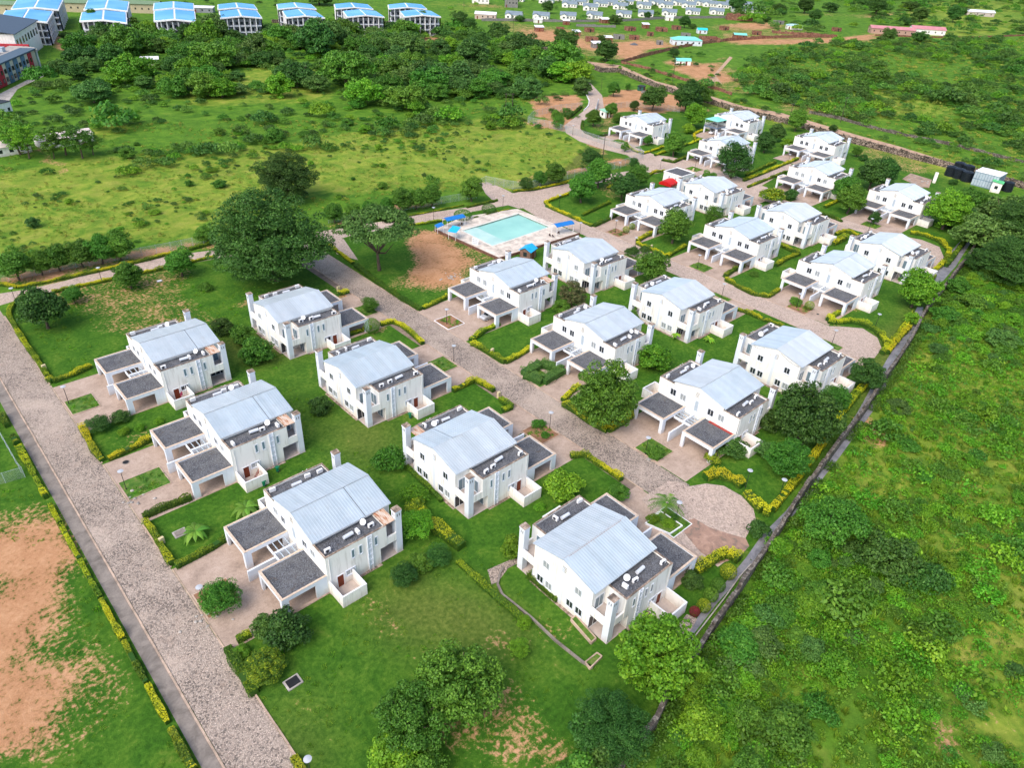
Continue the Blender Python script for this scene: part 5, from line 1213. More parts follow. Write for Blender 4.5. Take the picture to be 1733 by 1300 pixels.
# ------------------------------------------------------------------ vegetation
def leaf_mesh(name, mat, c, nrm, size, tint, aspect=1.0, fold=.0, seed=0):
    """many leaf-sized quads; c (N,3) centres, nrm (N,3) normals, size (N,), tint (N,)"""
    r = np.random.default_rng(seed); N = len(c)
    nrm = nrm/np.maximum(np.linalg.norm(nrm, axis=1, keepdims=True), 1e-6)
    ref = r.normal(size=(N, 3)); u = np.cross(nrm, ref); u /= np.maximum(np.linalg.norm(u, axis=1, keepdims=True), 1e-6); v = np.cross(nrm, u)
    s = size[:, None]/2
    q = np.stack([c-u*s*aspect, c-v*s*.62+nrm*s*fold, c+u*s*aspect, c+v*s*.62+nrm*s*fold], 1)    # diamond leaves
    me = bpy.data.meshes.new(name)
    me.vertices.add(N*4); me.loops.add(N*4); me.polygons.add(N)
    me.vertices.foreach_set('co', q.reshape(-1).astype(np.float32)); me.loops.foreach_set('vertex_index', np.arange(N*4))
    me.polygons.foreach_set('loop_start', np.arange(N)*4); me.update(calc_edges=True)
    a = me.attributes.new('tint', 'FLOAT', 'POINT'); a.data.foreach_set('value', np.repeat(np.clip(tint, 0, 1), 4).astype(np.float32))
    me.materials.append(mat); return me
def sph(n, r, up=0.0):
    d = r.normal(size=(n, 3)); d /= np.linalg.norm(d, axis=1, keepdims=True)
    if up: d[:, 2] = np.abs(d[:, 2])*up+d[:, 2]*(1-up); d /= np.linalg.norm(d, axis=1, keepdims=True)
    return d
def crown_pts(r, K, R, Hc, zc, lobe, per, flat=1.0, up=.6, dome=.5, squash=.8, jit=(.55, .95)):
    """K lobes spread over an ellipsoid of radius R and half height Hc centred at zc"""
    C, Nn, T = [], [], []
    d = sph(K, r, dome)
    for i in range(K):
        rad = r.uniform(*jit)**.8; lc = np.array([d[i, 0]*R*rad, d[i, 1]*R*rad, zc+d[i, 2]*Hc*rad])
        lr = lobe*r.uniform(.65, 1.35); n = int(per*(lr/lobe)**2); q = sph(n, r, up); rr = r.uniform(.7, 1.08, n)[:, None]
        C.append(lc+q*rr*lr*np.array([1, 1, squash])); Nn.append(q+r.normal(size=(n, 3))*.7+np.array([0, 0, .5]))
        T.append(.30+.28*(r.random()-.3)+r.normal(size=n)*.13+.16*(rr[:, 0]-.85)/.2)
    return np.concatenate(C), np.concatenate(Nn), np.concatenate(T)
def trunk_mesh(r, h, rad, R, zc, nb=6, name='trunk'):
    m = MB(); p = Vector((0, 0, 0)); top = Vector((r.normal()*.15, r.normal()*.15, h)); m.tube(p, top, rad*1.3, rad*.8, 7)
    for i in range(nb):
        a = 2*math.pi*i/nb+r.random(); e = Vector((math.cos(a)*R*.55, math.sin(a)*R*.55, zc+r.uniform(-.1, .4)*R)); mid_ = top+(e-top)*.5+Vector((0, 0, -.08*R))
        m.tube(top*.95, mid_, rad*.55, rad*.35, 5); m.tube(mid_, e, rad*.35, rad*.1, 5)
    return m.mesh(name, M['bark'])
PROTO = {}
def proto_mesh(kind, matname, var=0):
    """crown and trunk meshes of nominal width 6 (radius 3)"""
    key = (kind, matname, var)
    if key in PROTO: return PROTO[key]
    r = np.random.default_rng(abs(hash(kind)) % 1000 if False else sum(map(ord, kind))+var*17); mat = M[matname]; R = 3.0; tr = None
    if kind == 'round':      # full rounded crown on a short trunk
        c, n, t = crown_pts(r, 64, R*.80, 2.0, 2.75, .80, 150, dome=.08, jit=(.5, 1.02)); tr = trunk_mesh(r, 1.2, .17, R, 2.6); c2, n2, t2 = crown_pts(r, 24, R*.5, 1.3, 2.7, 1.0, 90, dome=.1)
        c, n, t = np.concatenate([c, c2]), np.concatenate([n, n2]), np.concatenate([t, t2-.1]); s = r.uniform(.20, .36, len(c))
    elif kind == 'lobed':    # crown broken into many fist-like tufts
        c, n, t = crown_pts(r, 125, R*.88, 2.1, 2.4, .48, 120, squash=.95, dome=.15, jit=(.5, 1.1)); t = t+.12*np.clip((c[:, 2]-2)/3, -1, 1)*0; tr = trunk_mesh(r, 1.4, .2, R, 2.6); s = r.uniform(.12, .25, len(c))
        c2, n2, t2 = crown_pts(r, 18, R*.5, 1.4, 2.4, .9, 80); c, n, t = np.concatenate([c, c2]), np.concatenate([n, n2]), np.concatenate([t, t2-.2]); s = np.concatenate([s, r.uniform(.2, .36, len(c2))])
    elif kind == 'mango':    # very large dense crown of many boughs
        c, n, t = crown_pts(r, 180, R*.88, 2.0, 2.2, .46, 260, dome=.15, jit=(.5, 1.12)); tr = trunk_mesh(r, .8, .22, R, 1.9, 8); s = r.uniform(.065, .13, len(c))
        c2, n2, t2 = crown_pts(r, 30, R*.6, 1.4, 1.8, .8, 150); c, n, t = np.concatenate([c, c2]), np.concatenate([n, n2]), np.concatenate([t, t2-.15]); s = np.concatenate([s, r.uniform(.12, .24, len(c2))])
    elif kind == 'acacia':   # flat feathery umbrella with gaps
        c, n, t = crown_pts(r, 70, R*.92, .75, 2.3, .62, 230, up=.7, squash=.45); n[:, 2] += .8; tr = trunk_mesh(r, 1.0, .11, R*1.2, 2.1, 9); s = r.uniform(.10, .20, len(c))
    elif kind == 'open':     # loose leafy crown, sky shows through
        c, n, t = crown_pts(r, 120, R*.84, 2.3, 2.9, .42, 90, dome=.15, jit=(.35, 1.15)); tr = trunk_mesh(r, 1.5, .13, R, 3.0, 8); s = r.uniform(.14, .28, len(c))
    elif kind == 'dome':     # close even dome reaching the ground
        c, n, t = crown_pts(r, 95, R*.86, 2.1, 2.2, .52, 80, squash=1.0, dome=.1); s = r.uniform(.12, .24, len(c)); tr = trunk_mesh(r, .8, .14, R*.7, 1.6, 4); c2, n2, t2 = crown_pts(r, 26, R*.55, 1.3, 2.1, .9, 100, dome=.1); c, n, t, s = np.concatenate([c, c2]), np.concatenate([n, n2]), np.concatenate([t, t2]), np.concatenate([s, r.uniform(.15, .3, len(c2))])
    elif kind == 'bush':     # irregular low bush
        c, n, t = crown_pts(r, 26, R*.78, 1.0, .9, .85, 85, squash=.75); s = r.uniform(.22, .42, len(c))
    elif kind == 'tallbush':
        c, n, t = crown_pts(r, 60, R*.76, 1.8, 1.9, .72, 90, squash=.9, dome=.15, jit=(.4, 1.15)); s = r.uniform(.24, .46, len(c)); tr = trunk_mesh(r, 1.0, .14, R, 1.8, 5)
    elif kind == 'canopy':   # wide woodland tree, flattened
        c, n, t = crown_pts(r, 80, R*.88, 1.5, 1.7, .66, 90, squash=.75, dome=.2, jit=(.4, 1.1)); s = r.uniform(.2, .38, len(c)); tr = trunk_mesh(r, 1.2, .16, R, 2.1, 6)
    elif kind == 'weep':     # long drooping branchlets
        c, n, t = crown_pts(r, 40, R*.8, 1.3, 2.4, .75, 140, squash=.7); c[:, 2] -= np.abs(r.normal(size=len(c)))*.45*(np.hypot(c[:, 0], c[:, 1])/R); s = r.uniform(.16, .30, len(c)); tr = trunk_mesh(r, 1.4, .16, R, 2.2, 7)
    elif kind == 'ball':     # clipped sphere
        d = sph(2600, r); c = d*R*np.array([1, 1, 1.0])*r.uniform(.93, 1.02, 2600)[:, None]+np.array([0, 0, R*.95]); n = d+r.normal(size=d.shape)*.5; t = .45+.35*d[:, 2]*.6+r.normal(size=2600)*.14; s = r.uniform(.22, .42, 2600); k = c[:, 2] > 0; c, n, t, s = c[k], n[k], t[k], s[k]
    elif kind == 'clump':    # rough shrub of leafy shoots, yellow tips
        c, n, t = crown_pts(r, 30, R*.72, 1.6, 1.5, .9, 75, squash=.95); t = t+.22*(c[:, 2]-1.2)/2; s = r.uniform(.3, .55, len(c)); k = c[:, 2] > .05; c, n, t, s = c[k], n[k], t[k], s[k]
    elif kind == 'poplar':
        c, n, t = crown_pts(r, 80, R*.34, 5.0, 5.8, .55, 60, dome=0, squash=1.3); s = r.uniform(.24, .42, len(c)); tr = trunk_mesh(r, 2.2, .12, R*.4, 4, 3)
    elif kind == 'sparse':   # thin-leaved tree, trunk and boughs visible
        c, n, t = crown_pts(r, 60, R*.85, 2.8, 4.0, .50, 60, dome=.1, jit=(.35, 1.05)); tr = trunk_mesh(r, 2.6, .12, R, 4.0, 9); s = r.uniform(.16, .34, len(c))
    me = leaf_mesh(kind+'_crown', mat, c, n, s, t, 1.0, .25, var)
    PROTO[key] = (me, tr); return PROTO[key]
def plant(name, kind, matname, p, width, label, cat, group=None, hs=1.0, var=0, rz=None):
    me, tr = proto_mesh(kind, matname, var); k = width/6.0; rz = rng.random()*6.28 if rz is None else rz
    if tr is None:
        o = link_mesh(name, me, None, (p.x, p.y, 0), rz); o.scale = (k, k, k*hs)
    else:
        o = empty(name, (p.x, p.y, 0), rz); o.scale = (k, k, k*hs); link_mesh('crown', me, o); link_mesh('trunk', tr, o)
    return tag(o, label, cat, group)
def tree_px(kind, matname, px, wpx, label, cat='tree', name=None, group=None, hs=1.0, var=0, sh=None):
    p = at(*px); w = wpx*depth(p)/F_PX
    return plant(name or {'bush': 'bush', 'ball': 'clipped_bush', 'clump': 'shrub'}.get(kind, 'tree'), kind, matname, p, w, label, cat, group, hs, var)
T = tree_px
# base point in the photograph, crown width there
T('mango', 'leaf_dark', (468, 474), 196, 'huge dark mango-like tree towering over the twin house beneath it', name='mango_tree', hs=1.0)
T('mango', 'leaf_dark', (486, 338), 104, 'large dark rounded tree standing alone in the yellow-green field', name='broadleaf_tree', hs=1.0, var=1)
T('acacia', 'leaf_grey', (642, 458), 132, 'spreading feathery acacia beside the bare red ground left of the pool', name='acacia_tree', hs=1.5)
T('round', 'leaf_dark', (82, 556), 82, 'dark round tree on the lawn at the far left corner of the estate', hs=1.1)
T('round', 'leaf_mid', (127, 512), 34, 'small dark tree on the lawn just right of the dark round tree'); T('round', 'leaf_mid', (222, 489), 50, 'small umbrella-shaped tree on the lawn, middle of the three by the upper left road', hs=1.15, var=2)
T('round', 'leaf_mid', (309, 468), 52, 'neat bright round tree on the lawn, nearest the huge dark tree', hs=1.15); T('bush', 'leaf_mid', (347, 491), 26, 'small loose bush alone on the lawn under the upper left road', 'bush', hs=1.3)
for i, (px, w, lb) in enumerate([((33, 474), 52, 'first of the row of young trees at the left edge, behind the fence road'), ((72, 466), 38, 'second tree of the row at the left, counting from the edge'), ((102, 459), 44, 'third tree of the row at the left, counting from the edge'),
    ((141, 453), 46, 'fourth tree of the row at the left, counting from the edge'), ((174, 447), 46, 'fifth tree of the row at the left, counting from the edge'), ((206, 441), 48, 'last and tallest tree of the row at the left, before the open fence')]):
    T('round', 'leaf_mid', px, w*1.08, lb, var=i % 3, hs=1.2)
T('round', 'leaf_mid', (352, 412), 42, 'single round tree behind the upper left road, left of the huge dark tree')
for i, (px, w, lb) in enumerate([((567, 378), 33, 'leftmost of the round trees behind the upper road right of the huge dark tree'), ((598, 372), 28, 'second of the round trees behind the upper road'), ((627, 368), 28, 'third of the round trees behind the upper road'), ((657, 361), 26, 'fourth tree of the row behind the upper road, smaller and thinner'),
    ((682, 359), 40, 'fifth tree of the row behind the upper road, broad and dark'), ((705, 355), 36, 'sixth tree of the row behind the upper road'), ((731, 350), 36, 'seventh tree of the row behind the upper road, at its right end'), ((798, 341), 40, 'round tree alone at the road junction above the pool')]):
    T('round', 'leaf_mid', px, w, lb, var=(i+1) % 3, hs=1.25)
for i, (k, px, w, lb) in enumerate([('dome', (890, 322), 28, 'low dark shrubby tree at the junction fence'), ('round', (914, 315), 26, 'small tree between the shrubby one and the taller one at the junction'), ('round', (938, 312), 38, 'taller round tree right of the junction fence'), ('round', (1000, 288), 38, 'round dark tree by the upper yellow hedge, above the others'),
    ('round', (1012, 318), 48, 'broad round tree behind the corner lawn above the pool'), ('round', (983, 343), 52, 'large round tree on the corner lawn above the pool'), ('round', (1052, 340), 50, 'round dark tree at the left of the carports, near the corner lawn'), ('round', (1077, 320), 42, 'round tree closest to the red canopy'),
    ('dome', (944, 218), 26, 'round bush-like tree inside the curved fence by the entrance road'), ('round', (941, 205), 20, 'smaller tree behind the bush-like one inside the curved fence'), ('round', (1004, 214), 28, 'neat round tree on the island of grass by the entrance'), ('round', (1033, 198), 24, 'round tree beside the guard house'), ('dome', (1044, 208), 20, 'round shrub between the guard house and the first twin house'),
    ('round', (1038, 163), 24, 'lone tree on the bare ground near the gate'), ('open', (1062, 153), 12, 'tiny tree on the grass near the boundary wall'), ('round', (1103, 188), 44, 'dark tree behind the first twin house'), ('dome', (1073, 187), 20, 'clipped dark bush behind the fence of the guard house'), ('round', (1160, 190), 52, 'dark tree between the two upper twin houses, the left and bigger one'),
    ('tallbush', (1180, 178), 50, 'tree in front of the boundary wall between the upper twin houses'), ('round', (1173, 217), 40, 'brighter tree left of the turquoise-roofed terrace'), ('tallbush', (1163, 225), 24, 'low shrub at the foot of the brighter tree by the terrace'), ('round', (1096, 246), 18, 'small round tree on the yellow-hedged lawn of the first twin house'),
    ('round', (1139, 265), 40, 'round tree between the yellow hedges at the upper junction'), ('dome', (1072, 284), 20, 'round dark shrub at the end of the fence by the upper junction'), ('open', (1057, 257), 16, 'small tree at the lower gate of the entrance fence'), ('dome', (1237, 302), 70, 'large dome-shaped dark tree before the twin houses'),
    ('round', (1292, 258), 34, 'dark tree right of the house with the dome-shaped tree'), ('round', (1312, 240), 32, 'dark tree behind the yellow-hedged lane'), ('round', (1345, 222), 36, 'tree left behind the house by the dirt road'), ('tallbush', (1330, 250), 24, 'bright shrubby tree left of the house by the dirt road'), ('tallbush', (1409, 222), 16, 'small dark tree touching the top of the house by the dirt road'),
    ('round', (1137, 412), 58, 'dense round tree before the carport below the red canopy'), ('dome', (1206, 380), 38, 'low round tree between two twin houses near the dense round tree'), ('round', (1196, 318), 30, 'low loose tree above the red canopy'), ('round', (1433, 362), 50, 'double-crowned round tree on a lawn, lower crown'), ('round', (1425, 342), 46, 'double-crowned round tree on a lawn, upper crown'),
    ('round', (1470, 322), 56, 'dense dark tree behind the twin house near the tanks, left one'), ('round', (1490, 318), 50, 'dense dark tree behind the twin house near the tanks, right one'), ('round', (1448, 265), 18, 'small round tree on the lawn near the boundary wall'), ('tallbush', (1460, 272), 16, 'pair of spiky dark shrubs on the lawn near the boundary wall'), ('round', (1476, 380), 22, 'small dark tree at the carport of the far right twin house'),
    ('lobed', (1594, 388), 74, 'light green tree at the end of the estate beside the drain'), ('canopy', (1636, 362), 62, 'bushy mixed tree in front of the panelled building'), ('tallbush', (1612, 312), 16, 'dark shrub in front of the black tanks'),
    ('round', (1542, 520), 68, 'dense bright tree beside the drain below the upper turning place'), ('tallbush', (1541, 548), 30, 'smaller bright tree right below the dense bright one by the drain'), ('lobed', (1458, 658), 60, 'dark lobed tree at the end of the twin house by the drain'),
    ('round', (1100, 478), 58, 'round tree between two twin houses by the second road'), ('tallbush', (1104, 622), 60, 'bright bushy tree on the lawn behind the middle twin houses'), ('round', (1012, 583), 20, 'small dark tree on the lawn near the hollow square hedge'), ('tallbush', (1068, 545), 32, 'small leafy tree between the two middle twin houses')]):
    mt = 'leaf_bright' if 'bright' in lb or 'light green' in lb else ('leaf_dark' if 'dark' in lb else 'leaf_mid')
    T(k, mt, px, w, lb, name='clipped_bush' if 'shrub' in lb or 'bush' in lb.split()[:3] else 'tree', var=i % 3, hs=1.15 if k != 'tallbush' else .95)
T('lobed', 'leaf_mid', (1020, 716), 112, 'large tree with clumped foliage inside the yellow hedge before the middle twin house', var=1, hs=1.25)
T('lobed', 'leaf_dark', (1352, 745), 118, 'biggest dark clumpy tree beside the drain, hiding a house corner', var=2, hs=1.15)
T('lobed', 'leaf_mid', (1327, 800), 78, 'clumpy tree standing in front of the biggest dark tree by the drain'); T('lobed', 'leaf_mid', (1410, 690), 52, 'clumpy tree behind the biggest dark tree by the drain')
T('tallbush', 'leaf_dark', (1300, 725), 50, 'dark shrub against the twin house wall near the drain', 'shrub', 'shrub')
T('open', 'leaf_tan', (967, 520), 52, 'reddish-brown and green tree between two twin houses below the pool', hs=1.0); T('tallbush', 'leaf_mid', (950, 530), 34, 'green bushy tree left of the reddish-brown one')
T('dome', 'leaf_mid', (378, 1034), 76, 'round dome tree with fine needles beside the wet driveway', var=1, hs=1.15)
T('tallbush', 'leaf_dark', (490, 1082), 84, 'dark leafy tree at the corner of the driveway of the lower left twin house', hs=.9); T('tallbush', 'leaf_dark', (450, 1070), 50, 'dark shrub left behind the dark leafy tree at the driveway corner', 'shrub', 'shrub', hs=.9)
T('lobed', 'leaf_yellow', (452, 1140), 70, 'light yellow-green small tree at the left of the big front lawn', hs=.7); T('tallbush', 'leaf_bright', (410, 1108), 30, 'small bright shrub by the hedge of the front lawn', 'shrub', 'shrub', hs=.8)
T('tallbush', 'leaf_bright', (950, 838), 74, 'bright rounded tree before the carport, left one near the central road', var=1, hs=.95); T('tallbush', 'leaf_mid', (1046, 842), 38, 'round bush at the corner of the hedge by the central road end', 'bush', 'bush', hs=.9)
T('dome', 'leaf_dark', (685, 984), 54, 'dark round bush nearest, of three beside the lower left twin house', 'bush', 'bush', hs=.85); T('tallbush', 'leaf_mid', (712, 962), 46, 'looser bush in the middle of three beside the lower left twin house', 'bush', 'bush', hs=.8); T('dome', 'leaf_dark', (741, 952), 52, 'dark round bush farthest, of three beside the lower left twin house', 'bush', 'bush', hs=.85)
T('weep', 'leaf_bright', (708, 902), 66, 'light feathery tree at the corner of the lower left twin house', hs=.9)
T('dome', 'leaf_mid', (627, 527), 34, 'round bright tree by the central road near the house under the huge dark tree', hs=1.1); T('ball', 'leaf_mid', (630, 562), 26, 'clipped dark ball tree beside the yellow hedge', name='clipped_bush')
T('tallbush', 'leaf_dark', (544, 698), 42, 'round bush at the rear wall of the second twin house', 'bush', 'bush')
T('tallbush', 'leaf_mid', (437, 612), 62, 'large bushy tree behind the house under the huge tree, nearest one'); T('tallbush', 'leaf_mid', (412, 580), 44, 'bush behind the large bushy one, in the middle', 'bush', 'bush'); T('tallbush', 'leaf_dark', (378, 565), 40, 'bush farthest left of three behind the first twin house', 'bush', 'bush')
T('ball', 'leaf_mid', (251, 402+0), 1.0, 'tiny', name='sprig') if False else None
T('ball', 'leaf_mid', (656, 376), 16, 'small clipped bush on the left of the hedge behind the acacia', 'bush', 'clipped_bush', hs=.7)
T('ball', 'leaf_mid', (783, 372), 30, 'large clipped bush behind the left blue canopy', 'bush', 'clipped_bush', hs=.6); T('ball', 'leaf_dark', (827, 361), 24, 'dark clipped bush behind the pool', 'bush', 'clipped_bush', hs=.7)
T('lobed', 'leaf_mid', (775, 1190), 150, 'big clumpy tree in the middle of the front lawn, right one of the pair', var=2, hs=.95); T('lobed', 'leaf_mid', (700, 1245), 135, 'big clumpy tree in the middle of the front lawn, left one of the pair', var=1, hs=.9)
T('tallbush', 'leaf_bright', (672, 1292), 96, 'brighter leafy tree at the bottom left of the clumpy pair', hs=.8); T('tallbush', 'leaf_mid', (722, 1325), 80, 'leafy bush cut by the bottom edge of the picture', 'bush', 'bush')
T('tallbush', 'leaf_dark', (1000, 1250), 84, 'dark leafy tree at the left flank of the group at the wall', 'tree', 'tree', hs=1.2, var=2); T('tallbush', 'leaf_dark', (1012, 1318), 80, 'dark tree at the bottom edge beside the wall', 'tree', 'tree', hs=1.3)
T('open', 'leaf_bright', (1105, 1150), 152, 'bright yellow-green tree with big leaves in front of the nearest twin house', hs=1.0); T('open', 'leaf_bright', (1100, 1152), 128, 'second bright stem of the big-leaved group in front of the nearest twin house', var=1, hs=.95)
T('mango', 'leaf_dark', (1028, 1256), 132, 'dark green tree below the bright yellow-green one, at the wall', hs=.95, var=2); T('tallbush', 'leaf_mid', (985, 1330), 96, 'mid green tree at the bottom edge near the wall', hs=1.0)
T('tallbush', 'leaf_bright', (868, 940), 46, 'white-flowered climbing shrub at the corner of the nearest twin house', 'shrub', 'shrub', hs=1.3)
T('clump', 'leaf_yellow', (1204, 782), 32, 'round yellow-green bush at the carport post by the near turning place', 'bush'); T('tallbush', 'leaf_mid', (1108, 772), 34, 'small dark bush on the bed before the carports, beside a white box', 'bush', 'bush', hs=.7)
T('tallbush', 'leaf_dark', (1235, 765), 60, 'low dark bush along the carport of the twin house above the near turning place', 'bush', 'bush', hs=.6); T('tallbush', 'leaf_grey', (1290, 770), 36, 'grey-green loose shrub before the small red-floored yard', 'shrub', 'shrub')
T('clump', 'leaf_dark', (1282, 905), 44, 'dark round shrub with yellow tips at the drain end of the turning place', 'bush'); T('tallbush', 'leaf_dark', (1170, 992), 40, 'dark green shrub beside the nearest twin house wall', 'shrub', 'shrub')
T('ball', 'leaf_yellow', (1230, 977), 28, 'large yellow-green clipped ball at the top of the row beside the drain', 'bush', 'clipped_bush'); T('ball', 'leaf_mid', (1213, 999), 25, 'dark green clipped ball, second from the top of the row beside the drain', 'bush', 'clipped_bush'); T('ball', 'leaf_mid', (1201, 1015), 25, 'dark green clipped ball, third from the top of the row beside the drain', 'bush', 'clipped_bush')
T('ball', 'leaf_yellow', (1189, 1033), 24, 'yellow-green clipped ball, lowest of the row beside the drain', 'bush', 'clipped_bush'); T('ball', 'leaf_red', (1174, 1041), 18, 'small deep red bush at the foot of the row of clipped balls', 'bush', 'clipped_bush')
T('dome', 'leaf_dark', (170, 728), 44, 'dark round bush at the driveway of the first twin house', 'bush', 'bush', hs=.9); T('tallbush', 'leaf_dark', (205, 712), 34, 'low dark shrub at the carport corner of the first twin house', 'shrub', 'shrub', hs=.7)
for px, w, lb in (((211, 734), 22, 'spiky light green shrub, leftmost of three on the garden of the second twin house'), ((238, 727), 20, 'spiky light green shrub, middle of three on the garden of the second twin house'), ((269, 716), 18, 'spiky light green shrub, rightmost of three on the garden of the second twin house')): T('bush', 'leaf_bright', px, w, lb, 'shrub', 'shrub', hs=1.3)
T('bush', 'leaf_mid', (658, 790), 60, 'wide leafy bush at the left corner of the rusty-covered twin house', 'bush', hs=1.5); T('bush', 'leaf_bright', (703, 845), 50, 'leafy climber bushes along the rear wall of the rusty-covered twin house', 'bush', hs=1.1)
T('clump', 'leaf_yellow', (704, 868), 44, 'tall yellow bush at the top of the diagonal yellow hedge', 'bush'); T('bush', 'leaf_bright', (913, 862), 22, 'small bright bush between two twin houses near the wall of a kitchen yard', 'bush', hs=1.3)
T('bush', 'leaf_bright', (888, 1058), 30, 'light green bush at the end of the leafy row by the concrete gutter', 'bush', hs=1.4); T('open', 'leaf_bright', (878, 1106), 40, 'sapling with a ring of bare soil on the front lawn', 'sapling', 'sapling', hs=.8)
T('tallbush', 'leaf_dark', (1085, 605), 26, 'grey-green low shrub by the yard wall behind the hollow hedge', 'shrub', 'shrub', hs=.6); T('tallbush', 'leaf_dark', (1143, 262), 8, 'small dark shrub in the yellow hedge lane', 'shrub', 'shrub')
T('bush', 'leaf_dark', (1070, 432), 28, 'low dark shrub at the second road beside a lamp', 'shrub', 'shrub', hs=1.4); T('bush', 'leaf_dark', (1090, 428), 20, 'low shrub right of the lamp at the second road', 'shrub', 'shrub', hs=1.5)
for px, w, lb in (((1059, 394), 12, 'small yellow-green ball on the bed before the dense round tree, lower one'), ((1069, 388), 11, 'small yellow-green ball on the bed before the dense round tree, upper one'), ((1368, 524), 16, 'yellow-green ball bush at the corner of the red brick bed')): T('ball', 'leaf_yellow', px, w, lb, 'bush', 'clipped_bush')
T('bush', 'leaf_mid', (1345, 515), 26, 'loose shrub on the red brick bed beside the lamp', 'shrub', hs=1.1); T('bush', 'leaf_mid', (1275, 467), 16, 'small round bush alone on the lawn inside the dark green hedge', 'bush', hs=1.3); T('clump', 'leaf_yellow', (1304, 342), 50, 'broad yellow-green shrub by the upper lane', 'shrub', hs=.8); T('tallbush', 'leaf_dark', (1337, 338), 26, 'dark shrub at the carport of the house near the upper lane', 'shrub', 'shrub')
# weeping and wide trees beyond the wall
T('weep', 'leaf_mid', (1402, 915), 118, 'weeping fine-leaved tree just outside the wall at the right', name='weeping_tree', hs=1.0)
T('canopy', 'leaf_dark', (1495, 965), 100, 'dark shrubby tree right of the weeping tree', hs=1.1); T('bush', 'leaf_dark', (1560, 990), 90, 'low dark thicket right of the dark shrubby tree', 'bush', hs=1.2)
for i, (px, w, lb) in enumerate([((1665, 400), 120, 'wide grey-green tree at the right above the drain bend'), ((1725, 420), 140, 'tall dark tree cut by the right edge, above the field'), ((1690, 360), 110, 'spreading olive tree right of the green-roofed kiosk'), ((1700, 470), 120, 'dark broad tree at the right edge, lowest of the group'), ((1735, 380), 100, 'uppermost dark tree at the right edge'), ((1655, 450), 60, 'dark tree hanging over the stone wall at its bend'), ((1620, 378), 70, 'bushy olive tree touching the light green one')]):
    T('mango' if i % 2 else 'canopy', 'leaf_dark' if i in (1, 3, 4, 5) else 'leaf_grey', (px[0]+(8 if i == 2 else 0), px[1]+(26 if i in (0, 2, 4) else 8)), w*.9, lb, var=i % 3, hs=.95)
# slim tall trees before the blue roofs and at the left edge
for i, (px, w, h) in enumerate([((148, 62), 40, 1.0), ((163, 60), 44, 1.1), ((178, 60), 40, 1.0), ((192, 60), 38, 1.0), ((205, 59), 40, 1.05), ((233, 62), 40, .9), ((250, 62), 34, .9)]):
    T('poplar', 'leaf_mid', px, w, 'slim tall tree before the second blue-roofed block, '+('first', 'second', 'third', 'fourth', 'fifth', 'sixth', 'seventh')[i]+' from the left', name='poplar_tree', group='slim trees before the blue roofs', var=i % 2, hs=h*.48)
for i, (px, w, lb) in enumerate([((35, 262), 70, 'tall thin yellowish tree at the left edge in front of a cabin'), ((50, 268), 60, 'thin forked tree between the two cabins'), ((112, 262), 66, 'thin tree with pale trunk before the second cabin'), ((140, 268), 60, 'thin tree with white trunk at the right end of the second cabin'), ((92, 268), 40, 'thin low tree before the left end of the second cabin'), ((158, 262), 40, 'thin tree beside the pole right of the second cabin')]):
    T('sparse', 'leaf_bright' if i < 2 else 'leaf_mid', px, w, lb, name='gum_tree', var=i % 2, hs=.8)

MARKS = [((40, 40), 'the leftmost blue roofs'), ((175, 40), 'the second blue-roofed block'), ((296, 45), 'the third blue-roofed block'), ((408, 42), 'the fourth blue-roofed block'), ((517, 42), 'the fifth blue-roofed block'), ((619, 42), 'the sixth blue-roofed block'), ((715, 42), 'the rightmost blue-roofed block'),
 ((85, 110), 'the glass corner of the coloured building'), ((253, 108), 'the small white roof in the wood'), ((115, 240), 'the right white cabin'), ((20, 250), 'the left white cabin'), ((860, 185), 'the two-legged pylon'), ((822, 128), 'the solitary round dark tree'), ((985, 150), 'the bend of the entrance road'), ((890, 95), 'the long dark thicket'),
 ((486, 300), 'the lone dark tree of the field'), ((465, 410), 'the huge dark tree'), ((690, 340), 'the middle tree row'), ((120, 430), 'the left tree row'), ((800, 320), 'the tree at the junction'), ((895, 210), 'the curved wire fence'), ((1000, 285), 'the round trees by the upper hedge'),
 ((1085, 1080), 'the bright big-leaved tree'), ((1050, 1200), 'the dark tree at the wall'), ((1400, 885), 'the weeping tree'), ((1560, 965), 'the low dark thicket'), ((1200, 1070), 'the row of clipped balls'), ((1300, 900), 'the drain end of the turning place'), ((1460, 720), 'the bare patch beside the wall'), ((1500, 640), 'the lobed tree by the drain'), ((1545, 510), 'the bright tree beside the drain'), ((1650, 1210), 'the bare soil at the lower right'), ((1580, 1260), 'the soil streak at the bottom right'), ((1700, 470), 'the tall dark trees at the right edge'), ((1733, 800), 'the right edge of the picture'), ((1400, 1300), 'the bottom edge of the picture'), ((1200, 1290), 'the lower end of the stone wall')]
USED = set()
def where(p, base):
    u, v, _ = to_px(p); order = sorted(MARKS, key=lambda m: math.hypot(m[0][0]-u, (m[0][1]-v)*1.6))[:6]
    def rel(m):
        dx, dy = u-m[0][0], (v-m[0][1])*1.4; d = math.hypot(dx, dy); near = 'just ' if d < 28 else ('' if d < 75 else 'well ')
        a = math.degrees(math.atan2(dy, dx)); w = ['right of', 'below and right of', 'below', 'below and left of', 'left of', 'above and left of', 'above', 'above and right of'][int(((a+22.5) % 360)//45)]
        return near+w
    for m in order:
        t_ = f'{base} {rel(m)} {m[1]}'
        if t_ not in USED and len(t_.split()) <= 16: USED.add(t_); return t_
    return None
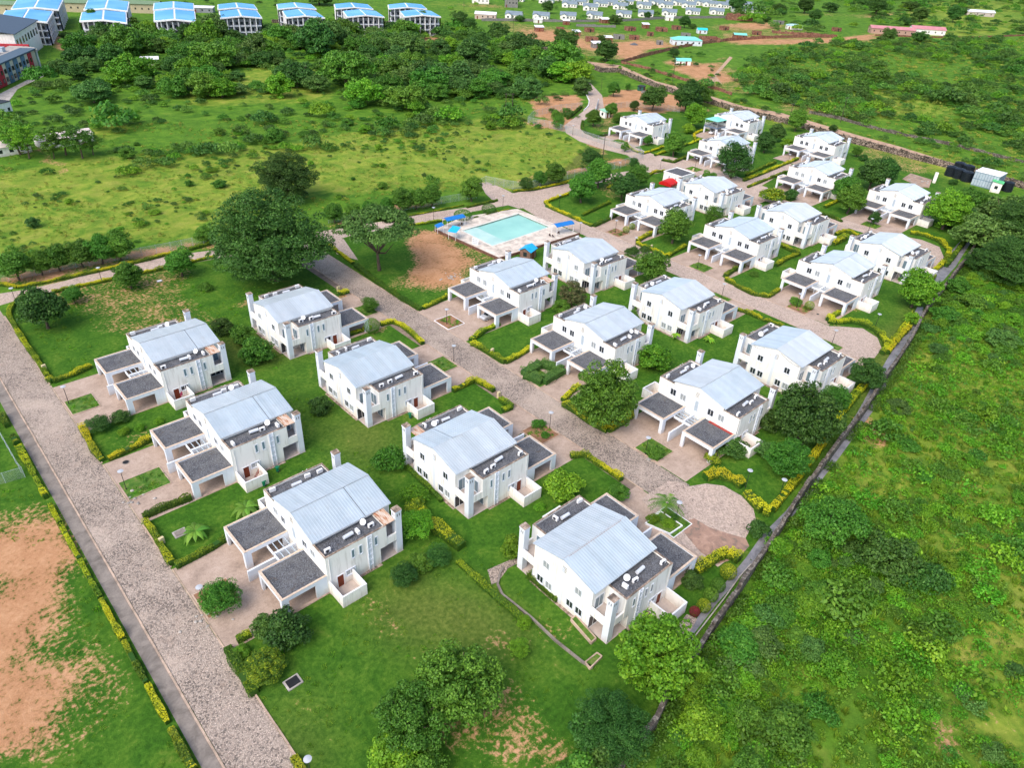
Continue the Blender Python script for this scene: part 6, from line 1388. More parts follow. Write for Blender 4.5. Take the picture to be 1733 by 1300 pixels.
# scattered trees and bushes
def scatter(poly_px, spacing, jitter=.5, seed=0, dens=None):
    P = P2(poly_px); r = np.random.default_rng(seed); x0, y0 = P.min(0); x1, y1 = P.max(0)
    xs, ys = np.meshgrid(np.arange(x0, x1, spacing), np.arange(y0, y1, spacing)); xs = xs.ravel()+r.uniform(-jitter, jitter, xs.size)*spacing; ys = ys.ravel()+r.uniform(-jitter, jitter, ys.size)*spacing
    k = inside(xs, ys, P); xs, ys = xs[k], ys[k]
    if dens is not None: k = r.random(len(xs)) < dens(xs, ys); xs, ys = xs[k], ys[k]
    return xs, ys, r
def in_view(x, y, m=40):
    u, v, z = to_px((x, y, 0)); return z > 5 and -m < u < 1733+m and -m < v < 1300+m*2
OBST = [at(*px) for px in ((40, 70), (30, 130), (10, 190), (110, 250), (20, 262), (485, 330), (165, 60), (253, 108), (70, 110), (75, 85))]
WOOD = [(95, 118), (130, 78), (300, 66), (560, 60), (690, 62), (780, 84), (905, 100), (985, 140), (985, 165), (930, 188), (880, 175), (700, 190), (560, 205), (480, 215), (330, 200), (245, 215), (190, 205), (100, 205), (40, 178), (60, 140)]
cl = lambda x, y: np.clip((vnoise(x, y, 28, 9)-.32)*3.2, 0, 1)
def wooddens(x, y):
    v = np.array([to_px((a, b, 0))[1] for a, b in zip(x, y)]); top = np.clip((200-v)/70, .16, 1); return np.clip(cl(x, y)*.6+.32, 0, 1)*top
xs, ys, r = scatter(WOOD, 7.6, .48, 21, wooddens)
cand = []
for x, y in zip(xs, ys):
    if min((Vector((x, y, 0))-q).length for q in OBST) < 13: continue
    cand.append((x, y, float(np.clip(r.lognormal(2.45, .33), 6, 24))))
print('wood', len(cand))
rest = []
sz = sorted(cand, key=lambda c_: -c_[2]/depth((c_[0], c_[1], 0)))
for i, (x, y, w) in enumerate(sz):
    kind = ('canopy', 'tallbush', 'bush', 'canopy')[i % 4]; mt = ('leaf_mid', 'leaf_grey', 'leaf_dark', 'leaf_mid', 'leaf_bright', 'leaf_mid', 'leaf_grey')[i % 7]
    sz_ = 'big ' if w > 11.5 else ('' if w > 8.5 else 'small ')
    if i < 290: plant('woodland_tree', kind, mt, Vector((x, y, 0)), w, where((x, y, 0), sz_+{'leaf_dark': 'dark', 'leaf_mid': 'fresh green', 'leaf_grey': 'dull green', 'leaf_bright': 'bright'}[mt]+' wood tree') or {'leaf_dark': 'dark green tree crowded in the dense wood', 'leaf_mid': 'fresh green tree crowded in the dense wood', 'leaf_grey': 'dull green tree crowded in the dense wood', 'leaf_bright': 'bright green tree crowded in the dense wood'}[mt], 'tree', 'trees of the wood', hs=r.uniform(.8, 1.2), var=i % 3)
    else: rest.append((x, y, w))
# bushes: candidates everywhere, the largest in view become objects of their own
B = []
def add_b(poly, sp, wl, seed, dens=None, region=''):
    xs, ys, r = scatter(poly, sp, .5, seed, dens)
    for x, y in zip(xs, ys):
        if in_view(x, y): B.append((x, y, float(np.exp(r.normal(math.log(wl[0]), wl[1]))), region))
SE = [(1660, 440), (1733, 440), (1790, 600), (1790, 1340), (1100, 1340), (1150, 1200), (1190, 1140), (1240, 1050), (1290, 975), (1345, 885), (1400, 815), (1500, 670), (1575, 560)]
NEARW = [(1240, 1045), (1290, 975), (1350, 890), (1480, 900), (1560, 1000), (1480, 1080), (1420, 1180), (1300, 1340), (1115, 1340), (1160, 1190)]
add_b(SE, 5.5, (3.0, .4), 31, lambda x, y: np.clip((vnoise(x, y, 16, 5)-.35)*2.4, .05, 1), 'field'); add_b(NEARW, 3.2, (3.2, .35), 32, lambda x, y: np.clip((vnoise(x, y, 8, 6)-.15)*2.2, .15, .9), 'field')
add_b([(1560, 560), (1660, 440), (1733, 440), (1733, 560), (1560, 620)], 4, (3.4, .35), 33, None, 'field')
FIELD = [(-40, 300), (160, 290), (600, 240), (880, 195), (1030, 270), (900, 312), (800, 318), (560, 362), (350, 398), (200, 425), (-40, 470)]
add_b(FIELD, 12, (2.6, .45), 34, lambda x, y: np.clip((vnoise(x, y, 22, 7)-.42)*3, .04, .8), 'meadow')
add_b([(180, 240), (460, 215), (700, 190), (900, 180), (860, 200), (560, 240), (200, 280)], 8, (4.0, .4), 35, lambda x, y: np.clip((vnoise(x, y, 22, 8)-.3)*2, .1, .8), 'meadow')
add_b([(1240, 1040), (1285, 975), (1345, 888), (1400, 818), (1440, 830), (1400, 960), (1300, 1100), (1230, 1290), (1140, 1340), (1178, 1185)], 4.2, (4.6, .25), 36, lambda x, y: np.clip((vnoise(x, y, 6, 17)-.25)*2.6, .1, .95), 'field')
add_b([(1360, 1100), (1500, 1020), (1733, 1120), (1733, 1340), (1300, 1340)], 7, (4.4, .3), 37, lambda x, y: np.clip((vnoise(x, y, 12, 18)-.4)*3, .05, .9), 'field')
bc = [b for b in B]
bc.sort(key=lambda b: -b[2]/depth((b[0], b[1], 0)))
print('bushes', len(bc))
LB = {('field', 0): 'leafy green bush in the overgrown field outside the stone wall', ('field', 1): 'bright fresh bush in the overgrown field outside the stone wall', ('field', 2): 'grey-green scrubby bush in the overgrown field outside the stone wall',
      ('meadow', 0): 'green bush in the yellow-green field above the tree rows', ('meadow', 1): 'bright bush in the yellow-green field above the tree rows', ('meadow', 2): 'greyish bush in the yellow-green field above the tree rows'}
bstuff = []
for i, (x, y, w, reg) in enumerate(bc):
    if i < 300:
        c_ = (0, 1, 1, 0, 2)[i % 5]; plant('bush', 'bush' if i % 3 else 'tallbush', ('leaf_mid', 'leaf_bright', 'leaf_grey')[c_], Vector((x, y, 0)), w, where((x, y, 0), ('large ' if w > 4.2 else ('' if w > 3 else 'small '))+('leafy', 'bright', 'grey-green')[c_]+' bush') or LB[(reg, c_)], 'bush', 'bushes of the '+reg, hs=rng.uniform(.6, 1.0), var=i % 3)
    else: bstuff.append((x, y, w))
def gn_scatter(name, protos, pts, kindmat=None):
    """one object: instances of the prototype meshes on its points"""
    pc = bpy.data.collections.new(name+'_sources')
    for i, me in enumerate(protos):
        o = bpy.data.objects.new(f'{name}_source', me); pc.objects.link(o)
    me = bpy.data.meshes.new(name); n = len(pts); me.vertices.add(n); arr = np.array(pts, dtype=np.float32)
    me.vertices.foreach_set('co', np.stack([arr[:, 0], arr[:, 1], np.zeros(n)], -1).reshape(-1).astype(np.float32))
    rr = np.random.default_rng(len(pts))
    a = me.attributes.new('scl', 'FLOAT', 'POINT'); a.data.foreach_set('value', arr[:, 2].copy())
    a = me.attributes.new('rz', 'FLOAT', 'POINT'); a.data.foreach_set('value', (rr.random(n)*6.28).astype(np.float32))
    a = me.attributes.new('pick', 'INT', 'POINT'); a.data.foreach_set('value', rr.integers(0, len(protos), n).astype(np.int32))
    me.update(); o = link_mesh(name, me); ng = bpy.data.node_groups.new(name, 'GeometryNodeTree')
    ng.interface.new_socket('Geometry', in_out='INPUT', socket_type='NodeSocketGeometry'); ng.interface.new_socket('Geometry', in_out='OUTPUT', socket_type='NodeSocketGeometry')
    N = ng.nodes; gi = N.new('NodeGroupInput'); go = N.new('NodeGroupOutput'); ip = N.new('GeometryNodeInstanceOnPoints'); ci = N.new('GeometryNodeCollectionInfo')
    ci.inputs['Collection'].default_value = pc; ci.inputs['Separate Children'].default_value = True; ci.inputs['Reset Children'].default_value = True
    def na(nm, ty):
        q = N.new('GeometryNodeInputNamedAttribute'); q.data_type = ty; q.inputs['Name'].default_value = nm; return q.outputs['Attribute']
    cx_ = N.new('ShaderNodeCombineXYZ'); er = N.new('FunctionNodeEulerToRotation')
    ng.links.new(na('rz', 'FLOAT'), cx_.inputs[2]); ng.links.new(cx_.outputs[0], er.inputs[0]); ng.links.new(er.outputs[0], ip.inputs['Rotation'])
    ng.links.new(na('scl', 'FLOAT'), ip.inputs['Scale']); ng.links.new(na('pick', 'INT'), ip.inputs['Instance Index']); ip.inputs['Pick Instance'].default_value = True
    ng.links.new(gi.outputs[0], ip.inputs['Points']); ng.links.new(ci.outputs[0], ip.inputs['Instance']); ng.links.new(ip.outputs[0], go.inputs[0])
    o.modifiers.new('scatter', 'NODES').node_group = ng
    return tag(o, kind='stuff')
def low_bush(matname, seed, n=26, per=22, hc=1.0):
    r = np.random.default_rng(seed); c, nn, t = crown_pts(r, n, .40, .22*hc, .20, .15, per, squash=.8); return leaf_mesh('scrub_bush', M[matname], c, nn, r.uniform(.05, .12, len(c)), t, 1, .2, seed)
scrubp = [low_bush('scrub', 1), low_bush('scrub', 2, hc=1.3), low_bush('scrub', 3, 18), low_bush('leaf_dark', 4), low_bush('leaf_mid', 5), low_bush('leaf_bright', 6)]
NE = [(1240, 128), (1300, 92), (1330, 74), (1480, 66), (1733, 66), (1760, 330), (1690, 296), (1600, 262), (1520, 232), (1440, 205), (1340, 182), (1270, 160)]
S = []
def add_s(lst, poly, sp, wl, seed, dens=None):
    xs, ys, r = scatter(poly, sp, .5, seed, dens)
    for x, y in zip(xs, ys):
        if in_view(x, y, 20): lst.append((x, y, float(np.exp(r.normal(math.log(wl[0]), wl[1])))))
add_s(S, NE, 5.0, (5.6, .34), 41, lambda x, y: np.clip((vnoise(x, y, 45, 11)*.6+vnoise(x, y, 14, 13)*.4-.445)*6.0, .05, .95))
add_s(S, [(1060, 100), (1180, 70), (1240, 128), (1270, 160), (1230, 160), (1060, 118)], 9, (3.5, .4), 42, lambda x, y: x*0+.35)
add_s(S, [(1235, 30), (1300, 0), (1770, -12), (1770, 62), (1480, 56), (1400, 58), (1290, 50)], 13, (7.0, .4), 43, lambda x, y: np.clip((vnoise(x, y, 50, 12)-.25)*2.5, .1, .9))
add_s(S, [(300, 0), (760, -10), (1240, -12), (1240, 30), (1000, 33), (820, 28), (760, 50), (700, 45), (500, 30), (330, 36)], 20, (6.0, .45), 44, lambda x, y: x*0+.30)
add_s(S, [(620, 48), (690, 40), (780, 44), (820, 60), (880, 80), (780, 84), (690, 66)], 8, (7, .3), 45, lambda x, y: x*0+.8)
add_s(S, WOOD, 7, (4.5, .35), 46, lambda x, y: wooddens(x, y)*.6)
add_s(S, [(905, 66), (1000, 95), (1060, 112), (1260, 172), (1420, 215), (1600, 262), (1733, 300), (1733, 306), (1600, 268), (1420, 222), (1250, 178), (1000, 104), (900, 74)], 6, (3.2, .4), 47, lambda x, y: x*0+.55)
add_s(S, WOOD, 6, (3.6, .4), 48, lambda x, y: x*0+.30)
add_s(S, [(180, 245), (460, 222), (700, 196), (900, 185), (1000, 200), (900, 215), (560, 255), (200, 300)], 5, (4.4, .4), 49, lambda x, y: np.clip((vnoise(x, y, 16, 8)-.38)*4, .05, .85))
add_s(S, FIELD, 3.2, (1.5, .45), 50, lambda x, y: np.clip((vnoise(x, y, 18, 7)*.6+vnoise(x, y, 6, 14)*.4-.52)*6, .01, .85))
add_s(S, [(0, 190), (60, 140), (130, 200), (245, 215), (180, 240), (60, 225), (0, 225)], 6, (5, .4), 53, lambda x, y: x*0+.5)
S2 = []
add_s(S2, NEARW, 1.9, (2.2, .35), 51, lambda x, y: np.clip((vnoise(x, y, 7, 15)-.25)*3, .1, .95))
add_s(S2, SE, 2.4, (2.3, .4), 52, lambda x, y: np.clip((vnoise(x, y, 11, 16)-.47)*6, .02, .9))
S += [s_+(1,) for s_ in S2]+[b+(1,) if to_px((b[0], b[1], 0))[0] > 1040 else b for b in bstuff]+rest
print('scrub', len(S))
SN = [s_ for s_ in S if s_[3:]]; S = [s_[:3] for s_ in S if not s_[3:]]
gn_scatter('scrub_bushes', scrubp, S)
gn_scatter('field_undergrowth', [low_bush('weed', 21), low_bush('weed', 22, hc=1.4), low_bush('leaf_mid', 23), low_bush('leaf_bright', 24), low_bush('weed', 25, 18), low_bush('leaf_mid', 27, hc=1.3)], [s_[:3] for s_ in SN])
# taller trees standing over the far scrub
for i, (px, w, lb) in enumerate([((1245, 20), 30, 'dark tree above the red brick ruin'), ((1318, 22), 26, 'dark tree right of the tall one at the top'), ((1360, 22), 30, 'dark tree at the top, left of the pink-roofed school'), ((1404, 20), 26, 'dark round tree at the top above the pink-roofed school'), ((1377, 36), 22, 'small dark tree in the grass left of the school'), ((1460, 12), 22, 'small round tree far up above the school'), ((1480, 26), 34, 'round tree right behind the school, left one'), ((1529, 42), 22, 'small grey tree before the school roof line'), ((1555, 36), 26, 'dark tree behind the middle of the school'), ((1540, 18), 26, 'tall dark tree alone at the top of the right hillside'), ((1612, 38), 30, 'round tree right of the school'), ((1630, 24), 20, 'dark tree beside the long pale shed'), ((1502, 70), 26, 'dark tree in front of the school, left one'), ((1554, 70), 28, 'dark tree in front of the school, right one'),
    ((1095, 32), 14, 'dark tree between the far bungalows and the wall'), ((1040, 40), 24, 'tall dark tree at the right of the white hut row'), ((926, 22), 22, 'round dark tree among the far bungalows'), ((880, 36), 18, 'tree before the far bungalows at the left'), ((958, 88), 42, 'large dark tree at the dirt road, with two crowns'), ((948, 62), 22, 'round tree behind the large one at the dirt road'), ((1025, 105), 42, 'round dark tree at the start of the red brick wall'), ((1017, 70), 18, 'small round tree beside the roofless brick huts'), ((1158, 47), 22, 'dark tree right of the square brick hut'), ((1172, 48), 14, 'small dark bush-like tree above the cyan-roofed hut'),
    ((1140, 97), 18, 'low dark tree behind the two joined huts'), ((1297, 36), 16, 'dark tree right of the brick ruin'), ((778, 48), 30, 'dark bluish tree right of the last blue-roofed block'), ((842, 62), 38, 'broad dark tree near the dirt road bend, left one'), ((795, 55), 26, 'dark tree between the broad one and the wood'), ((815, 72), 30, 'dark tree at the corner of the wood'), ((808, 88), 40, 'big tree at the right end of the wood'), ((888, 98), 66, 'long dark thicket along the dirt road'), ((822, 132), 30, 'solitary round dark tree above the wood margin'), ((345, 40), 10, 'small bush near the white-roofed shed'),
    ((317, 60), 34, 'dark tree between the third and fourth blue-roofed blocks'), ((525, 55), 44, 'broad dark tree before the fifth blue-roofed block'), ((600, 56), 28, 'dark tree before the sixth blue-roofed block'), ((670, 52), 24, 'dark tree between the sixth and seventh blue-roofed blocks'), ((715, 55), 40, 'dark low trees before the last blue-roofed block'), ((540, 8), 50, 'dark tree behind the rear blue roofs'), ((385, 58), 30, 'dark tree before the fourth blue-roofed block'), ((115, 68), 24, 'round tree left of the slim tall trees')]):
    T('canopy' if i % 2 else 'round', 'leaf_dark', px, w, lb, var=i % 3, hs=1.0)

# ------------------------------------------------------------------ hedges
def hedge(label, px, w=.9, h=.9, yellow=.6, group=None, seed=0, lumpy=.18, leaf=.17, dens=260, world=None, name='hedge', mat='leaf_yellow'):
    r = np.random.default_rng(seed+len(px)*7+int(px[0][0]) if px else seed); pts = [Vector((*p, 0)) for p in world] if world else [at(*p) for p in px]
    c0 = pts[len(pts)//2].copy(); seg = []; L = 0
    for a, b in zip(pts[:-1], pts[1:]): seg.append((a-c0, b-c0, (b-a).length)); L += (b-a).length
    d0 = depth(c0); k = max(1.0, d0/150); leaf = leaf*k; N = int(L*dens/k**1.6); N = min(N, 26000)
    lens = np.array([s[2] for s in seg]); idx_ = r.choice(len(seg), N, p=lens/lens.sum()); u = r.random(N)
    A = np.array([[s[0].x, s[0].y] for s in seg]); Bp = np.array([[s[1].x, s[1].y] for s in seg])
    P = A[idx_]+(Bp[idx_]-A[idx_])*u[:, None]; D = (Bp-A)[idx_]; D /= np.linalg.norm(D, axis=1, keepdims=True); Nn = np.stack([-D[:, 1], D[:, 0]], 1)
    along = vnoise(P[:, 0]+c0.x, P[:, 1]+c0.y, 1.3, 20); along2 = vnoise(P[:, 0]+c0.x, P[:, 1]+c0.y, .45, 21)
    hh = h*(1+(along-.5)*lumpy*3+(along2-.5)*lumpy*1.5); ww = w*(1+(along-.5)*lumpy*2.5)
    side = r.random(N); per = 2*h+w; top = side < (w/per+.12); a = np.where(top, r.uniform(-.5, .5, N), np.sign(r.random(N)-.5)*.5*r.uniform(.9, 1.04, N))
    z = np.where(top, hh*r.uniform(.88, 1.04, N), hh*r.uniform(.04, 1, N)**.8); a = a*np.where(z/hh > .8, .86, 1.0)
    C = np.stack([P[:, 0]+Nn[:, 0]*a*ww, P[:, 1]+Nn[:, 1]*a*ww, z], 1); Nv = np.stack([Nn[:, 0]*np.sign(a)*(~top), Nn[:, 1]*np.sign(a)*(~top), top*1.0+.2], 1)+r.normal(size=(N, 3))*.6
    ypatch = vnoise(P[:, 0]+c0.x, P[:, 1]+c0.y, 2.6, 22)
    tint = .10+yellow*(z/hh)**1.4*(.35+1.25*ypatch)+r.normal(size=N)*.12
    me = leaf_mesh(name, M[mat], C, Nv, r.uniform(.7, 1.4, N)*leaf, tint, 1, .2, seed)
    o = link_mesh(name, me, None, tuple(c0)); tag(o, label, 'hedge', group)
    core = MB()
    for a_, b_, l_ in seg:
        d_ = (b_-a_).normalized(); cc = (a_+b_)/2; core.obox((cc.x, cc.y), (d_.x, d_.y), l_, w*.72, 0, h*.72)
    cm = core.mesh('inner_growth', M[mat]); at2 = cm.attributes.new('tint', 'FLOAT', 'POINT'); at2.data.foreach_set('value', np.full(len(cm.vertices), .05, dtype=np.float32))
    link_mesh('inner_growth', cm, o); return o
H = hedge
# strip along the left road: separate shrubs and runs
for i, (y0, y1, yl, hh, lb) in enumerate([(126, 130, .3, 1.1, 'dark clipped shrub at the left edge beside the wire fence corner'), (119.8, 122.5, .4, 1.1, 'dark round shrub beside the fence corner at the left edge'), (112.5, 118.3, 1.0, 1.0, 'bright yellow hedge beside the fence corner at the left road'), (106.0, 112.0, 1.1, .9, 'bright yellow hedge, second run down the left road'), (103.6, 105.6, 1.1, .9, 'single yellow shrub ending the bright run by the left road'),
    (96.5, 101.5, .75, .8, 'yellow-green hedge run starting the long line beside the left gutter'), (88, 96, .8, .7, 'yellow-green hedge run in the upper middle of the left gutter line'), (79.5, 87.5, .55, .7, 'green hedge run in the middle of the left gutter line'), (71, 79, .75, .75, 'yellow-green hedge run beside the bare red ground'), (63.5, 70.6, .35, .7, 'dark green hedge run of the left gutter line'), (57, 63, .7, .8, 'yellow-green hedge run near the bottom left'), (50, 56, .6, 1.0, 'tall hedge shrubs at the bottom left beside the gutter'), (44, 49.5, .8, .9, 'yellow hedge shrubs at the bottom edge beside the gutter')]):
    H(lb, None, 1.0 if hh > .9 else .7, hh, yl, 'hedge runs along the left gutter', 50+i, .25, world=[(5.35, y0), (5.3, (y0+y1)/2), (5.35, y1)])
G_ = None
HD = [
 ('long yellow-topped hedge between the upper left road and the tree row', [(-20, 482), (10, 484), (30, 488), (75, 480), (165, 461), (255, 440), (292, 429)], .9, .7, .75),
 ('low dark hedge right end of the tree row at the upper left', [(320, 424), (356, 415)], 1, .9, .25),
 ('yellow hedge on the lawn side of the upper left road', [(89, 497), (130, 487), (193, 474), (282, 455), (300, 450), (365, 436)], .8, .75, .8),
 ('curved hedge round the grass corner at the far left', [(45, 502), (30, 512), (20, 522), (16, 535), (30, 562), (48, 590), (66, 615), (82, 640)], .9, .8, .55),
 ('yellow-green hedge along the driveway of the first twin house', [(82, 645), (90, 648), (125, 636), (155, 622)], 1, .95, .7),
 ('yellow shrubs edging the garden of the second twin house by the road', [(140, 725), (150, 745), (160, 765), (174, 782)], 1, .9, .85), ('yellow hedge along the driveway of the second twin house', [(184, 780), (205, 770), (232, 758), (256, 745)], 1, .95, .9),
 ('dark green hedge along the upper side of the lower left garden', [(243, 878), (275, 864), (325, 845)], 1.0, 1.0, .2), ('yellow-green hedge on the road side of the lower left garden', [(247, 885), (262, 905), (278, 935), (292, 958)], .9, .9, .6), ('dark hedge along the driveway of the lower left twin house', [(298, 962), (322, 950), (360, 930), (383, 915)], 1.0, 1.0, .35),
 ('dark green hedge beside the road at the front lawn', [(386, 1100), (402, 1128), (420, 1160), (432, 1178)], 1.3, 1.0, .2), ('yellow shrub hedge at the driveway mouth of the front lawn', [(402, 1088), (425, 1076)], 1.0, 1.1, .8), ('yellow shrub at the bottom edge on the road side of the front lawn', [(498, 1285), (512, 1310)], .9, .8, .9),
 ('yellow hedge behind the huge dark tree by the central road', [(557, 417), (575, 430), (598, 448)], .9, .8, 1.0), ('long dark green hedge under the acacia along the central road', [(602, 452), (640, 480), (680, 508), (712, 526)], 1.2, .9, .2),
 ('yellow-green hedge at the driveway of the pool-side twin house', [(716, 524), (738, 514), (757, 503)], 1, .9, .8), ('low yellow hedge along the upper road left of the pool', [(669, 388), (700, 382), (748, 375)], .7, .7, .8), ('yellow hedge behind the acacia at the upper road', [(598, 402), (616, 398)], .8, .8, .7),
 ('dark hedge with yellow ends below the tree row of the upper road', [(562, 388), (590, 383), (625, 377), (650, 371)], 1.0, .8, .35), ('low hedge at the junction behind the pool', [(655, 373), (720, 361), (785, 348)], .5, .4, .5), ('dark hedge on the lawn by the junction', [(790, 352), (830, 343), (842, 340)], .8, .7, .25),
 ('low hedge behind the pool', [(800, 372), (838, 362), (862, 356)], .7, .6, .35),
 ('yellow clipped hedge near the ball tree by the central road', [(644, 552), (664, 547), (680, 553), (700, 569), (716, 584)], 1, .95, .9), ('yellow-green hedge next to the kitchen yard of the house under the huge tree', [(592, 568), (610, 562), (628, 556)], 1.1, .9, .6), ('small yellow hedge in front of the house under the huge tree', [(574, 500), (590, 495)], 1.2, .8, .8),
 ('bright yellow hedge around the lawn by the central road, upper end', [(766, 664), (785, 655), (803, 646), (822, 655), (836, 664)], 1, 1.0, .95), ('yellow-green hedge in two lumps beyond the clipped ball bush', [(846, 678), (866, 692), (850, 698)], 1.1, .95, .8),
 ('yellow-green hedge of the garden with the bright rounded tree', [(965, 775), (990, 772), (1012, 788), (1035, 802), (1052, 815)], 1, .9, .7),
 ('yellow hedge along the driveway below the pool-side twin house', [(796, 578), (820, 562), (845, 551)], 1.2, 1.05, 1.0), ('lumpy yellow hedge on the road side of the lawn by the pool-side twin house', [(798, 584), (815, 592), (832, 602), (855, 616), (875, 606), (897, 592)], 1.0, .95, .8),
 ('hollow square hedge of grey-green foliage before the carports', [(887, 637), (915, 619), (952, 630), (918, 650), (889, 638)], 2.5, 1.5, .6),
 ('yellow-green hedge wrapping the clumpy tree by the central road', [(952, 680), (968, 664), (980, 656)], 1.2, 1.0, .9), ('long yellow-green hedge on the road side below the clumpy tree', [(953, 686), (975, 700), (1000, 718), (1028, 732), (1052, 718), (1073, 702)], 1.3, 1.1, .75),
 ('curved bright yellow hedge of the near turning place', [(1192, 812), (1210, 806), (1235, 812), (1256, 826)], 1.6, 1.3, 1.0), ('bright yellow hedge lumps at the drain side of the near turning place', [(1262, 838), (1275, 852), (1290, 868), (1302, 872)], 1.8, 1.4, 1.0),
 ('long bright yellow-green hedge along the drain, lower part', [(1305, 866), (1330, 836), (1360, 798), (1395, 748)], 1.3, 1.1, .95), ('long bright yellow-green hedge along the drain, upper part', [(1400, 740), (1425, 700), (1446, 672), (1462, 655)], 1.3, 1.1, .9),
 ('diagonal yellow hedge on the lawn beside the lower left twin house', [(700, 872), (725, 888), (748, 905), (782, 930)], 2.0, 1.6, .95),
 ('low leafy row of creepers along the concrete gutter', [(775, 952), (800, 975), (830, 1003), (862, 1030), (890, 1056)], 1.2, .6, .35), ('leafy plants along the rear wall of the nearest twin house', [(895, 975), (918, 995), (945, 1018)], 1.2, .9, .2),
 ('leafy border along the rear wall of the rusty-covered twin house', [(688, 792), (720, 822), (748, 850)], .8, .7, .35),
 ('yellow-green hedge beside the nearest twin house', [(1175, 972), (1195, 958), (1215, 945), (1232, 940), (1250, 952)], 1.6, 1.3, .8),
 ('curved yellow hedge around the second turning place', [(1400, 546), (1412, 548), (1440, 546), (1460, 550), (1482, 562), (1498, 580), (1500, 596)], 1.4, 1.2, 1.0), ('yellow-green hedge from carport to the second turning place', [(1400, 544), (1412, 535), (1428, 528)], 1.3, 1.1, .9), ('hedge along the drain by the second turning place', [(1492, 600), (1512, 578), (1530, 555), (1545, 535)], 1.2, 1.0, .7),
 ('yellow hedge behind the house by the second turning place', [(1245, 525), (1262, 530), (1285, 540), (1325, 555)], .9, .8, .8),
 ('dark green hedge round the lawn with one small bush, road side', [(1228, 474), (1250, 488), (1275, 500), (1300, 504), (1318, 492)], 1.0, .9, .5), ('dark green hedge on the driveway side of the lawn with one small bush', [(1226, 470), (1240, 460), (1258, 452)], 1.2, 1.1, .3),
 ('dark hedge behind the houses, between two lawns', [(1312, 452), (1330, 440), (1352, 432), (1322, 418)], 1.0, 1.0, .5), ('yellow hedge on the road side under the dense round tree', [(1077, 413), (1095, 422), (1115, 430), (1128, 436), (1160, 418)], 1.0, .9, .85), ('yellow-green hedge along the driveway by the dense round tree', [(1078, 410), (1095, 400), (1112, 395)], 1.1, 1.0, .8),
 ('yellow hedge round the corner lawn above the pool', [(975, 325), (945, 335), (922, 344), (935, 355), (975, 372), (1002, 384)], .9, .8, .9), ('dark green hedge at the right of the corner lawn', [(1005, 384), (1025, 375), (1042, 366)], 1.2, 1.0, .3), ('hedge crossing the corner lawn', [(985, 366), (1010, 354), (1032, 344)], .9, .8, .3),
 ('yellow hedge along the upper road beside the fence', [(868, 325), (905, 322), (960, 310), (1000, 300), (1030, 294)], .9, .8, .8), ('yellow hedge on the near side of the upper road', [(1028, 320), (1048, 308), (1070, 300)], .8, .7, .9),
 ('yellow hedge round the lawn of the first twin house', [(1060, 247), (1072, 256), (1088, 261), (1105, 256), (1122, 250)], .9, .8, 1.0), ('yellow hedge in the lane between upper houses', [(1108, 264), (1130, 256), (1165, 245), (1185, 238)], .9, .8, .9), ('yellow hedge at the driveway of the terrace house', [(1188, 222), (1174, 228), (1176, 238)], .9, .8, 1.0), ('dark hedge left of the house with the dome-shaped tree', [(1120, 272), (1140, 276), (1165, 265)], .9, .8, .4),
 ('yellow hedge left side of the long lane to the dirt road houses', [(1258, 307), (1290, 295), (1330, 278), (1350, 270)], 1.0, .9, 1.0), ('yellow hedge right side of the long lane', [(1265, 318), (1300, 304), (1330, 292)], .9, .8, .5), ('green hedge bordering the lawn left of the lane', [(1262, 298), (1290, 285), (1312, 276)], 1.0, .9, .3),
 ('curved yellow hedge of the upper turning place', [(1540, 396), (1565, 400), (1590, 410), (1605, 425), (1602, 440), (1590, 452), (1580, 460)], 1.3, 1.1, 1.0), ('dark green hedge along the drain by the upper turning place', [(1600, 452), (1618, 428), (1635, 405), (1640, 390)], 1.2, 1.0, .3), ('yellow hedge by the far right twin houses', [(1395, 352), (1412, 344), (1420, 338)], 1, .9, .7), ('dark green hedge in front of the double-crowned tree', [(1384, 360), (1405, 368), (1425, 376)], 1, .8, .25),
 ('yellow shrubs behind the houses in the upper right', [(1414, 398), (1428, 392), (1452, 400)], .9, .8, .9), ('large yellow shrub hedge between two upper right houses', [(1408, 415), (1420, 410), (1430, 404)], 1.8, 1.4, .9),
 ('dark clipped hedge along the entrance road', [(960, 202), (975, 190), (984, 182)], 1.2, 1.2, .1), ('hedge curving round the grass island by the entrance', [(986, 206), (984, 218), (992, 226), (1008, 232), (1024, 230), (1030, 225)], .9, .8, .15), ('yellow-green hedge at the junction near the red canopy', [(1095, 300), (1105, 293), (1125, 290)], .9, .8, .8), ('yellow-green bush row beside the drain near the far turning place', [(1565, 486), (1572, 478), (1580, 468)], 1.4, 1.2, .8), ('bright yellow-green hedge along the drain below the dense bright tree', [(1500, 600), (1522, 572), (1538, 556)], 1.2, 1.1, .9),
]
for i, (lb, px, w, h, yl) in enumerate(HD):
    mt = 'leaf_yellow'
    if 'grey-green' in lb: mt = 'leaf_grey'; yl = .75
    H(lb, px, w, h, yl, None, 80+i, .22 if 'clipped' not in lb else .10, mat=mt)

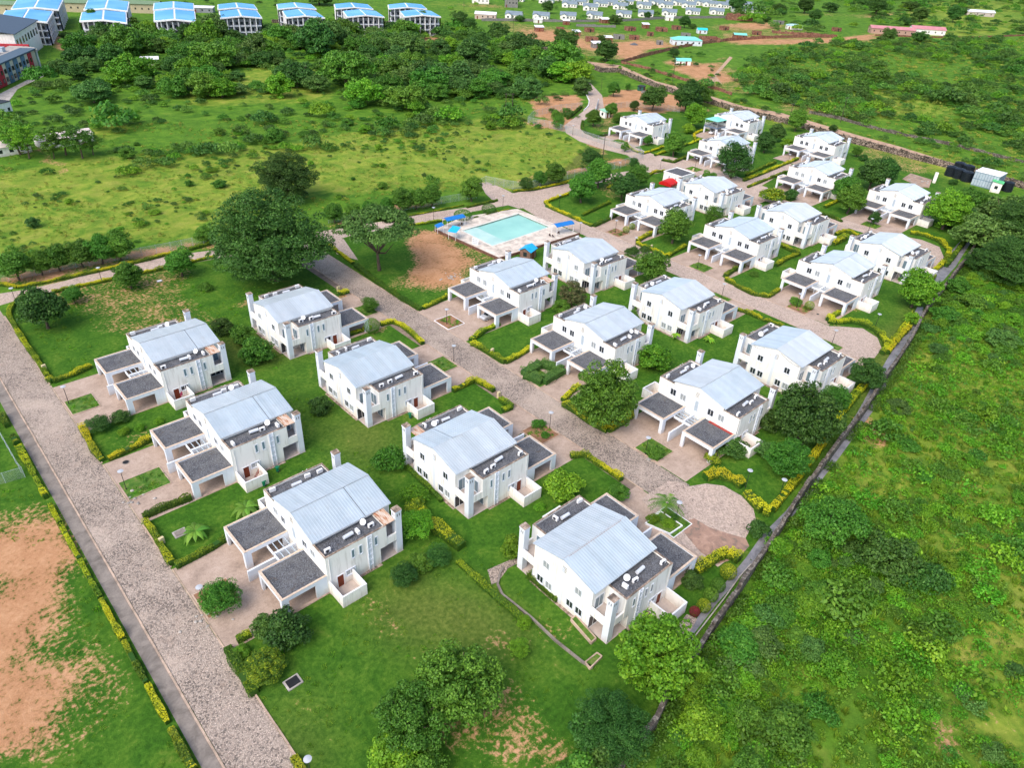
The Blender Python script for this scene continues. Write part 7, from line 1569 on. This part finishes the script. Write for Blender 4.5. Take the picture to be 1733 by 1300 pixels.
# ------------------------------------------------------------------ banana plants and palms
def big_leaf(m, p, az, L, droop, wid, n=6, mi=0):
    pts = []; d = Vector((math.cos(az), math.sin(az), 0)); s_ = Vector((-d.y, d.x, 0)); vs = []
    for k in range(n+1):
        u = k/n; c_ = Vector(p)+d*L*u*(1-.15*u)+Vector((0, 0, L*(.75*u-droop*u*u))); w = wid*math.sin(math.pi*min(1, .12+.88*u))*.5; vs += [c_+s_*w-Vector((0, 0, w*.3)), c_, c_-s_*w-Vector((0, 0, w*.3))]
    fs = []
    for k in range(n): a = k*3; fs += [(a, a+1, a+4, a+3), (a+1, a+2, a+5, a+4)]
    m.add(vs, fs, mi)
def rosette(name, px, label, cat, L=2.2, n=11, wid=.55, stem=1.0, mat='leaf_bright', droop=1.0):
    p = at(*px); o = tag(empty(name, (p.x, p.y, 0), rng.random()*6), label, cat)
    MB().tube((0, 0, 0), (0, 0, stem), .14, .10, 7).build('stem', M['bark'] if cat == 'palm' else M[mat], o)
    for k in range(n):
        m = MB(); big_leaf(m, (0, 0, stem), k*2.4, L*rng.uniform(.75, 1.1), droop*rng.uniform(.7, 1.2), wid, 6)
        me = m.mesh('leaf', M[mat]); a = me.attributes.new('tint', 'FLOAT', 'POINT'); a.data.foreach_set('value', np.full(len(me.vertices), rng.uniform(.35, .9), dtype=np.float32)); link_mesh('leaf', me, o)
rosette('banana_plant', (333, 908), 'banana plant on the lawn beside a square slab cover', 'banana plant', 2.6, 14, .7, 1.0, 'leaf_mid')
rosette('banana_plant', (418, 868), 'banana plant in the corner behind the carport of the lower left house', 'banana plant', 2.8, 12, .7, 1.0, 'leaf_mid')
rosette('banana_plant', (1141, 575), 'taller banana plant at the rear corner of the central twin house', 'banana plant', 1.6, 8, .5, 1.2); rosette('banana_plant', (1200, 578), 'low banana plant on the lawn right of the central twin house', 'banana plant', 1.8, 10, .6, .5)
rosette('banana_plant', (1300, 640), 'upright banana leaves between two twin houses near the drain', 'banana plant', 2.4, 7, .6, 1.2, 'leaf_bright', .4)
def palm(px, label):
    p = at(*px); o = tag(empty('palm', (p.x, p.y, 0)), label, 'palm'); MB().tube((0, 0, 0), (.1, 0, 2.4), .16, .11, 8).build('trunk', M['bark'], o)
    for k in range(13):
        az = k*2.4; L = 2.6; m = MB(); el = rng.uniform(.5, 1.0)
        for j in range(12):
            u = (j+1)/12; c_ = Vector((.1+math.cos(az)*L*u, math.sin(az)*L*u, 2.4+L*(el*u-.95*u*u)))
            for s_ in (-1, 1):
                e = c_+Vector((-math.sin(az)*s_, math.cos(az)*s_, -.35))*.75*(1.1-u*.6)+Vector((math.cos(az), math.sin(az), 0))*.35
                m.add([c_, c_+Vector((math.cos(az), math.sin(az), 0))*.16, e], [(0, 1, 2)])
        me = m.mesh('frond', M['leaf_mid']); a = me.attributes.new('tint', 'FLOAT', 'POINT'); a.data.foreach_set('value', np.full(len(me.vertices), rng.uniform(.4, .9), dtype=np.float32)); link_mesh('frond', me, o)
palm((1124, 872), 'palm with feathery fronds in the white-edged planter by the near turning place')
for i, (px, lb) in enumerate([((1105, 882), 'small green shrub at the left of the palm planter'), ((1130, 890), 'small green shrub at the foot of the palm')]): T('bush', 'leaf_bright', px, 26, lb, 'shrub', 'shrub', hs=1.2)
T('tallbush', 'leaf_dark', (1139, 882), 12, 'dark narrow shrub beside the palm and the lamp', 'shrub', 'shrub', hs=2.0)
for i, (px, lb, w) in enumerate([((912, 722), 'leafy shrub on the bed in front of the rusty-covered house, nearest the lamp', 26), ((922, 740), 'leafy shrub on the bed in front of the rusty-covered house, lower one', 18), ((884, 740), 'small round bush at the left of the planted bed by the central road', 12)]): T('bush', 'leaf_mid', px, w, lb, 'shrub', 'shrub', hs=1.3)

# ------------------------------------------------------------------ small things
def small_box(px, w, d, h, rz, mat, name, label, cat, z=0.0, lid=None):
    p = at(*px); o = tag(empty(name, (p.x, p.y, z), rz), label, cat); MB().box(-w/2, w/2, -d/2, d/2, 0, h).build('body', mat, o)
    if lid: MB().box(-w/2-.04, w/2+.04, -d/2-.04, d/2+.04, h+.001, h+.06).build('lid', lid, o)
    return o
pale_y = simple('pale_yellow_paint', (.62, .52, .30), .7, var=.1)
for px, lb in (((76, 626), 'pale meter box in the hedge of the grass corner at the left'), ((275, 920), 'pale yellow meter box in the hedge of the lower left garden'), ((833, 598), 'pale meter box in the lumpy yellow hedge by the central road'), ((573, 492), 'pale yellow meter box under the huge dark tree'), ((844, 672), 'pale meter box in the gap of the yellow hedge'), ((1102, 421), 'pale meter box under the dense round tree'), ((1173, 290), 'pale meter box near the dome-shaped tree')):
    small_box(px, .7, .4, 1.1, .2, pale_y, 'meter_box', lb, 'meter box')
def manhole(px, r, label, mat='dark', sq=False):
    p = at(*px); o = tag(empty('manhole_cover', (p.x, p.y, 0)), label, 'manhole')
    if sq: MB().box(-r, r, -r*.8, r*.8, 0, .14).build('frame', M['conc_pale'], o); MB().box(-r*.75, r*.75, -r*.6, r*.6, .141, .19).build('cover', M[mat], o)
    else: MB().lathe([(r, 0), (r, .06), (r*.85, .08)], n=16).build('frame', M['conc'], o); MB().lathe([(r*.8, .081), (r*.8, .10)], n=16).build('cover', M[mat], o)
manhole((213, 783), .55, 'dark round stain-like manhole cover on the second driveway'); manhole((305, 903), .9, 'square brown slab cover on the lawn beside the banana plant', 'conc', True); manhole((496, 1156), .95, 'square dark cover in bare soil on the front lawn', 'dark', True)
manhole((270, 476), .6, 'white cover on the lawn below the upper left road', 'white', True); manhole((1098, 778), .45, 'small white-framed box cover beside the bush on the carport bed', 'conc_pale', True); manhole((1384, 532), .35, 'small dark grid on the driveway beside the red brick bed')
def bin_(px, label):
    p = at(*px); o = tag(empty('wheelie_bin', (p.x, p.y, 0), .3), label, 'bin'); MB().lathe([(.24, .0), (.32, .85)], n=4).build('body', M['green_plastic'], o); MB().box(-.3, .3, -.3, .3, .86, .93).build('lid', M['green_plastic'], o)
    MB().tube((-.25, -.28, .1), (.25, -.28, .1), .09, n=8).build('wheel', M['dark'], o)
bin_((470, 798), 'green bin at the wall of the second twin house near its pillar'); bin_((447, 822), 'green bin beside the kitchen yard of the second twin house'); bin_((694, 707), 'green bin at the wall beside the clipped garden, third row'); bin_((692, 705), 'second green bin touching the first in the third row') if False else None
def cloth(px, z, label, c, w=1.4):
    p = at(*px, z); o = tag(empty('laundry', tuple(p), .8), label, 'laundry'); m = MB(); n = 8
    for k in range(n):
        x0, x1 = -w/2+w*k/n, -w/2+w*(k+1)/n; m.add([(x0, .05*math.sin(k*2), 0), (x1, .05*math.sin((k+1)*2), 0), (x1, .05*math.sin((k+1)*2), -.8-.1*math.sin(k)), (x0, .05*math.sin(k*2), -.8-.1*math.sin(k))], [(0, 1, 2, 3)])
    m.build('cloth', simple('cloth_'+str(int(c[0]*100)), c, .9), o); MB().tube((-w/2-.4, 0, 0), (w/2+.4, 0, 0), .01, n=4).build('line', M['dark'], o)
cloth((434, 800), 1.7, 'pink and pale laundry hanging in the kitchen yard of the second twin house', (.60, .30, .25), 2.0)
cloth((306, 664), 1.6, 'pink cloth in the kitchen yard of the first twin house', (.55, .08, .16), .9)
def car(p, rz, label, c):
    o = tag(empty('parked_car', (p.x, p.y, 0), rz), label, 'car'); pm = simple('car_paint_'+str(int(c[0]*100)), c, .3, .3, var=.03)
    prof = [(-2.15, .35), (-2.2, .75), (-1.9, .92), (-1.35, 1.0), (-.85, 1.42), (.45, 1.47), (1.15, 1.02), (1.95, .88), (2.15, .65), (2.12, .32)]
    m = MB(); W = .84; n = len(prof)
    vs = [(x, -W*(1 if z < 1.1 else .82), z) for x, z in prof]+[(x, W*(1 if z < 1.1 else .82), z) for x, z in prof]; m.add(vs, [tuple(range(n)), tuple(range(2*n-1, n-1, -1))]+[(i, i+n, (i+1) % n+n, (i+1) % n) for i in range(n)]); m.build('body', pm, o)
    for s_ in (-1, 1):
        MB().add([(-1.2, s_*.80, 1.03), (.95, s_*.80, 1.05), (.42, s_*.715, 1.40), (-.8, s_*.715, 1.36)], [(0, 1, 2, 3) if s_ < 0 else (3, 2, 1, 0)]).build('side_window', M['glass'], o)
        for x in (-1.35, 1.35):
            w_ = MB().tube((x, s_*.66, .33), (x, s_*.86, .33), .33, n=14).build('wheel', M['dark'], o); MB().tube((x, s_*.861, .33), (x, s_*.875, .33), .2, n=10).build('hub', M['steel'], w_)
        MB().box(-2.21, -2.12, *sorted((s_*.5, s_*.78)), .68, .82).build('tail_light', M['leaf_red'], o); MB().box(2.10, 2.17, *sorted((s_*.5, s_*.78)), .62, .76).build('headlight', M['white'], o)
    MB().add([(1.12, -.66, 1.07), (1.12, .66, 1.07), (.50, .62, 1.465), (.50, -.62, 1.465)], [(0, 1, 2, 3)]).build('windscreen', M['glass'], o); MB().add([(-1.33, .62, 1.05), (-1.33, -.62, 1.05), (-.9, -.6, 1.40), (-.9, .6, 1.40)], [(0, 1, 2, 3)]).build('rear_window', M['glass'], o)
    return o
h4 = HPOS['A4']; car(Vector((h4[1]-4.3, h4[2]-3.7, 0)), math.pi, 'silver hatchback parked under the right carport below the pool', (.55, .57, .60))
h17 = HPOS['A17']; car(Vector((h17[1]-4.6, h17[2]+4.6, 0)), math.pi, 'white car parked under the turquoise-roofed terrace', (.72, .73, .75))
p = at(837, 610)
# ladder, bricks and garden stones
def planter(px4, label, h=.35, t_=.18, mat=None):
    w = [at(*p) for p in px4]; c0 = sum(w, Vector())/len(w); o = tag(empty('planter', (c0.x, c0.y, 0)), label, 'planter')
    for i in range(len(w)):
        a, b = w[i]-c0, w[(i+1) % len(w)]-c0; d_ = (b-a).normalized(); c_ = (a+b)/2; MB().obox((c_.x, c_.y), (d_.x, d_.y), (b-a).length-t_*.5*(1 if i % 2 else -1)-.01, t_, 0, h+.002*i).build('edging', mat or M['white'], o)
    MB().prism([((v.x-c0.x)*.95, (v.y-c0.y)*.95) for v in w], 0, h-.1).build('soil', M['bed_grass'], o)
planter([(1092, 888), (1118, 868), (1154, 892), (1133, 906)], 'white-edged square planter with a palm by the near turning place')
planter([(966, 1052), (974, 1046), (1008, 1084), (1000, 1091)], 'long stone planter against the rear wall of the nearest twin house', .5, .15, M['kerb']); planter([(990, 1124), (1010, 1108), (1018, 1114), (998, 1134)], 'short stone planter on the lawn under the bright yellow-green tree', .4, .15, M['kerb'])
sheet_px('paving', [(1162, 1040), (1180, 1048), (1165, 1075), (1140, 1070)], M['cobble'], .03); sheet_px('paving', [(825, 965), (870, 945), (885, 950), (860, 962), (843, 985), (832, 990)], M['cobble'], .03)
# rubble heap edging of the bed by the lower left driveway
for bi, (px, n, lb) in enumerate([((352, 1046), 22, 'loose stones heaped round the round dome tree bed'), ((232, 845), 16, 'loose stones edging the grass bed of the second twin house'), ((762, 470), 26, 'scattered pale rubble on the bare ground left of the pool')]):
    p = at(*px); o = tag(empty('stone_heap', (p.x, p.y, 0)), lb, 'stones')
    for k in range(n):
        s_ = rng.uniform(.12, .3); v = Vector((rng.normal()*1.3, rng.normal()*.8)); m = MB(); m.lathe([(s_*.7, 0), (s_, s_*.4), (s_*.5, s_*.8)], (v.x, v.y, 0), 6); m.build('stone', M['conc_pale'], o)

# ------------------------------------------------------------------ grass and weeds (nobody could count them)
def tuft(matname, seed, n=22, h=.55, w=.5, lw=.05, lean=.5):
    r = np.random.default_rng(seed); m = MB(); tint = []
    for k in range(n):
        a = r.random()*6.28; b = r.random()*6.28; rr = w*.5*math.sqrt(r.random()); x, y = rr*math.cos(b), rr*math.sin(b); hh = h*r.uniform(.5, 1.1); l_ = lean*hh*r.random()
        dx, dy = math.cos(a)*lw, math.sin(a)*lw; ex, ey = math.cos(b)*l_, math.sin(b)*l_
        m.add([(x-dx, y-dy, 0), (x+dx, y+dy, 0), (x+dx*.7+ex*.5, y+dy*.7+ey*.5, hh*.6), (x-dx*.7+ex*.5, y-dy*.7+ey*.5, hh*.6), (x+ex, y+ey, hh)], [(0, 1, 2, 3), (3, 2, 4)])
        tint += [r.random()*.8+.1]*5
    me = m.mesh('tuft', M[matname]); a = me.attributes.new('tint', 'FLOAT', 'POINT'); a.data.foreach_set('value', np.array(tint, dtype=np.float32)); return me
def weed(matname, seed, n=70, h=.5):
    r = np.random.default_rng(seed); c, nn, t = crown_pts(r, 9, .38, h*.5, h*.4, .22, n//9, squash=.8); return leaf_mesh('weed', M[matname], c, nn, r.uniform(.10, .22, len(c)), t, 1, .2, seed)
G1 = []; G2 = []; G3 = []
add_s(G1, FIELD, 1.5, (.8, .35), 61, lambda x, y: np.clip((vnoise(x, y, 9, 33)*.6+vnoise(x, y, 2.5, 34)*.4-.40)*4, .02, .8)); add_s(G1, [(850, 190), (985, 160), (700, 185), (560, 205), (330, 200), (-40, 240), (-40, 300), (600, 240)], 2.0, (1.1, .3), 62, lambda x, y: np.clip((vnoise(x, y, 9, 33)-.40)*4, .04, .8))
add_s(G2, SE, 1.05, (1.25, .4), 63, lambda x, y: np.clip((vnoise(x, y, 9, 40)-.42)*6, .12, .95)); add_s(G2, NEARW, 1.1, (1.2, .35), 64, lambda x, y: np.clip((vnoise(x, y, 6, 41)-.35)*5, .1, .9))
add_s(G3, SE, 1.2, (1.2, .35), 65, lambda x, y: np.clip((.62-vnoise(x, y, 9, 40))*5, .1, .9))
add_s(G1, [(1240, 128), (1330, 74), (1733, 66), (1760, 330), (1600, 262), (1440, 205), (1270, 160)], 4.0, (2.0, .3), 66, lambda x, y: x*0+.8)
add_s(G1, [(905, 70), (1260, 172), (1420, 215), (1733, 300), (1733, 320), (1600, 282), (1430, 236), (1250, 190), (1000, 110)], 1.8, (1.1, .3), 67, lambda x, y: x*0+.9)
def keep(lst, polys):
    A_ = np.array(lst); k = np.ones(len(A_), bool)
    for P in polys: k &= ~inside(A_[:, 0], A_[:, 1], P)
    return [tuple(v) for v in A_[k]]
DIRTP = P2([(870,66),(905,74),(960,98),(1000,104),(1050,110),(1110,137),(1170,152),(1215,166),(1260,180),(1320,190),(1380,207),(1450,228),(1520,247),(1600,272),(1733,310),(1733,316),(1600,281),(1520,258),(1440,238),(1370,217),(1310,200),(1240,187),(1190,172),(1130,152),(1070,128),(1030,118),(960,108),(900,82),(870,72)])
G1 = keep(G1, SOIL+[DIRTP]); G2 = keep(G2, SOIL); G3 = keep(G3, SOIL)
print('grass', len(G1), len(G2), len(G3))
gn_scatter('meadow_grass', [weed('grass_dry', 11, 80, .3), weed('grass_leaf', 12, 80, .35), weed('grass_leaf', 13, 60, .45), weed('grass_dry', 14, 90, .35)], G1)
gn_scatter('field_weeds', [weed('weed', 1), weed('weed', 2, 90, .7), weed('weed', 3, 60, .4), weed('leaf_bright', 4, 60, .6), weed('leaf_mid', 5)], G2)
gn_scatter('field_grass', [tuft('grass_leaf', 5, 26, .6), tuft('grass_leaf', 6, 22, .5), weed('grass_leaf', 7, 80, .4)], G3)
# lawn tufts inside the estate and on the left verge
LG = []
add_s(LG, [(20, 520), (380, 440), (470, 480), (480, 700), (560, 800), (860, 960), (1010, 1130), (990, 1330), (500, 1330), (385, 1110), (600, 1010), (700, 850), (400, 560), (350, 540), (130, 640)], 1.0, (.55, .35), 71, lambda x, y: np.clip((vnoise(x, y, 5, 31)-.35)*2.5, .05, .8))
add_s(LG, [(-40, 790), (60, 840), (100, 900), (340, 1340), (-40, 1340)], 1.0, (.6, .35), 72, lambda x, y: np.clip((vnoise(x, y, 4, 32)-.3)*2.5, .05, .8))
HB = [np.array([(hx-7.5 if not bk else hx-12.5, hy-12), (hx+12.5 if not bk else hx+7.5, hy-12), (hx+12.5 if not bk else hx+7.5, hy+12), (hx-7.5 if not bk else hx-12.5, hy+12)]) for _, hx, hy, bk in HOUSES]
RB = [np.array([(5.8, 20), (14.4, 20), (14.4, 190), (5.8, 190)])]+[np.array([(14, hy-8.8), (28, hy-8.8), (28, hy+8.8), (14, hy+8.8)]) for c_, hx, hy, b_ in HOUSES[:3]]
LG = keep(LG, HB+RB+SOIL[:1])
gn_scatter('lawn_grass', [tuft('grass_leaf', 8, 30, .22, .9, .04), tuft('grass_leaf', 9, 26, .18, .8, .04), tuft('weed', 10, 24, .2, .8, .05)], LG)
BP = []
for c_, bx, by, b0_, b1_ in beds:
    for k in range(26): BP.append((rng.uniform(b0_+.3, b1_-.3), by+rng.uniform(-2.1, 2.1), rng.uniform(.5, 1.1)))
gn_scatter('bed_plants', [weed('grass_leaf', 31, 70, .3), weed('leaf_mid', 32, 60, .4), weed('weed', 33, 60, .3), tuft('grass_leaf', 34, 24, .3, .6)], BP)
print('lawn', len(LG))
# climbing growth over the boundary walls
def creepers(name, px, mats, w, h, dens, seed, off=0.0):
    r = np.random.default_rng(seed); pts = [at(*p) for p in px]; C = []; T_ = []
    for a, b in zip(pts[:-1], pts[1:]):
        L = (b-a).length; n = int(L*dens); d = (b-a).normalized(); nn = Vector((-d.y, d.x, 0)); u = r.random(n)
        P = np.array(a)[None]+np.outer(u*L, np.array(d)); g = vnoise(P[:, 0], P[:, 1], 3.0, seed); k = g > .42; P = P[k]; g = g[k]; n = len(P)
        q = r.normal(size=n)*w*.5+off; P = P+np.outer(q, np.array(nn)); P[:, 2] = np.clip(h*(g-.2)*1.6*np.exp(-(q-off)**2/w**2)*r.uniform(.2, 1.15, n), .03, None); C.append(P); T_.append(g*.6+r.normal(size=n)*.15)
    C = np.concatenate(C); T_ = np.concatenate(T_); me = leaf_mesh(name, M[mats], C, r.normal(size=C.shape)+np.array([0, 0, .8]), r.uniform(.2, .42, len(C)), T_, 1, .2, seed)
    tag(link_mesh(name, me), kind='stuff')
creepers('creeping_plants', [(1645, 426), (1618, 463), (1576, 516), (1550, 560), (1522, 608), (1493, 649), (1466, 692), (1445, 722), (1420, 753), (1382, 805), (1348, 852), (1304, 922), (1282, 954), (1237, 1023), (1202, 1072), (1168, 1127), (1133, 1172), (1107, 1231), (1052, 1299)], 'leaf_mid', 1.3, 1.5, 110, 5, 1.1)
creepers('creeping_plants', [(905, 80), (948, 94), (982, 108), (1045, 122), (1079, 136), (1156, 163), (1235, 186), (1290, 200), (1340, 212)], 'leaf_dark', 2.0, 3.0, 30, 6, -.6)

bpy.context.view_layer.update()
